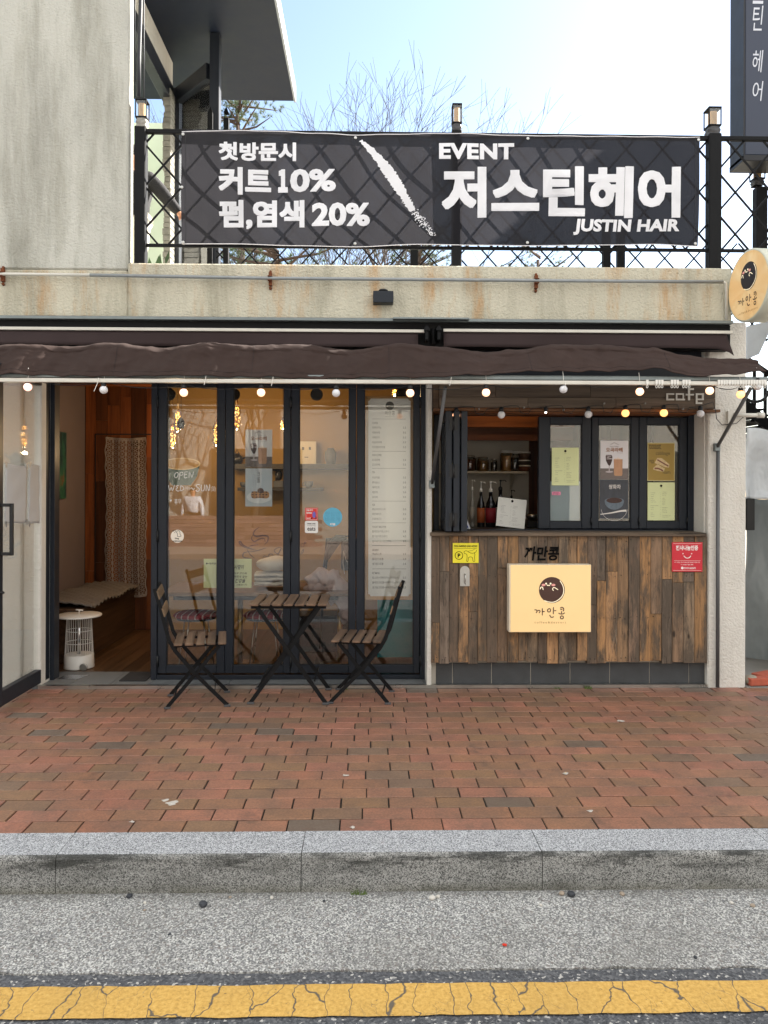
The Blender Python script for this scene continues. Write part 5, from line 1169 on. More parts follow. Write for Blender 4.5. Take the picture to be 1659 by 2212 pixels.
# ------------------------------------------------------------------ hair salon on the terrace, behind the tower wall
sal = thing('salon_building', 'glass fronted upper floor salon with a dark flat canopy behind the tower wall', 'building', (-3.5, 5, 3.02))
NAVY = M('canopy_paint', '0c1424', .55, var=.25, vs=7, spec=.3)
YE = 3.3; zc = ZZ(217, YE, 550); x1 = XX(635, YE, 217); x0 = -5.6
b = B(); b.box(x0, x1, -.0+.3, YE, zc, zc+.16); b.build('canopy', NAVY, sal)
b = B(); b.box(x1, x1+.022, .3, YE+.02, zc-.01, zc+.19); b.build('fascia', M('fascia_white', '8f9296', .5, var=.08), sal)
YC = 2.5; xc = XX(370, YC); zh = ZZ(195, YC, 365)
xw = lambda px, Y: XX(px, Y)
b = B(); b.box(xc-.10, xc+.005, .35, YC, zh+.02, zh+.30); b.build('white_beam', STUC_W, sal, bevel=.01)
b = B(); b.box(xc-.08, xc+.02, .35, YC, zh-.17, zh+.018); b.box(XX(365, YC), XX(386, YC), YC-.02, YC+.10, 3.02, zh+.02); 
YP = 1.98; xp0, xp1 = XX(452, YP), XX(473, YP); b.box(xp0, xp1, YP-.05, YP+.06, 3.02, zc-.001)
pA = P(385, 208, YC-.02); pB = P(452, 142, YP); b.bar((pA.x, YC, zh-.06), (pB.x, YP+.02, zh-.06), .08, .16)
b.box(XX(386, YC), XX(462, YC)+.2, YC+.0, YC+.08, 3.02, 3.35)
b.build('post_frame', M('salon_frame', '1b2029', .45, var=.1), sal, bevel=.004)
b = B(); g0 = Vector((XX(386, YC), YC, 0)); g1 = Vector((xp0, YP+.02, 0))
b.add([(g0.x, g0.y, 3.35), (g1.x, g1.y, 3.35), (g1.x, g1.y, zh-.1), (g0.x, g0.y, zh-.1)], [(0, 1, 2, 3)]); b.build('glass', GLASS, sal, solid=.006)
b = B(); b.box(x0, xc+.0, YC+1.4, YC+1.5, 3.02, zc); b.box(-3.3, -3.2, 1.2, YC+1.4, 3.02, zc); b.build('inner_wall', M('salon_green', 'c3cdbd', .9, var=.04), sal)
b = B(); 
zz = 3.03; rr_ = random.Random(4)
xs0 = XX(353, YC-.15); 
while zz < ZZ(206, YC-.15, 355): hgt = rr_.uniform(.05, .075); b.box(xs0+rr_.uniform(-.012, .012), XX(365, YC-.15)+.02, YC-.2+rr_.uniform(-.01, .01), YC+.08, zz, zz+hgt-.006); zz += hgt
b.build('stone_pilaster', M('rough_stone', '8f8c84', .95, var=.3, vs=25, bs=50, bstr=.5), sal, bevel=.004)
b = B(); b.box(XX(404, 4.2), XX(462, 4.2), 4.2, 4.26, 3.02, 6); b.build('rear_panel', M('salon_pale', 'd8d6cb', .8), sal)
b = B(); b.box(xw(386, YC), xw(640, YC)-0, YC+.1, YC+.14, 3.02, 3.06); 
# green plant in a pot behind the railing
pl = thing('potted_plant', 'small dark green potted plant on the terrace beside the stone pilaster', 'plant', (XX(333, 1.2), 1.2, 3.02))
b = B(); c = Vector((XX(333, 1.2), 1.2, 3.02)); b.lathe([(.07, 0), (.09, .16), (.1, .17)], c, 16); b.build('pot', M('pot', '6b4a38', .8), pl)
b = B(); rr_ = random.Random(9)
for i in range(70):
    a = rr_.uniform(0, 6.28); el = rr_.uniform(.3, 1.3); L = rr_.uniform(.2, .5); d = Vector((math.cos(a)*math.cos(el), math.sin(a)*math.cos(el), math.sin(el))); p = c+Vector((0, 0, .16))+d*L; s_ = d.cross(Vector((0, 0, 1))).normalized()*.025
    b.add([p-d*.08, p+s_, p+d*.09, p-s_], [(0, 1, 2, 3)])
b.build('leaves', M('leaf_dark', '2f4a28', .6, var=.4, vs=20), pl)

# ------------------------------------------------------------------ people
def skin_mesh(name, pts, edges, mat, parent, sub=2, root=0, off=Vector((0, 0, 0))):
    me = bpy.data.meshes.new(name); me.from_pydata([tuple(p[:3]) for p in pts], edges, []); o = bpy.data.objects.new(name, me); COL.objects.link(o)
    me.skin_vertices or o.modifiers.new('skin', 'SKIN')
    if not o.modifiers: o.modifiers.new('skin', 'SKIN')
    sv = me.skin_vertices[0].data if me.skin_vertices else None
    if sv is None:
        bm = bmesh.new(); bm.from_mesh(me); bm.verts.layers.skin.verify(); bm.to_mesh(me); bm.free(); sv = me.skin_vertices[0].data
    for i, p in enumerate(pts):
        r = p[3]; sv[i].radius = (r, r) if not isinstance(r, tuple) else r; sv[i].use_root = (i == root)
    m = o.modifiers.new('sub', 'SUBSURF'); m.levels = sub; m.render_levels = sub
    dg = bpy.context.evaluated_depsgraph_get(); m2 = bpy.data.meshes.new_from_object(o.evaluated_get(dg)); m2.name = name
    bpy.data.objects.remove(o); m2.materials.clear(); m2.materials.append(mat)
    for p in m2.polygons: p.use_smooth = True
    o = bpy.data.objects.new(name, m2); COL.objects.link(o); o.parent = parent; return o
SKIN = M('skin', 'c08a6c', .5, var=.06)
def person(label, loc, rotz, coat, trousers, shoes, coatcol, armL=None, armR=None, hair='1d1714', h=1.68):
    t = thing('person', label, 'person', loc, rotz=rotz); k = h/1.7
    J = {'pel': (0, 0, .95, .12), 'bel': (0, .0, 1.08, .115), 'chest': (0, 0, 1.26, .13), 'neck0': (0, 0, 1.42, .065), 'neck': (0, .0, 1.47, .05), 'head': (0, -.015, 1.56, .078), 'head2': (0, -.01, 1.635, .082),
         'hl': (.095, 0, .90, .085), 'kl': (.11, -.12, .50, .055), 'al': (.10, -.06, .09, .036), 'tl': (.11, -.19, .03, .03),
         'hr': (-.095, 0, .90, .085), 'kr': (-.09, .02, .50, .055), 'ar': (-.08, .20, .11, .036), 'tr': (-.09, .07, .03, .03),
         'sl': (.185, 0, 1.38, .055), 'sr': (-.185, 0, 1.38, .055)}
    aL = armL or ((.26, .0, 1.12), (.28, -.05, .88)); aR = armR or ((-.26, .0, 1.12), (-.28, -.05, .88))
    J['el'] = (*aL[0], .038); J['wl'] = (*aL[1], .026); J['er'] = (*aR[0], .038); J['wr'] = (*aR[1], .026)
    for s_, e_ in (('l', 'el'), ('r', 'er')):
        w_ = Vector(J['w'+s_][:3]); d = (w_-Vector(J[e_][:3])).normalized(); sd = d.cross(Vector((0, 1, 0))).normalized()
        palm = w_+d*.055; J['p'+s_] = (*palm, .024)
        for q in range(4):
            f0 = palm+d*.035+sd*(.024*(q-1.5)*.7); L = (.07, .08, .075, .06)[q]
            J['f%s%da' % (s_, q)] = (*f0, .009); J['f%s%db' % (s_, q)] = (*(f0+d*L*.55+Vector((0, -.008, 0))), .008); J['f%s%dc' % (s_, q)] = (*(f0+d*L+Vector((0, -.025, 0))), .007)
        J['t'+s_+'1'] = (*(w_+d*.03-sd*.03+Vector((0, -.015, 0))), .011); J['t'+s_+'2'] = (*(w_+d*.065-sd*.042+Vector((0, -.03, 0))), .009)
    E = [('pel', 'bel'), ('bel', 'chest'), ('chest', 'neck0'), ('neck0', 'neck'), ('neck', 'head'), ('head', 'head2'), ('pel', 'hl'), ('hl', 'kl'), ('kl', 'al'), ('al', 'tl'), ('pel', 'hr'), ('hr', 'kr'), ('kr', 'ar'), ('ar', 'tr'),
         ('chest', 'sl'), ('sl', 'el'), ('el', 'wl'), ('chest', 'sr'), ('sr', 'er'), ('er', 'wr')]
    for s_ in 'lr':
        E += [('w'+s_, 'p'+s_), ('w'+s_, 't'+s_+'1'), ('t'+s_+'1', 't'+s_+'2')]
        for q in range(4): E += [('p'+s_, 'f%s%da' % (s_, q)), ('f%s%da' % (s_, q), 'f%s%db' % (s_, q)), ('f%s%db' % (s_, q), 'f%s%dc' % (s_, q))]
    def mk(name, keys, add, mat, extra=None, root='pel', sub=2):
        K = list(keys); idx = {a: i for i, a in enumerate(K)}; pts = []
        for a in K: x, y, z, r = J[a]; ra = add(a) if callable(add) else add; pts.append((x*k, y*k, z*k, (r+ra)*k))
        return skin_mesh(name, pts, [(idx[a], idx[c]) for a, c in E if a in idx and c in idx], mat, t, sub, idx[root])
    body = mk('body', J.keys(), 0, SKIN)
    b = B(); b.ball((0, -.10*k, 1.575*k), .016, 8, (.8, 1, 1.4)); b.ball((.078*k, 0, 1.58*k), .02, 8, (.5, .8, 1.4)); b.ball((-.078*k, 0, 1.58*k), .02, 8, (.5, .8, 1.4)); b.build('nose_ears', SKIN, t, local=True)
    b = B(); b.ball((.03*k, -.083*k, 1.61*k), .011, 8); b.ball((-.03*k, -.083*k, 1.61*k), .011, 8); b.box(-.022, .022, -.096*k, -.086*k, 1.533*k, 1.539*k); b.build('eyes_mouth', INK, t, local=True)
    b = B(); b.ball((0, .012*k, 1.645*k), .10*k, 18, (.93, 1.02, .92)); b.ball((0, .05*k, 1.57*k), .085*k, 14, (1, .7, 1.1)); b.build('hair', M('hair_'+hair, hair, .6), t, local=True)
    mk('coat', ['pel', 'bel', 'chest', 'neck0', 'sl', 'el', 'wl', 'sr', 'er', 'wr'], lambda a: .065 if a in ('pel', 'bel', 'chest') else .035 if a in ('sl', 'sr', 'el', 'er') else .02, coat)
    mk('trousers', ['pel', 'hl', 'kl', 'al', 'hr', 'kr', 'ar'], .018, trousers)
    b = B()
    for s_ in 'lr':
        x, y, z, r = J['t'+s_]; b.ball((x*k, (y+.045)*k, .045), .05, 12, (.95, 2.3, .9))
    b.build('shoes', shoes, t, local=True); return t
KNIT = M('black_knit', '1e1d1f', .9, var=.4, vs=60, bs=80, bstr=.8, bd=.006); BEIGE = M('beige_trousers', 'cfc8bb', .85)
# terrace person: only the arm in a black knit sleeve and a bit of the body show
sh = P(314, 352, .75); hd = P(391, 486, .62)
pers = person('person in a black knit sweater leaning behind the terrace railing beside the tower wall', (P(286, 400, .8).x, .8, 3.02), 0, KNIT, BEIGE, BLACKW, '', h=1.42,
       armL=((.36, -.06, 1.17), (.53, -.15, .97)))
WHC = M('pale_jacket', 'c9ccd2', .7, var=.08, bs=12, bstr=.8, bd=.03)
person('person in a pale padded jacket standing across the street', (-4.75, -14.6, Z_R), R(180), WHC, M('dark_trousers', '24242a', .8), WHITEP, '', h=1.66)

# ------------------------------------------------------------------ trees behind the building
def bare_tree(cx, cy, z0_, H, seed, label, spread=.5, levels=7, r0=.16, lean=0):
    rt = random.Random(seed); t = thing('bare_tree', label, 'tree', (cx, cy, z0_), group='trees behind the terrace')
    b = B(); bt = B()
    def grow(p, d, L, r, lev, mb):
        n = 3 if lev < 3 else 2; pts = [p]; q = p; dd = d
        for i in range(n):
            dd = (dd+Vector((rt.gauss(0, .10), rt.gauss(0, .10), rt.gauss(.02, .06)))).normalized(); q = q+dd*L/n; pts.append(q)
        r2 = r*.62; mb.tube(pts, [r+(r2-r)*i/n for i in range(n+1)], 7 if lev < 2 else 4 if lev < 5 else 3, caps=False)
        if lev >= levels: return
        for i in range(3 if lev < 6 else 2):
            a = rt.uniform(0, 6.28); ax = dd.orthogonal().normalized(); ax = Quaternion(dd, a) @ ax
            nd = (Quaternion(ax, rt.uniform(.25, spread+.25)) @ dd+Vector((0, 0, .18))).normalized()
            st_ = pts[-1] if i < 2 else pts[-2]
            grow(st_, nd, L*rt.uniform(.66, .86), max(.004, r2*rt.uniform(.7, .95)), lev+1, bt)
    grow(Vector((cx, cy, z0_)), Vector((lean, 0, 1)).normalized(), H*.30, r0, 0, b)
    b.build('trunk', M('bark', '3d3630', .9, var=.3, vs=20), t); bt.build('crown', M('twig', '443b38', .9, var=.3, vs=8), t)
bare_tree(XX(700, 9), 9, 0, 8.7, 21, 'bare leafless tree with the highest twigs, behind the middle of the banner', .55, 7, .14)
bare_tree(XX(590, 10.5), 10.5, 0, 9.2, 4, 'bare leafless tree right beside the dark canopy edge', .6, 7, .15)
def pine(cx, cy, z0_, ztop, rad, seed, label, n=26):
    rt = random.Random(seed); t = thing('pine_tree', label, 'tree', (cx, cy, z0_), group='trees behind the terrace')
    b = B(); top = Vector((cx, cy, ztop)); b.tube([(cx, cy, z0_), (cx+.1, cy, (z0_+ztop)*.5), (cx-.05, cy, ztop-.2)], [.16, .11, .04], 8)
    nb = B(); 
    for i in range(n):
        z = ztop-.1-rt.random()**1.2*(ztop-z0_)*.42; a = rt.uniform(0, 6.28); L = rad*(.45+.55*rt.random()); d = Vector((math.cos(a), math.sin(a), rt.uniform(.05, .4)))
        p0_ = Vector((cx, cy, z)); p1_ = p0_+d*L*.55+Vector((0, 0, .05)); p2_ = p0_+d*L+Vector((0, 0, rt.uniform(0, .25))); b.tube([p0_, p1_, p2_], [.035, .022, .008], 4, caps=False)
        for s in range(16):
            c = p0_.lerp(p2_, .35+.65*rt.random())+Vector((rt.gauss(0, .14), rt.gauss(0, .14), rt.gauss(.06, .09)))
            for k in range(26):
                dd = Vector((rt.gauss(0, 1), rt.gauss(0, 1), rt.gauss(.35, .8))).normalized()*rt.uniform(.07, .13); sd = dd.orthogonal().normalized()*.006
                nb.add([c-sd, c+sd, c+dd], [(0, 1, 2)])
    b.build('trunk', M('bark_pine', '4d3d33', .9, var=.3, vs=20), t); nb.build('needles', M('needles', '4a5a3a', .8, var=.4, vs=3), t)
pine(XX(515, 12.5), 12.5, 0, ZZ(212, 12.5, 520), 1.0, 1, 'brownish green pine crown peeking out beside the canopy end', 60)
pine(XX(600, 9), 9, 0, ZZ(535, 9), 2.0, 2, 'pine seen in the gap under the left part of the banner', 40)
pine(XX(905, 11), 11, 0, ZZ(535, 11), 1.0, 3, 'pine seen in the gap right of the middle railing post', 26)
pine(XX(1165, 13), 13, 0, ZZ(542, 13), 1.3, 5, 'pine seen in the gap under the right part of the banner', 26)

# ------------------------------------------------------------------ right side: yard with tarps, stair and an unseen block added for its shade
slab('yard', XPR, 9, -.02, 9, .006, M('yard_concrete', '7f7c76', .9, var=.25, vs=3), .1)
TARP = M('tarp', '8f9698', .35, var=.25, vs=2.5, bs=3, bstr=1.0, bd=.08, scale=(1, 1, .5)); TARP2 = M('tarp_clear', 'd3dae0', .25, var=.2, vs=3, bs=4, bstr=1.0, bd=.08, scale=(1, 1, .6))
def drape(px0, px1, py0, py1, Y, mat, label, amp=.03, name='tarpaulin', ph=0):
    x0, x1 = XX(px0, Y), XX(px1, Y)+.9; zt, zb = ZZ(py0, Y, px0), ZZ(py1, Y, px0); b = B()
    b.grid(lambda u, v: (x0+(x1-x0)*u, Y-amp*math.sin(u*23+v*2+ph)*(.3+v*.7)-amp*.7*math.sin(u*9-v*5+ph), zt+(zb-zt)*v+.02*math.sin(u*12+ph)*(1-v)), 50, 24)
    return b.build(name, mat, None, solid=.004, label=label, cat='tarp', group='tarpaulins in the yard on the right')
drape(1608, 1690, 930, 1078, .75, TARP2, 'pale shiny tarp hanging highest at the right edge', .05, ph=1)
drape(1610, 1690, 1074, 1464, .95, TARP, 'large grey tarp reaching down to the ground at the right edge', .05, ph=3)
b = B(); x = XX(1613, .7); b.box(x, XX(1631, .7), .70, .88, ZZ(1144, .7), ZZ(1075, .7)); o = b.build('meter_box', BLACK, None, bevel=.004, label='black box on the wall edge in front of the grey tarp', cat='box')
st_ = thing('outdoor_stair', 'black steel stair with railing behind the right pillar', 'stairs', (XX(1650, 1.6), 1.6, 0))
b = B(); pa, pb = P(1598, 868, 1.5), P(1700, 955, 1.5); b.bar(pa, pb, .05, .10); b.bar(pa+Vector((0, .8, 0)), pb+Vector((0, .8, 0)), .05, .10)
for k in range(7): q = pa.lerp(pb, (k+.5)/7); b.box(q.x-.13, q.x+.13, 1.5, 2.3, q.z, q.z+.02)
b.build('flight', BLACKW, st_)
b = B(); pa, pb = P(1606, 770, 1.5), P(1700, 835, 1.5); b.bar(pa, pb, .04, .04)
for k in range(5): q = pa.lerp(pb, k/4); b.bar(q, q+Vector((0, 0, -.45)), .025, .025)
b.build('handrail', BLACKW, st_)
b = B(); c = P(1632, 846, .9); b.tube([c+Vector((.11*math.cos(a), 0, .09*math.sin(a))) for a in [k*.3+3.1 for k in range(12)]], .014, 8); b.build('hanging_hose', BLACK, None, label='loop of thick black hose hanging below the right awning end', cat='hose')
b = B(); c = P(1580, 905, -.06); b.tube([P(1585, 897, -.04), P(1650, 897, -.04)], .016, 10); b.tube([P(1636, 897, -.04), P(1650, 897, -.04)], .021, 10); b.box(c.x-.01, c.x+.02, -.03, -.001, ZZ(922, -.01), ZZ(885, -.01)); b.build('water_pipe', PIPE_W, None, label='short pale pipe with a fitting sticking out of the right pillar', cat='pipe')
BRK = M('loose_brick', 'a9553f', .8, var=.25, vs=20)
for i, (px, py, a, lab) in enumerate(((1640, 1478, .1, 'red brick lying flat at the foot of the grey tarp'), (1652, 1468, .5, 'red brick lying askew behind the flat one by the tarp'))):
    p = PZ(px, py, .01); b = B(); b.box(-.1, .1, -.05, .05, 0, .055); o = b.build('loose_brick', BRK, None, bevel=.004, local=True, label=lab, cat='brick', group='loose bricks in the yard'); o.location = p; o.rotation_euler = (0, 0, a)
p = PZ(1622, 1480, .0); b = B(); b.ball(p+Vector((0, 0, .04)), .06, 10, (1, 1, .7)); b.build('rubble', M('rubble_mat', '8d8577', .95, var=.3, vs=30, bs=30, bstr=.8), None, label='grey lump of rubble at the corner of the white pillar', cat='stone')
nb_ = thing('neighbour_shade_block', 'tall plain unseen block added right of the cafe to cast shade', 'building', (7, 2, 0))
NBM = m_stucco('stucco_shade_block', 'bdb8ac', .006)
b = B(); b.box(3.62, 9, .35, .7, 0, 6.6); b.box(5.35, 12, .7, 4.0, 0, 7.1); b.build('wall', NBM, nb_)  # out of view, placed and sized to keep sun off banner, awning and pavement
b = B()
for z in (1.2, 4.2):
    for x in (6.2, 8.2): b.box(x, x+1, .66 if x > 99 else .33, .352, z, z+1.2 if z < 4 else z+.8)
b.build('window', GLASS, nb_)
# white sloped gable piece seen between the awning and the drum sign
b = B(); b.prism([(P(1613, 700, 1.2).x, ZZ(700, 1.2)), (P(1690, 690, 1.2).x, ZZ(680, 1.2)), (P(1665, 700, 1.2).x, ZZ(705, 1.2)), (P(1640, 760, 1.2).x, ZZ(760, 1.2)), (P(1613, 772, 1.2).x, ZZ(772, 1.2))], lambda u, v, d: (u, 1.2+d, v), .05)
b.build('pale_panel', M('pale_panel', 'd3dae2', .5), None, fixn=True, label='pale slanted panel behind the right end of the awning', cat='panel')

# ------------------------------------------------------------------ the other side of the street (seen in the glass)
slab('far_pavement', -30, 30, -15.6, -11.5, Z_R+.12, M('far_paving', '8a7a70', .9, var=.2, vs=2), .3)
b = B()
for r in range(8):
    x = -14+(r % 2)*.2
    while x < -1.5: k = random.uniform(.75, 1.2); b.col = (.27*k, .17*k, .15*k, 1); b.box(x+.005, x+.395, -13.9, -13.7, Z_R+.12+r*.1, Z_R+.12+r*.1+.092); x += .4
b.build('street_wall', M('far_brick', 'ffffff', .9, attr=True), None, label='low brown brick wall across the street', cat='wall')
fb_ = thing('street_building', 'pale two storey building across the street from the cafe', 'building', (0, -17, Z_R+.12))
b = B(); b.box(-16, 0.5, -19, -15.9, Z_R+.1, 7.6); b.box(.5, 18, -19, -16.5, Z_R+.1, 6.8); b.build('wall', M('far_render', 'aaa69d', .9, var=.08, vs=.7), fb_)
b = B(); b.box(-16.2, .7, -19.1, -15.6, 7.6, 7.9); b.box(.72, 18.2, -19.1, -16.2, 6.8, 7.1); b.build('roof', M('far_roof', '4b4743', .9), fb_)
FW = M('far_window', '1f2a30', .15)
for x, z, w_, h_, y in ((-14, .6, 2.4, 2.0, -15.88), (-9.5, 0, 3.2, 2.6, -15.88), (-4.5, .5, 2.6, 2.1, -15.88), (-13, 4.2, 1.6, 1.6, -15.88), (-8, 4.2, 1.6, 1.6, -15.88), (-3, 4.2, 1.6, 1.6, -15.88), (3, .1, 3, 2.5, -16.48), (8, .1, 3, 2.5, -16.48), (4, 4, 1.6, 1.4, -16.48), (9, 4, 1.6, 1.4, -16.48)):
    B().box(x, x+w_, y, y+.03, z+Z_R+.12, z+h_).build('window', FW, fb_)

bare_tree(-3.2, -14.9, Z_R+.1, 6.5, 31, 'bare street tree across the road, seen only in the glass', .6, 6, .13)
b = B(); b.tube([(1.2, -13.6, Z_R), (1.2, -13.6, 8)], .13, 12); b.build('utility_pole', M('pole_concrete', '7d7b76', .9), None, label='concrete utility pole across the road', cat='pole')
# ------------------------------------------------------------------ bistro set
def bar2(b, pts, w, h, up=(0, 1, 0)):
    for p, q in zip(pts, pts[1:]): b.bar(p, q, w, h, up)
def bistro_chair(label, loc, rotz):
    "faces +x; local coordinates"
    t = thing('bistro_chair', label, 'chair', loc, group='folding bistro chairs at the little table', rotz=rotz)
    rc = random.Random(5)
    hw = .185
    for s in (-1, 1):
        y = s*hw
        L = [Vector(p) for p in ((.215, y, .012), (.0, y, .235), (-.135, y, .40), (-.175, y, .47), (-.205, y, .58), (-.235, y, .70), (-.275, y, .835))]
        b = B(); bar2(b, L, .008, .026, (0, 0, 1)); b.build('side_frame', BLACKW, t, local=True)
        y2 = s*(hw-.022); b = B(); bar2(b, [Vector((-.19, y2, .012)), Vector((.0, y2, .235)), Vector((.16, y2, .425))], .008, .026, (0, 0, 1)); b.build('leg', BLACKW, t, local=True)
        b = B(); b.lathe([(.006, -.018), (.006, .018)], (.0, s*(hw-.011), .235), 8, (0, 1, 0)); b.build('pivot', BLACKW, t, local=True)
        b = B(); b.box(-.16, .19, y2-s*.012-.003, y2-s*.012+.003, .420, .438); b.build('seat_rail', BLACKW, t, local=True)
        for fx, fy in ((.215, y), (-.19, y2)):
            b = B(); b.bar((fx-.022, fy, .008), (fx+.022, fy, .008), .02, .014); b.build('foot', M('rubber_foot', '4a4a4c', .8), t, local=True, bevel=.003)
    b = B(); b.bar((-.145, -hw+.02, .065), (-.145, hw-.02, .065), .012, .006); b.bar((.13, -hw, .10), (.13, hw, .10), .006, .012); b.bar((-.135, -hw, .405), (-.135, hw, .405), .012, .012); b.build('stretcher', BLACKW, t, local=True)
    for i in range(5):
        x = -.145+i*.074; b = B(); k = rc.uniform(.8, 1.15); b.col = (k, k*.97, k*.95, rc.random()); b.box(x, x+.056, -.215, .215, .44, .454); b.build('slat', W_SLAT, t, local=True, bevel=.003)
    for z, xx in ((.665, -.228), (.785, -.262)):
        b = B(); k = rc.uniform(.9, 1.2); b.col = (k, k*1.02, k*.9, rc.random())
        d = Vector((-.28, 0, .96)).normalized(); n_ = Vector((.96, 0, .28))
        c = Vector((xx, 0, z)); 
        vs_ = []
        for sy in (-1, 1):
            for sd in (-1, 1):
                for sn in (0, 1): vs_.append(c+Vector((0, sy*.19, 0))+d*sd*.032+n_*(.006+.012*sn))
        b.add(vs_, [(0, 1, 3, 2), (4, 6, 7, 5), (0, 4, 5, 1), (2, 3, 7, 6), (0, 2, 6, 4), (1, 5, 7, 3)]); b.build('back_slat', W_SLAT, t, local=True, bevel=.003, fixn=True)
    return t
# left chair
pn, pf = PZ(356, 1533), PZ(377, 1503); qn, qf = PZ(482, 1528), PZ(495, 1496); c = (pn+pf+qn+qf)/4; d = (qn-pn)
ang = math.atan2(d.y, d.x)+.05
bistro_chair('wooden slatted folding chair on the left, back to the open door', (c.x-.012, c.y, 0), ang)
pn, pf = PZ(720, 1518.5), PZ(735, 1488); qn, qf = PZ(840.5, 1522), PZ(848, 1494); c = (pn+pf+qn+qf)/4; d = (pn-qn)
bistro_chair('wooden slatted folding chair on the right, back to the menu board', (c.x+.0, c.y-.02, 0), math.atan2(d.y, d.x)+.0)
# table
pn = PZ(541, 1526); qn = PZ(701, 1524); cx = (pn.x+qn.x)/2; yn = (pn.y+qn.y)/2+.02; yf = -.035
tb = thing('bistro_table', 'small folding table with seven wooden slats between the two chairs', 'table', (cx, (yn+yf)/2, 0))
ZT = .715; hx = .265
for y in (yn+.015, yf-.005):
    for s in (-1, 1):
        yy = y+(s*.010); b = B(); bar2(b, [Vector((cx-s*hx, yy, .012)), Vector((cx+s*hx*.82, yy, ZT-.03))], .009, .028, (0, 0, 1)); b.build('leg', BLACKW, tb)
        b = B(); b.bar((cx-s*hx-.024, yy, .009), (cx-s*hx+.024, yy, .009), .022, .016); b.build('foot', M('rubber_foot', '4a4a4c', .8), tb, bevel=.003)
    b = B(); b.lathe([(.008, -.02), (.008, .02)], (cx, y, .35), 8, (0, 1, 0)); b.build('pivot', BLACKW, tb)
for y in (yn+.03, yf-.02): b = B(); b.box(cx-.265, cx+.265, y-.004, y+.004, ZT-.042, ZT-.016); b.build('top_rail', BLACKW, tb)
for s in (-1, 1): b = B(); b.bar((cx+s*hx*.7, yn, .17), (cx+s*hx*.7, yf, .17), .01, .01); b.build('stretcher', BLACKW, tb)
rt_ = random.Random(8); X0t, X1t = P(538, 1307, yn-.03).x, P(711, 1307, yn-.03).x; sw = (X1t-X0t)/7
for i in range(7):
    b = B(); k = rt_.uniform(.9, 1.35); b.col = (k, k*.96, k*.92, rt_.random()); b.box(X0t+i*sw+.0, X0t+i*sw+sw*.80, yn-.03, yf+.05, ZT-.016, ZT); b.build('slat', W_SLAT, tb, bevel=.003)

# ------------------------------------------------------------------ inside the entrance
htr = thing('patio_heater', 'white cage shaped electric heater standing just inside the open entrance', 'heater', tuple(PZ(171, 1440, ZF)))
hc = PZ(171, 1438, ZF); hc.y = .62; hc.x = P(171, 1400, .62).x; k = (hc.y-CAM.y)/F; HW = M('heater_white', 'd9d6d0', .4, var=.02)
WL[htr.name] = Vector(hc); htr.location = hc
hz = lambda py: ZZ(py, hc.y, 171)-ZF
rb_ = 31*k
b = B(); b.lathe([(rb_, 0), (rb_*1.01, .01), (rb_*.98, .03), (rb_*.96, hz(1413)), (rb_*.9, hz(1413)+.004)], hc, 40); b.build('base', HW, htr)
c = P(181, 1434, hc.y-rb_); b = B(); b.lathe([(8*k, 0), (8*k, .012), (7*k, .014)], Vector((c.x, hc.y-rb_*.98, hc.z+hz(1434))), 20, (0, -1, 0)); b.build('knob', STEEL, htr)
b = B(); z0_, z1_ = hz(1413), hz(1334)
for i in range(34):
    a = 2*math.pi*i/34; b.tube([hc+Vector((math.cos(a)*rb_*.92, math.sin(a)*rb_*.92, z0_)), hc+Vector((math.cos(a)*rb_*.80, math.sin(a)*rb_*.80, z1_))], .0018, 5)
for q in (.33, .66): rq = rb_*(.92-.12*q); b.tube([hc+Vector((math.cos(a)*rq, math.sin(a)*rq, z0_+(z1_-z0_)*q)) for a in [j*2*math.pi/24 for j in range(25)]], .0025, 5)
b.build('cage', HW, htr)
b = B(); b.tube([hc+Vector((0, 0, z0_)), hc+Vector((0, 0, z1_))], .016, 12); b.build('heating_tube', M('tube_chrome', 'cfcfcf', .15, metal=1), htr)
b = B(); b.lathe([(.001, z1_), (rb_*.8, z1_), (46*k, z1_+.012), (46*k, z1_+.022), (44*k, z1_+.028), (.001, z1_+.03)], hc, 40); b.build('shade', HW, htr)
b = B(); b.tube([hc+Vector((0, 0, z1_+.03)), hc+Vector((0, 0, z1_+.062))], .006, 10); b.tube([hc+Vector((-.028, 0, z1_+.066)), hc+Vector((.03, 0, z1_+.060))], .007, 10); b.build('carry_handle', HW, htr)
# bench with cushion
bn_ = thing('bench', 'wooden corner bench along the white inner wall', 'bench', (-2.75, 1.5, ZF))
WB = m_wood('bench_wood', '33241a', '5a4230', 'y', .6, .4, attr=False)
b = B(); zb_ = ZZ(1292, 1.4, 150); b.box(XLI+.002, -2.45, .75, YB-.01, ZF, zb_-.03); b.box(XLI+.002, -2.43, .73, YB-.01, zb_-.03, zb_); b.build('seat', WB, bn_, bevel=.004)
b = B(); b.box(XLI+.002, -2.78, .68, .74, ZF, zb_+.1); b.build('end_board', WB, bn_)
b = B(); b.grid(lambda u, v: (XLI+.05+(.56)*u, .8+1.35*v, zb_+.012+.014*math.sin(u*40)*math.sin(v*90)*1+.012*math.sin(v*13+u*4)+.03*(math.sin(math.pi*u)**.3)), 40, 90); b.build('seat_blanket', M('woven_white', '6b6560', .9, var=.1, vs=40), None, solid=.012, label='pale woven blanket laid over the wooden bench', cat='blanket')
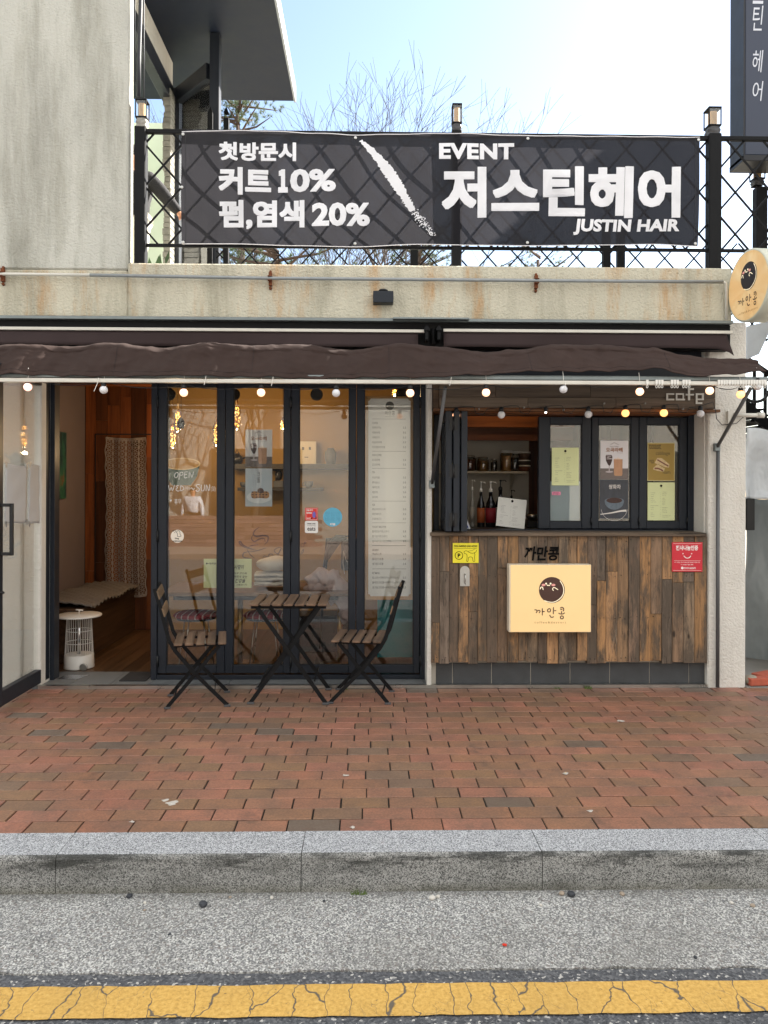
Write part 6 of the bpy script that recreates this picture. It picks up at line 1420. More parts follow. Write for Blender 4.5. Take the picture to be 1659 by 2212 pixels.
# lace curtain on the wood wall
b = B(); LC = m_cloth('lace', '9b928c', .2, 0, bs=0); x0, x1 = XX(230, YB-.06), XX(315, YB-.06); zt, zb = ZZ(948, YB-.06, 270), ZZ(1290, YB-.06, 270)
nc, nr_ = 6, 26; cw, ch = (x1-x0)/nc, (zt-zb)/nr_
def cf(x, z): return (x+.006*math.sin(z*6), YB-.06-.012*math.sin((x-x0)*40+z), z-.03*((x-x0)/(x1-x0)-.5)**2*(-1)*2)
def strip(pts, w_):
    bb = len(b.v); n = len(pts)
    for i, (x, z) in enumerate(pts):
        x2, z2 = pts[min(i+1, n-1)]; xa, za = pts[max(i-1, 0)]; dx, dz = x2-xa, z2-za; l = math.hypot(dx, dz) or 1
        b.v += [Vector(cf(x-dz/l*w_, z+dx/l*w_)), Vector(cf(x+dz/l*w_, z-dx/l*w_))]
    for i in range(n-1): b.face([bb+2*i, bb+2*i+2, bb+2*i+3, bb+2*i+1])
for r in range(nr_):
    for c_ in range(nc):
        cx_, cz_ = x0+(c_+.5)*cw, zb+(r+.5)*ch; rr_ = min(cw, ch)*.46
        strip([(cx_+rr_*math.cos(a), cz_+rr_*math.sin(a)) for a in [k_*math.pi/6 for k_ in range(13)]], .0030)
        for q in range(3): a = q*math.pi/3; strip([(cx_-rr_*math.cos(a), cz_-rr_*math.sin(a)), (cx_+rr_*math.cos(a), cz_+rr_*math.sin(a))], .0024)
for c_ in range(nc+1): strip([(x0+c_*cw+(.006*math.sin(k_) if c_ in (0, nc) else 0), zb+(zt-zb)*k_/60) for k_ in range(61)], .0045)
for z in (zb, zt, zt-.015, zb+.015): strip([(x0+(x1-x0)*k_/12, z) for k_ in range(13)], .006)
b.build('lace_curtain', LC, None, label='long crocheted lace curtain hanging in front of the wooden door inside', cat='curtain')
# painting
b = B(); xp = XLI+.02
b.box(XLI+.002, XLI+.03, 1.05, 1.72, ZZ(1078, 1.4, 150), ZZ(930, 1.4, 150)); PT = bpy.data.materials.new('painting'); PT.use_nodes = True; tt = PT.node_tree; pb_ = tt.nodes['Principled BSDF']
nz = noise(tt, coords(tt, (2, 2, 1.3)), 3, 5, .6); tt.links.new(ramp(tt, nz, [(.3, '0f1f22'), (.48, '1f4a4a'), (.6, '2f6a52'), (.72, '7a4a30')]), pb_.inputs['Base Color'])
b.build('painting', PT, None, label='dark teal jungle painting on the white inner wall', cat='painting')
# door hardware on the wood wall and mat, plate
xh_ = XX(206, YB-.01)
b = B(); b.box(XX(204, YB-.02), XX(325, YB-.02), YB-.014, YB-.008, ZZ(938, YB-.02, 260)-.006, ZZ(938, YB-.02, 260)+.006); b.box(XX(204, YB-.02), XX(206, YB-.02), YB-.014, YB-.008, ZF, ZZ(938, YB-.02, 260)); b.build('door_gap', FRAME_D, bld)
b = B(); b.box(XX(262, YB-.02), XX(275, YB-.02), YB-.05, YB-.03, ZF, ZZ(1290, YB-.02)); b.build('broom_handle', M('dark_paint', '131417', .6), None, label='dark upright board leaning below the lace curtain', cat='board')
p = PZ(150, 1465, ZF+.001); b = B(); b.add([(p.x-.09, p.y-.03, ZF+.001), (p.x+.08, p.y-.03, ZF+.001), (p.x+.12, p.y+.10, ZF+.001), (p.x-.07, p.y+.10, ZF+.001)], [(0, 1, 2, 3)]); b.build('metal_plate', M('scratched_steel', '9aa0a8', .25, metal=.8, var=.2, vs=20, scale=(1, 6, 1)), None, solid=.003, label='thin bright metal plate lying on the threshold tiles', cat='plate')
p = PZ(300, 1462, ZF+.001); b = B(); b.box(XX(268, .25), XX(327, .25)-.01, .14, .42, ZF+.001, ZF+.009); b.build('door_mat', M('mat', '2b2a2b', .95, var=.3, vs=60, bs=200, bstr=.6), None, label='dark doormat beside the door frame on the threshold', cat='mat')

# ------------------------------------------------------------------ dining room behind the folding doors
def pendant(px, py0, py1, Y, label, on=True, kind='gold'):
    c = P(px, (py0+py1)/2, Y); zt = P(px, py0, Y).z; zb = P(px, py1, Y).z; H = zt-zb
    t = thing('pendant_lamp', label, 'lamp', (c.x, Y, zt), group='pendant lamps in the dining room')
    b = B(); b.tube([(c.x, Y, zt), (c.x, Y, ZC)], .0025, 5); b.build('cord', M('copper_cord', '6a4a2a', .5), t)
    if kind == 'dark':
        b = B(); b.lathe([(.012, 0), (.03, -H*.35), (.034, -H*.7), (.02, -H)], (c.x, Y, zt), 16); b.build('bulb', M('smoked_glass', '241f1c', .15), t); return
    b = B(); prof = [(.008, 0), (.012, -H*.2), (.030, -H*.3), (.038, -H*.42), (.018, -H*.55), (.034, -H*.68), (.036, -H*.8), (.015, -H*.97)]
    b.lathe(prof, (c.x, Y, zt), 14); b.build('bulb_glass', m_glass('amber_glass', (1, .82, .55), 1.5) if 'amber_glass' not in bpy.data.materials else bpy.data.materials['amber_glass'], t)
    b = B(); rr2 = random.Random(int(px))
    for i in range(46):
        v = rr2.random(); z = zt-H*(.26+.68*v); r = (.03 if .3 < v < .75 else .02)*rr2.uniform(.5, 1); a = rr2.uniform(0, 6.28); b.ball((c.x+r*math.cos(a), Y+r*math.sin(a), z), .0042, 5)
    b.build('filaments', M('filament', 'ffdfa8', .4, emit='ffbe68', estr=2.0), t)
    li = bpy.data.lights.new('pendant_light', 'POINT'); li.energy = LP; li.color = (1, .68, .36); li.shadow_soft_size = .012; lo_ = bpy.data.objects.new('pendant_light', li); COL.objects.link(lo_); lo_.parent = t; lo_.location = (0, -.0, -H*1.15)
LP = 1.3
pendant(373, 905, 970, 1.35, 'gold filament pendant lower left in the first pane'); pendant(384, 872, 935, 1.1, 'gold filament pendant with a tall stem in the first pane')
pendant(467, 900, 965, 1.5, 'gold filament pendant at the right edge of the first pane'); pendant(512, 862, 930, 1.3, 'gold filament pendant at the left edge of the second pane')
pendant(611, 900, 928, 1.7, 'gold filament pendant half hidden by the stile of the second pane')
pendant(391, 902, 926, .8, 'small unlit dark pendant bulb in the first pane', kind='dark'); pendant(853, 836, 856, 1.0, 'gold filament pendant above the menu board')
for i, (px, lab) in enumerate(((365, 'black ceiling spotlight above the first folding door'), (505, 'black ceiling spotlight above the second folding door'), (684, 'black ceiling spotlight above the third folding door'), (868, 'black ceiling spotlight above the menu board'))):
    Y = .5; c = P(px, 852, Y); t = thing('spotlight', lab, 'lamp', tuple(c), group='black spotlights behind the door heads')
    b = B(); b.lathe([(.028, .09), (.045, .05), (.052, 0), (.045, -.004)], c, 22, (0, 1, .15)); b.build('housing', BLACK, t); b = B(); b.lathe([(.001, -.003), (.044, -.003)], c, 22, (0, 1, .15)); b.build('lens', M('lens', '5d6266', .2), t); B().tube([c+Vector((0, .05, 0)), Vector((c.x, .55, ZC))], .01, 6).build('stem', BLACK, t)
# table by the glass
tab = thing('window_table', 'long wooden table just behind the folding doors', 'table', (XX(600, .7), .75, ZF))
ZTb = ZZ(1276, .5, 550); xA, xB = XX(352, .5), XX(757, .5)
b = B(); b.box(xA, xB, .38, 1.05, ZTb-.03, ZTb); b.build('tabletop', W_TABLE, tab, bevel=.004)
b = B(); b.box(xA+.1, xB-.1, .45, .98, ZTb-.07, ZTb-.031); b.build('apron', BLACKW, tab)
for px in (520, 735):
    x = XX(px, .7); b = B(); b.tube([(x, .7, ZF+.01), (x, .7, ZTb-.07)], .022, 12); b.lathe([(.17, 0), (.17, .008), (.03, .02)], (x, .7, ZF), 28); b.build('leg', M('brass', 'a3834c', .35, metal=.8), tab)
# stools with plaid cushions
PL = bpy.data.materials.new('plaid'); PL.use_nodes = True; tt = PL.node_tree; pb_ = tt.nodes['Principled BSDF']
def wv_(ax):
    w_ = tt.nodes.new('ShaderNodeTexWave'); w_.bands_direction = ax; w_.inputs['Scale'].default_value = 5.5; tt.links.new(coords(tt), w_.inputs[0]); return w_.outputs['Fac']
c1 = mixc(tt, ramp(tt, wv_('X'), [(.88, 0.0), (.95, .75)]), lin('8f2f3a')[:3], lin('d8c9c4')[:3]); c1 = mixc(tt, ramp(tt, wv_('Y'), [(.88, 0.0), (.95, .55)]), c1, lin('2f2a38')[:3]); tt.links.new(c1, pb_.inputs['Base Color']); pb_.inputs['Roughness'].default_value = .9
for px, lab, lab2 in ((425, 'thin legged stool behind the first folding door', 'red plaid cushion on the stool behind the first folding door'), (575, 'thin legged stool behind the second folding door', 'red plaid cushion on the stool behind the second folding door')):
    Y = .62; x = XX(px, Y); z = ZZ(1340, Y-.15, px); t = thing('stool', lab, 'stool', (x, Y, ZF), group='stools at the window table')
    b = B(); b.lathe([(.16, z-ZF-.012), (.16, z-ZF)], (x, Y, ZF), 24); b.build('seat', BLACKW, t)
    for s in range(4):
        a = math.pi/4+s*math.pi/2; b = B(); b.tube([(x+.11*math.cos(a), Y+.11*math.sin(a), z-.01), (x+.17*math.cos(a), Y+.17*math.sin(a), ZF)], .006, 6); b.build('leg', STEEL, t)
    b = B(); b.lathe([(.001, 0), (.17, .003), (.19, .02), (.17, .04), (.001, .048)], (x, Y, z+.001), 28); b.build('cushion', PL, None, label=lab2, cat='cushion', group='plaid stool cushions')
# folded towels
tw = M('towel_white', 'd5d2cc', .95, var=.05, bs=60, bstr=.4); Y = .52
x0, x1 = XX(549, Y), XX(632, Y)
for i, (za, zb2, lab) in enumerate(((1268, 1256, 'bottom folded white towel of the stack on the window table'), (1257, 1247, 'second folded white towel from the bottom of the stack'), (1248, 1238, 'third folded white towel under the plump pillow'))):
    z0_, z1_ = ZZ(za, Y, 580), ZZ(zb2, Y, 580); z0_ = max(z0_, ZTb+.001) if i == 0 else z0_+.0015
    b = B(); n = 26
    def tf(u, v, z0_=z0_, z1_=z1_, i=i):
        a = v*2*math.pi; h = (z1_-z0_)/2; return (x0+(x1-x0)*u+.004*math.sin(a+i), Y+.12-.125*math.cos(a)*(1 if abs(math.cos(a)) < .97 else 1), (z0_+z1_)/2+h*math.copysign(abs(math.sin(a))**.5, math.sin(a))*.93+.003*math.sin(u*9+i*2))
    b.grid(tf, 24, 24); b.build('folded_towel', tw, None, label=lab, cat='towel', group='folded towels on the window table')
b = B(); c = Vector(((x0+x1)/2, Y+.12, ZZ(1221, Y, 590))); hh = (ZZ(1205, Y)-ZZ(1238, Y))/2
b.ball(c, 1, 26, ((x1-x0)/2*1.0, .13, hh)); 
for v in b.v: v.z += .006*math.sin(v.x*25+v.y*12)
b.build('pillow', M('pillow_white', 'd8d3ca', .9, var=.06, vs=12, bs=10, bstr=.4), None, label='plump white pillow on top of the folded towels', cat='pillow')
# padded coat over a chair, stroller
COAT = M('padded_coat', 'b9a6a6', .75, var=.08, bs=9, bstr=1.0, bd=.03); rc_ = random.Random(12)
b = B(); Y = .60
cc = P(708, 1290, Y)
pts = [P(668, 1262, Y), P(690, 1245, Y), P(718, 1250, Y), P(738, 1275, Y), P(752, 1320, Y), P(758, 1345, Y)]
def puff(pts, r0, r1, yo=0):
    q = []; rr_ = []
    for i in range(len(pts)-1):
        for s in range(6): u = s/6; q.append(pts[i].lerp(pts[i+1], u)+Vector((0, yo, 0))); rr_.append((r0+(r1-r0)*(i+u)/(len(pts)-1))*(1+.16*abs(math.sin((i+u)*4.2))))
    b.tube(q, rr_, 18)
puff(pts, .06, .075); puff([P(672, 1262, Y), P(676, 1285, Y), P(690, 1300, Y)], .055, .05, -.02); puff([P(700, 1255, Y), P(712, 1285, Y), P(730, 1300, Y)], .06, .05, .05); b.ball(P(684, 1272, Y), .085, 16, (1, .9, .9)); b.ball(P(720, 1272, Y), .09, 16, (1, .9, .8))
for v in b.v:
    v.x += .010*math.sin(v.z*55+v.y*20); v.y += .014*math.sin(v.x*48+v.z*30); v.z += .010*math.sin(v.x*40-v.y*22)
b.build('padded_coat', COAT, None, label='pale pink padded coat draped over a seat behind the third folding door', cat='coat')
stl = thing('stroller', 'folded dark stroller with a bag behind the third folding door', 'stroller', (XX(725, 1.05), 1.05, ZF))
BL2 = M('dark_fabric', '23242b', .8, var=.2, bs=20, bstr=.4)
b = B(); Y = 1.05
a_ = [P(700, 1232, Y), P(704, 1200, Y), P(712, 1172, Y), P(725, 1162, Y), P(745, 1163, Y)]
for q in range(5): b.tube([p+Vector((0, .05*q, 0)) for p in a_], .016, 8)
b.grid(lambda u, v: P(700+4*u+50*u*v*.9, 1232-70*min(1, u*1.1)**.8, Y+.02+.25*v), 14, 10); b.build('hood', BL2, stl)
b = B(); b.box(P(737, 1200, Y).x, P(775, 1200, Y).x, Y-.06, Y+.2, P(750, 1232, Y).z, P(750, 1166, Y).z); b.build('bag', BL2, stl, bevel=.03, bseg=3)
b = B(); b.tube([P(744, 1168, Y-.02), P(749, 1158, Y-.02), P(757, 1158, Y-.02), P(760, 1168, Y-.02)], .009, 8); b.tube([P(700, 1232, Y), P(697, 1300, Y), P(690, 1400, Y)], .012, 8); b.tube([P(760, 1230, Y+.2), P(762, 1300, Y+.2), P(765, 1400, Y+.2)], .012, 8)
b.build('frame', BLACK, stl)
b = B(); b.tube([P(742, 1190, Y-.075), P(741, 1215, Y-.08), P(744, 1240, Y-.08)], .003, 5); b.tube([P(742, 1190, Y-.075), P(748, 1212, Y-.08), P(757, 1216, Y-.08)], .003, 5); b.build('straps', WHITEP, stl)
# teal panel low behind the last door, dark cabinet
B().box(XX(816, .55), XX(900, .55), .55, .58, ZZ(1420, .55), ZZ(1296, .55)+.1).build('teal_panel', M('teal', '1f7f88', .5, var=.06), None, label='teal panel standing low behind the last folding door', cat='panel')
B().box(XX(628, 1.2), XX(755, 1.2), 1.2, 1.5, ZF, ZZ(1330, 1.2)).build('floor_cabinet', M('cabinet_dark', '30343b', .6), None, bevel=.005, label='low dark cabinet behind the third folding door', cat='cabinet')
# shelves on the warm wall
Ys2 = YB-.22; SH = M('shelf_dark', '3a352f', .6)
def shelf(px0, px1, py, th, label):
    z = ZZ(py, Ys2, (px0+px1)/2); return B().box(XX(px0, Ys2), XX(px1, Ys2), Ys2, YB-.002, z-th, z).build('wall_shelf', SH, None, bevel=.002, label=label, cat='shelf', group='dark shelves on the warm wall'), z
_, zu = shelf(497, 752, 1002, .055, 'upper dark shelf on the warm wall'); _, zl = shelf(513, 696, 1053, .035, 'lower dark shelf on the warm wall')
def pot_item(px, z, H, prof, mat, label, name, cat, Y=None, extra=None):
    Y = Y or YB-.12; x = XX(px, Y); b = B(); b.lathe([(r, h*H) for r, h in prof], (x, Y, z+.0005), 18)
    if extra: extra(b, x, Y, z)
    return b.build(name, mat, None, label=label, cat=cat)
DK = M('dark_glaze', '25221f', .35); GG = M('grey_glaze', '57585a', .5, var=.2)
pot_item(512, zu, .11, [(.04, 0), (.06, .3), (.055, .7), (.02, .95), (.012, 1)], DK, 'dark teapot at the left end of the upper shelf', 'teapot', 'teapot', extra=lambda b, x, Y, z: (b.tube([(x+.05, Y, z+.05), (x+.09, Y, z+.07), (x+.11, Y, z+.1)], .009, 7), b.tube([(x-.03, Y, z+.09), (x, Y, z+.15), (x+.03, Y, z+.09)], .005, 6)))
pot_item(714, zu, .17, [(.05, 0), (.06, .3), (.06, .75), (.035, .92), (.032, 1)], GG, 'ribbed grey vase standing alone on the upper shelf', 'vase', 'vase')
b = B(); z = zu; x = XX(662, YB-.08); b.box(x-.10, x+.10, YB-.09, YB-.07, z+.001, z+.24); o = b.build('face_plaque', M('plaque', 'c9bda4', .8, var=.05), None, label='square pale plaque with a small drawn face on the upper shelf', cat='plaque')
Yq = YB-.0915; b = B(); c = P(662, 985, Yq); 
for sx in (-1, 1): b.box(c.x+sx*.035-.01, c.x+sx*.035+.01, Yq, Yq+.001, z+.15, z+.18)
b.box(c.x-.02, c.x+.02, Yq, Yq+.001, z+.07, z+.078); b.build('face_print', DK, o)
pot_item(526, zl, .055, [(.02, 0), (.035, .4), (.038, 1)], GG, 'small grey cup on the left of the lower shelf', 'cup', 'cup')
pot_item(667, zl, .065, [(.025, 0), (.045, .4), (.046, .95), (.043, 1)], GG, 'dark grey mug on the right of the lower shelf', 'mug', 'cup', extra=lambda b, x, Y, z: b.tube([(x-.04, Y, z+.05), (x-.068, Y, z+.045), (x-.062, Y, z+.02), (x-.035, Y, z+.015)], .005, 6))
b = B(); x = XX(602, YB-.12); y = YB-.12; z = zl; b.box(x-.05, x+.05, y-.05, y+.05, z+.001, z+.07); o = b.build('plinth_block', GG, None, bevel=.004, label='grey block carrying the dog figurine on the lower shelf', cat='block')
b = B(); zz = z+.071; b.ball((x, y, zz+.055), .05, 14, (.8, .7, 1.1)); b.ball((x-.02, y-.01, zz+.125), .034, 12, (1.1, .9, .9)); b.ball((x-.055, y-.012, zz+.118), .018, 10, (1.3, .9, .8)); b.ball((x+.0, y+.02, zz+.152), .012, 8, (1, 1, 1.6)); b.ball((x-.02, y-.03, zz+.152), .012, 8, (1, 1, 1.6)); b.tube([(x-.025, y-.02, zz), (x-.022, y-.02, zz+.06)], .012, 8); b.build('dog_figurine', DK, None, label='dark dog figurine sitting on the grey block', cat='figurine')
# wall decal of a coffee cup
Yd = YB-.004; BRN = M('decal_brown', '2e1d16', .7); b = B(); s6 = lambda x, y: (680/1.3743+x*.17545, 1480/1.3743+y*.17545)
def dl(pts, wd): stroke(b, [s6(*p) for p in pts], wd, Yd)
tp_ = lambda m_: (lambda t: .5+m_*math.sin(math.pi*t))
dl([(375, 352), (320, 390), (300, 440), (340, 465), (420, 455), (480, 470), (470, 530), (432, 570)], tp_(3.2)); dl([(300, 440), (275, 490), (310, 530), (370, 500), (430, 490), (445, 540)], tp_(2.2))
dl([(335, 635), (240, 605), (170, 570), (135, 525), (130, 555), (190, 600), (300, 632)], tp_(2.6)); dl([(220, 620), (260, 690), (320, 740)], tp_(1.5)); dl([(222, 650), (330, 645), (465, 605)], tp_(1.3)); dl([(240, 600), (290, 575), (370, 565)], tp_(1)); dl([(240, 655), (180, 670), (175, 720), (240, 735), (290, 745)], tp_(2.6))
dl([(410, 765), (430, 705), (480, 720), (495, 685), (540, 690), (530, 750)], tp_(1.5)); dl([(670, 640), (620, 600), (555, 640), (600, 680), (640, 620), (600, 700), (640, 740), (690, 700)], tp_(1.6)); dl([(880, 690), (900, 640), (920, 630), (905, 670), (880, 690)], tp_(1.2)); ring(b, *s6(905, 575), 3.6, .8, Yd); disc(b, *s6(935, 545), 2, Yd-.001, 12)
b.build('wall_decal', BRN, None, label='brown coffee cup and steam drawing on the warm wall', cat='wall decal')
# faint cup picture behind the first pane
o, yp = sheet('cup_poster', 352, 985, 432, 1050, YD+.6, M('poster_dim', '77736b', .7, var=.2), 'poster of a yellow cup seen through the first folding door', 'poster') if False else (None, 0)

# ------------------------------------------------------------------ kitchen things
YS = YK-.16; zs_ = ZZ(1018, YS, 1060)
ks = thing('kitchen_shelf', 'pale kitchen wall shelf with brackets behind the open hatch', 'shelf', (XX(1060, YS), YS, zs_))
b = B(); b.box(XK+.1, XX(1137, YS-.06), YS-.08, YK-.001, zs_-.022, zs_); b.build('board', M('shelf_pale', 'a9a395', .6), ks, bevel=.002)
b = B(); x = XX(1110, YS); b.bar((x, YK-.01, zs_-.16), (x, YS-.02, zs_-.024), .02, .02); b.box(x-.012, x+.012, YK-.014, YK-.001, zs_-.2, zs_-.023); b.build('bracket', M('shelf_pale', 'a9a395'), ks)
JG = m_glass('jar_glass', (.9, .92, .9), 2.0)
def jar(px, w_, pyt, Y, label, fill, lid, fl=.75, name='jar'):
    x = XX(px, Y); k = (Y-CAM.y)/F; r = w_*k/2; z1 = ZZ(pyt, Y, px); H = z1-zs_
    t = thing(name, label, 'jar', (x, Y, zs_+.0005), group='jars on the kitchen shelf')
    c = Vector((x, Y, zs_+.0005)); b = B(); b.lathe([(r*.9, 0), (r, .01), (r, H*.8), (r*.85, H*.88), (r*.85, H*.9)], c, 20); b.build('glass', JG, t)
    b = B(); b.lathe([(r*.85, .004), (r*.94, .012), (r*.94, H*fl), (.001, H*fl+.004)], c, 18); b.build('contents', fill, t)
    b = B(); b.lathe([(r*.9, H*.9), (r*.9, H), (r*.8, H+.004)], c, 20); b.build('lid', lid, t)
f1 = M('jar_brown', '5a2f1c', .7, var=.4, vs=60); f2 = M('jar_tan', '8a6230', .7, var=.4, vs=60); f3 = M('jar_cream', 'b58a5a', .8, var=.2, vs=40); f4 = M('jar_dark', '2a211d', .7, var=.5, vs=50); STL = STEEL
jar(1014, 28, 985, YS, 'wide jar of dark brown powder at the left end of the kitchen shelf', f1, JG if False else M('lid_glass', '6f6a62', .3)); jar(1043, 26, 988, YS, 'wide jar of golden contents, second on the kitchen shelf', f2, M('lid_glass', '6f6a62'))
jar(1067, 14, 992, YS-.03, 'narrow jar with a bright steel lid on the kitchen shelf', f4, STL); jar(1094, 28, 974, YS+.03, 'tall canister of orange tea with a pale lid', f3, WHITEP); jar(1117, 24, 976, YS+.06, 'tall pale canister beside the orange one', M('jar_grey', '77736c', .8), WHITEP)
jar(1112, 18, 985, YS-.04, 'clamp jar of dark beans in front of the pale canister', f4, M('lid_glass', '6f6a62')); 
for i, (a_, c_, lab) in enumerate(((1018, 1005, 'lowest tub of the stack at the right end of the kitchen shelf'), (1004.5, 994, 'middle tub of the stack at the right end of the kitchen shelf'), (993.5, 976, 'topmost tub of the stack at the right end of the kitchen shelf'))):
    k = (YS-CAM.y)/F; x = XX(1138-15, YS-.02); x = XX(1139-7, YS); z0_ = ZZ(a_, YS, 1130)+.001; z1_ = ZZ(c_, YS, 1130); t = thing('tub', lab, 'tub', (x, YS, z0_), group='tubs stacked on the kitchen shelf')
    c = Vector((x, YS, z0_)); H = z1_-z0_; b = B(); b.lathe([(11*k, 0), (13*k, H*.8)], c, 20); b.build('body', (f1, f4, M('tub_brown', '4b372c', .6))[i], t); b = B(); b.lathe([(13.5*k, H*.8), (13.5*k, H), (.001, H)], c, 20); b.build('lid', WHITEP, t)
def bottle(px, pyb, pyt, w_, Y, label, glass, lab_mat, pump=WHITEP, name='syrup_bottle'):
    x = XX(px, Y); k = (Y-CAM.y)/F; r = w_*k/2; zb_ = ZK+.0005; z1 = ZZ(pyt, Y, px); H = (z1-zb_)
    t = thing(name, label, 'bottle', (x, Y, zb_), group='syrup bottles on the hatch counter'); c = Vector((x, Y, zb_))
    b = B(); b.lathe([(r*.95, 0), (r, .006), (r, H*.45), (r*.85, H*.53), (r*.36, H*.66), (r*.34, H*.78)], c, 20); b.build('glass', glass, t)
    b = B(); b.lathe([(r*1.02, H*.1), (r*1.02, H*.42)], c, 20); b.build('label_wrap', lab_mat, t)
    b = B(); b.lathe([(r*.42, H*.77), (r*.42, H*.83), (r*.12, H*.86), (r*.12, H*.96), (r*.22, H*.97), (r*.22, H)], c, 12); b.tube([c+Vector((0, 0, H*.985)), c+Vector((r*.9, -.01, H*.985)), c+Vector((r*1.1, -.012, H*.95))], .004, 6); b.build('pump', pump, t)
BG = M('bottle_dark', '16161a', .15); 
YBt = .72
bottle(1020, 1140, 1036, 10, YBt+.05, 'slim clear bottle with a white pump at the left of the hatch', M('bottle_clear', '8b8a84', .2), M('label_pale', '9a948a', .6)); bottle(1039, 1140, 1040, 17, YBt, 'dark bottle with an orange label and white pump', BG, M('label_orange', 'a8562a', .6)); bottle(1060, 1140, 1040, 22, YBt-.02, 'dark bottle with a red label and white pump', BG, M('label_red', '8f1f2c', .6))
bottle(1081, 1140, 1036, 22, YBt, 'black bottle with a pale label and black pump', BG, M('label_grey', '8d8a84', .6), BLACK); bottle(1105, 1140, 1058, 12, YBt+.12, 'short brown bottle behind the leaning price list', M('bottle_brown', '3a221a', .2), M('label_brown', '5b3a2a', .6), BLACK)
b = B(); Y = YW+.13; b.prism([(P(999, 1098, Y).x, ZZ(1098, Y)), (P(1017, 1139, Y).x, ZK+.001), (P(990, 1139, Y).x, ZK+.001), (P(990, 1098, Y).x, ZZ(1098, Y))], lambda u, v, d: (u, Y+d, v), .006); o = b.build('blue_sign_board', M('board_white', 'c9ccd4', .5), None, fixn=True, label='blue board with a white edge leaning beside the folded sashes', cat='board')
b = B(); Y2 = Y-.001; b.prism([(P(998, 1103, Y2).x, ZZ(1103, Y2)), (P(1012, 1135, Y2).x, ZK+.012), (P(990, 1135, Y2).x, ZK+.012), (P(990, 1103, Y2).x, ZZ(1103, Y2))], lambda u, v, d: (u, Y2, v), .0); b.build('field', M('board_blue', '243a86', .5), o)
cm = thing('coffee_grinder', 'dark machine with a chrome bowl rim in the right corner of the hatch', 'machine', (XX(1152, .7), .7, ZK))
b = B(); x = XX(1152, .7); b.box(x-.07, x+.12, .6, .8, ZK+.001, ZK+.06); b.build('body', BLACK, cm, bevel=.008); b = B(); b.lathe([(.03, .06), (.055, .085), (.06, .10), (.055, .11), (.02, .115)], (x-.01, .68, ZK), 24); b.build('bowl', STEEL, cm); b = B(); b.lathe([(.012, .11), (.012, .15), (.016, .152), (.016, .165)], (x+.05, .68, ZK), 14); b.build('lid_knob', STEEL, cm)
li = bpy.data.lights.new('kitchen_lamp', 'POINT'); li.energy = .35; li.color = (1, .72, .42); li.shadow_soft_size = .06
lk = thing('ceiling_lamp', 'round ceiling lamp in the kitchen behind the hatch', 'lamp', (XX(1100, .8), .85, ZC-.02)); b = B(); b.lathe([(.001, -.03), (.05, -.028), (.06, 0)], (XX(1100, .8), .85, ZC-.02), 24); b.build('shade', M('lamp_shade_warm', 'ffe0b0', .5, emit='ffc070', estr=2), lk)
lo_ = bpy.data.objects.new('kitchen_light', li); COL.objects.link(lo_); lo_.parent = lk; lo_.location = (0, 0, -.1)

# ------------------------------------------------------------------ pebbles and bits on the gutter
PM = [M('pebble_dark', '2f3238', .6, var=.3, vs=40), M('pebble_pale', 'c4c0b8', .8, var=.15, vs=40), M('pebble_tan', '9a8c7c', .8, var=.2, vs=40)]
peb = [(439, 1953, 9, 0, 'dark grey stone on the gutter left of centre'), (279, 1936, 6, 0, 'small dark stone at the kerb foot on the left'), (1234, 1932, 8, 0, 'dark stone against the kerb foot on the right'), (1213, 1930, 6, 2, 'tan stone just left of the dark one at the right kerb foot'), (934, 1940, 6.5, 1, 'larger white pebble in the middle of the gutter edge'), (946, 1937, 4.5, 1, 'smaller white pebble touching the larger white one'), (587, 1939, 4, 1, 'white pebble left of the middle near the kerb'), (1344, 1931, 5.5, 2, 'tan pebble near the kerb at the right'), (1168, 1955, 3.5, 1, 'white pebble left of the right dark stone'), (1580, 1950, 4, 1, 'white pebble near the right edge'), (1626, 1956, 5, 2, 'tan pebble at the far right edge'), (313, 1950, 3.5, 1, 'white pebble right of the small dark stone'), (312, 1966, 2.5, 2, 'tiny tan pebble on the left gutter'), (366, 2018, 3, 0, 'tiny dark pebble midway on the left gutter'), (1502, 2068, 4, 0, 'tiny dark pebble on the right gutter near the asphalt'), (700, 1946, 3, 0, 'tiny dark pebble left of the white pair'), (497, 1938, 3, 2, 'tiny tan pebble near the left dark stone')]
for i, (px, py, r, k, lab) in enumerate(peb):
    p = PZ(px, py+r*.4, Z_R+.004); rad = r*(p.y-CAM.y)/F; rp = random.Random(i); bm = bmesh.new(); bmesh.ops.create_icosphere(bm, subdivisions=2, radius=1)
    for v in bm.verts: v.co = Vector((v.co.x*rad*1.15, v.co.y*rad, v.co.z*rad*.75))*(1+rp.uniform(-.13, .13))
    me = bpy.data.meshes.new('pebble'); bm.to_mesh(me); bm.free(); me.materials.append(PM[k]); o = bpy.data.objects.new('pebble', me); COL.objects.link(o); o.location = p+Vector((0, 0, rad*.5)); o.rotation_euler = (0, 0, rp.uniform(0, 6)); tag(o, lab, 'pebble', 'loose pebbles along the kerb foot')
p = PZ(1090, 2042, Z_R+.006); b = B(); b.prism([(p.x-.007, p.y-.004), (p.x+.006, p.y-.006), (p.x+.009, p.y+.002), (p.x+.001, p.y+.006), (p.x-.008, p.y+.004)], lambda u, v, d: (u, v, p.z+d), .004); b.build('red_chip', M('chip_red', 'd0341e', .5), None, fixn=True, label='tiny bright red chip lying on the gutter', cat='litter')
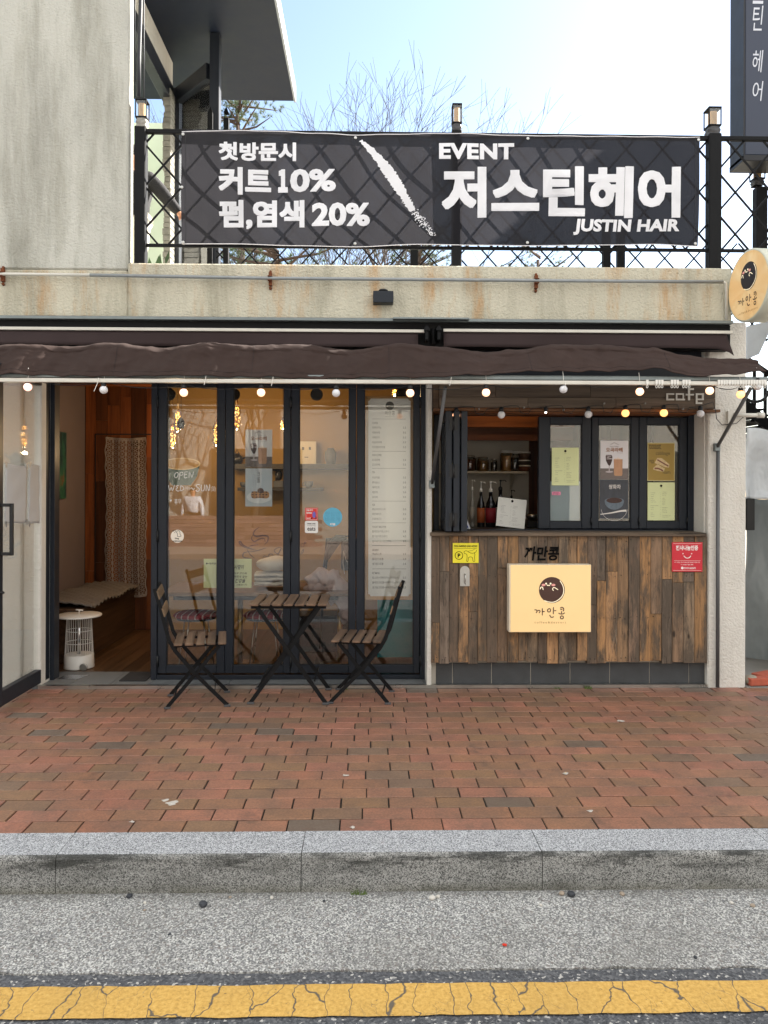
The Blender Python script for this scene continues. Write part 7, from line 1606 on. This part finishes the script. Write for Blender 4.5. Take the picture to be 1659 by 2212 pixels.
# grit scattered over the gutter edge
b = B(); rg = random.Random(6)
for i in range(900):
    x = rg.uniform(-3, 3); y = Y_KF-.006-abs(rg.gauss(0, .05)) if i < 600 else rg.uniform(-3.15, Y_KF-.01); r = rg.uniform(.0012, .004); z = Z_R+.004; h = r*rg.uniform(.6, 1.1); a = rg.uniform(0, 6)
    q = [(x+r*math.cos(a+k*1.57)*rg.uniform(.7, 1.3), y+r*math.sin(a+k*1.57)*rg.uniform(.7, 1.3), z) for k in range(4)]; b.col = (rg.choice((.08, .2, .35, .5)),)*3+(1,); b.add(q+[(x, y, z+h)], [(0, 1, 4), (1, 2, 4), (2, 3, 4), (3, 0, 4)])
b.build('grit', M('grit', 'ffffff', .9, attr=True), kind='stuff', label='fine grit collected along the foot of the kerb', cat='grit')

# two blank taped papers on the glass of the open entrance door
def PXp(px, py, X):
    d = _f + _r*((px-829.5)/F) + _u*((HORIZON-py)/F); t_ = (X-CAM.x)/d.x; return CAM+d*t_
Xg = XD-.019
for x0_, x1_, lab in ((10, 57, 'crumpled blank paper taped on the left part of the open entrance door glass'), (61, 98, 'crumpled blank paper taped on the right part of the open entrance door glass')):
    a = PXp(x0_, 1066, Xg); c_ = PXp(x1_, 1066, Xg); zt = PXp((x0_+x1_)/2, 1005, Xg).z; zb = PXp((x0_+x1_)/2, 1130, Xg).z
    b = B(); b.grid(lambda u, v: (Xg+.004+.004*math.sin(u*7+v*5)*math.sin(v*9), a.y+(c_.y-a.y)*u, zt+(zb-zt)*v+.004*math.sin(u*6)), 12, 20)
    o = b.build('taped_paper', M('paper_back', 'b9b9b9', .85, var=.05), None, solid=.001, label=lab, cat='paper', group='papers on the entrance door')
    for u_, v_ in ((.02, 0), (.98, 0), (.02, 1), (.98, 1)):
        y = a.y+(c_.y-a.y)*u_; z = zt+(zb-zt)*v_; b = B(); b.box(Xg+.008, Xg+.0095, y-.012, y+.012, z-.02, z+.02); b.build('tape', M('tape', '8d8f8e', .4), o)

# mural of a yellow lined teal cup on the wall behind the first pane
Ym = YB-.004; b = B(); cm_ = (392, 1002)
b.prism([(352, 1003), (432, 1003), (425, 1030), (412, 1048), (372, 1048), (359, 1030)], lambda u, v, d: P(u, v, Ym-d), .001); mu_ = b.build('cup_mural', M('mural_teal', '2d4f4a', .8), None, fixn=True, label='mural of a teal cup with a yellow inside seen through the first pane', cat='mural')
b = B(); b.prism([(cm_[0]+41*math.cos(a), cm_[1]+13*math.sin(a)) for a in [k_*math.pi/16 for k_ in range(32)]], lambda u, v, d: P(u, v, Ym-.002), 0); b.build('rim', M('mural_cream', 'cdbb8e', .8), mu_)
b = B(); b.prism([(cm_[0]+38*math.cos(a), cm_[1]+11*math.sin(a)) for a in [k_*math.pi/16 for k_ in range(32)]], lambda u, v, d: P(u, v, Ym-.003), 0); b.build('drink', M('mural_yellow', 'a8873f', .8), mu_)
# dried splashes and gum on the pavers
rs = random.Random(15); SPM = M('splash', 'b5b0a8', .9, var=.3, vs=60)
for px, py, r, lab in ((372, 1735, 12, 'dried grey cement splash on the pavers near the left kerb stone'), (357, 1729, 7, 'thin white streak of paint beside the cement splash'), (285, 1775, 5, 'small pale gum spot on the left pavers near the kerb'), (746, 1675, 6, 'pale gum spot on the pavers left of centre'), (762, 1787, 5, 'pale gum spot right at the kerb in the middle'), (1222, 1671, 6, 'thin white scratch mark on the right pavers'), (1275, 1752, 6, 'curved white scratch near the kerb on the right'), (1340, 1557, 7, 'pale smudge on the pavers in front of the plank counter')):
    p = PZ(px, py, .0022); k = (p.y-CAM.y)/F; b = B(); n = 16; ph_ = rs.uniform(0, 6)
    b.prism([(p.x+r*k*(1+.35*math.sin(3*a+ph_)+rs.uniform(-.2, .2))*math.cos(a), p.y+r*k*.9*(1+.3*math.sin(2*a+ph_)+rs.uniform(-.25, .25))*math.sin(a)) for a in [2*math.pi*i/n for i in range(n)]], lambda u, v, d: (u, v, .0022+d), .0012)
    b.build('splash_mark', SPM, None, fixn=True, label=lab, cat='splash', group='pale marks on the pavers')
# weeds in the cracks
def weed(px, py, z, n, h, lab):
    p = PZ(px, py, z); b = B(); rw = random.Random(int(px))
    for i in range(n):
        a = rw.uniform(0, 6.28); q = p+Vector((rw.uniform(-.03, .03), rw.uniform(-.004, .004), 0)); L = rw.uniform(.4, 1)*h; d = Vector((math.cos(a)*.5, math.sin(a)*.3, 1)).normalized()*L; s_ = Vector((.0022, 0, 0))
        b.add([q-s_, q+s_, q+d*.6+s_*.7+Vector((0, 0, 0)), q+d], [(0, 1, 2, 3)])
    b.build('weed', M('weed_green', '55692f', .8, var=.3, vs=60), None, label=lab, cat='weed')
weed(1272, 1488, .0, 30, .03, 'little tuft of green weed at the nosing below the plank counter'); weed(1207, 1488, .0, 14, .02, 'sparse weed blades at the nosing left of the larger tuft'); weed(775, 1933, Z_R+.004, 26, .03, 'tuft of dry weed growing at the foot of the kerb in the middle')
weed(742, 1490, .0, 16, .018, 'few green blades at the nosing behind the right folding chair')
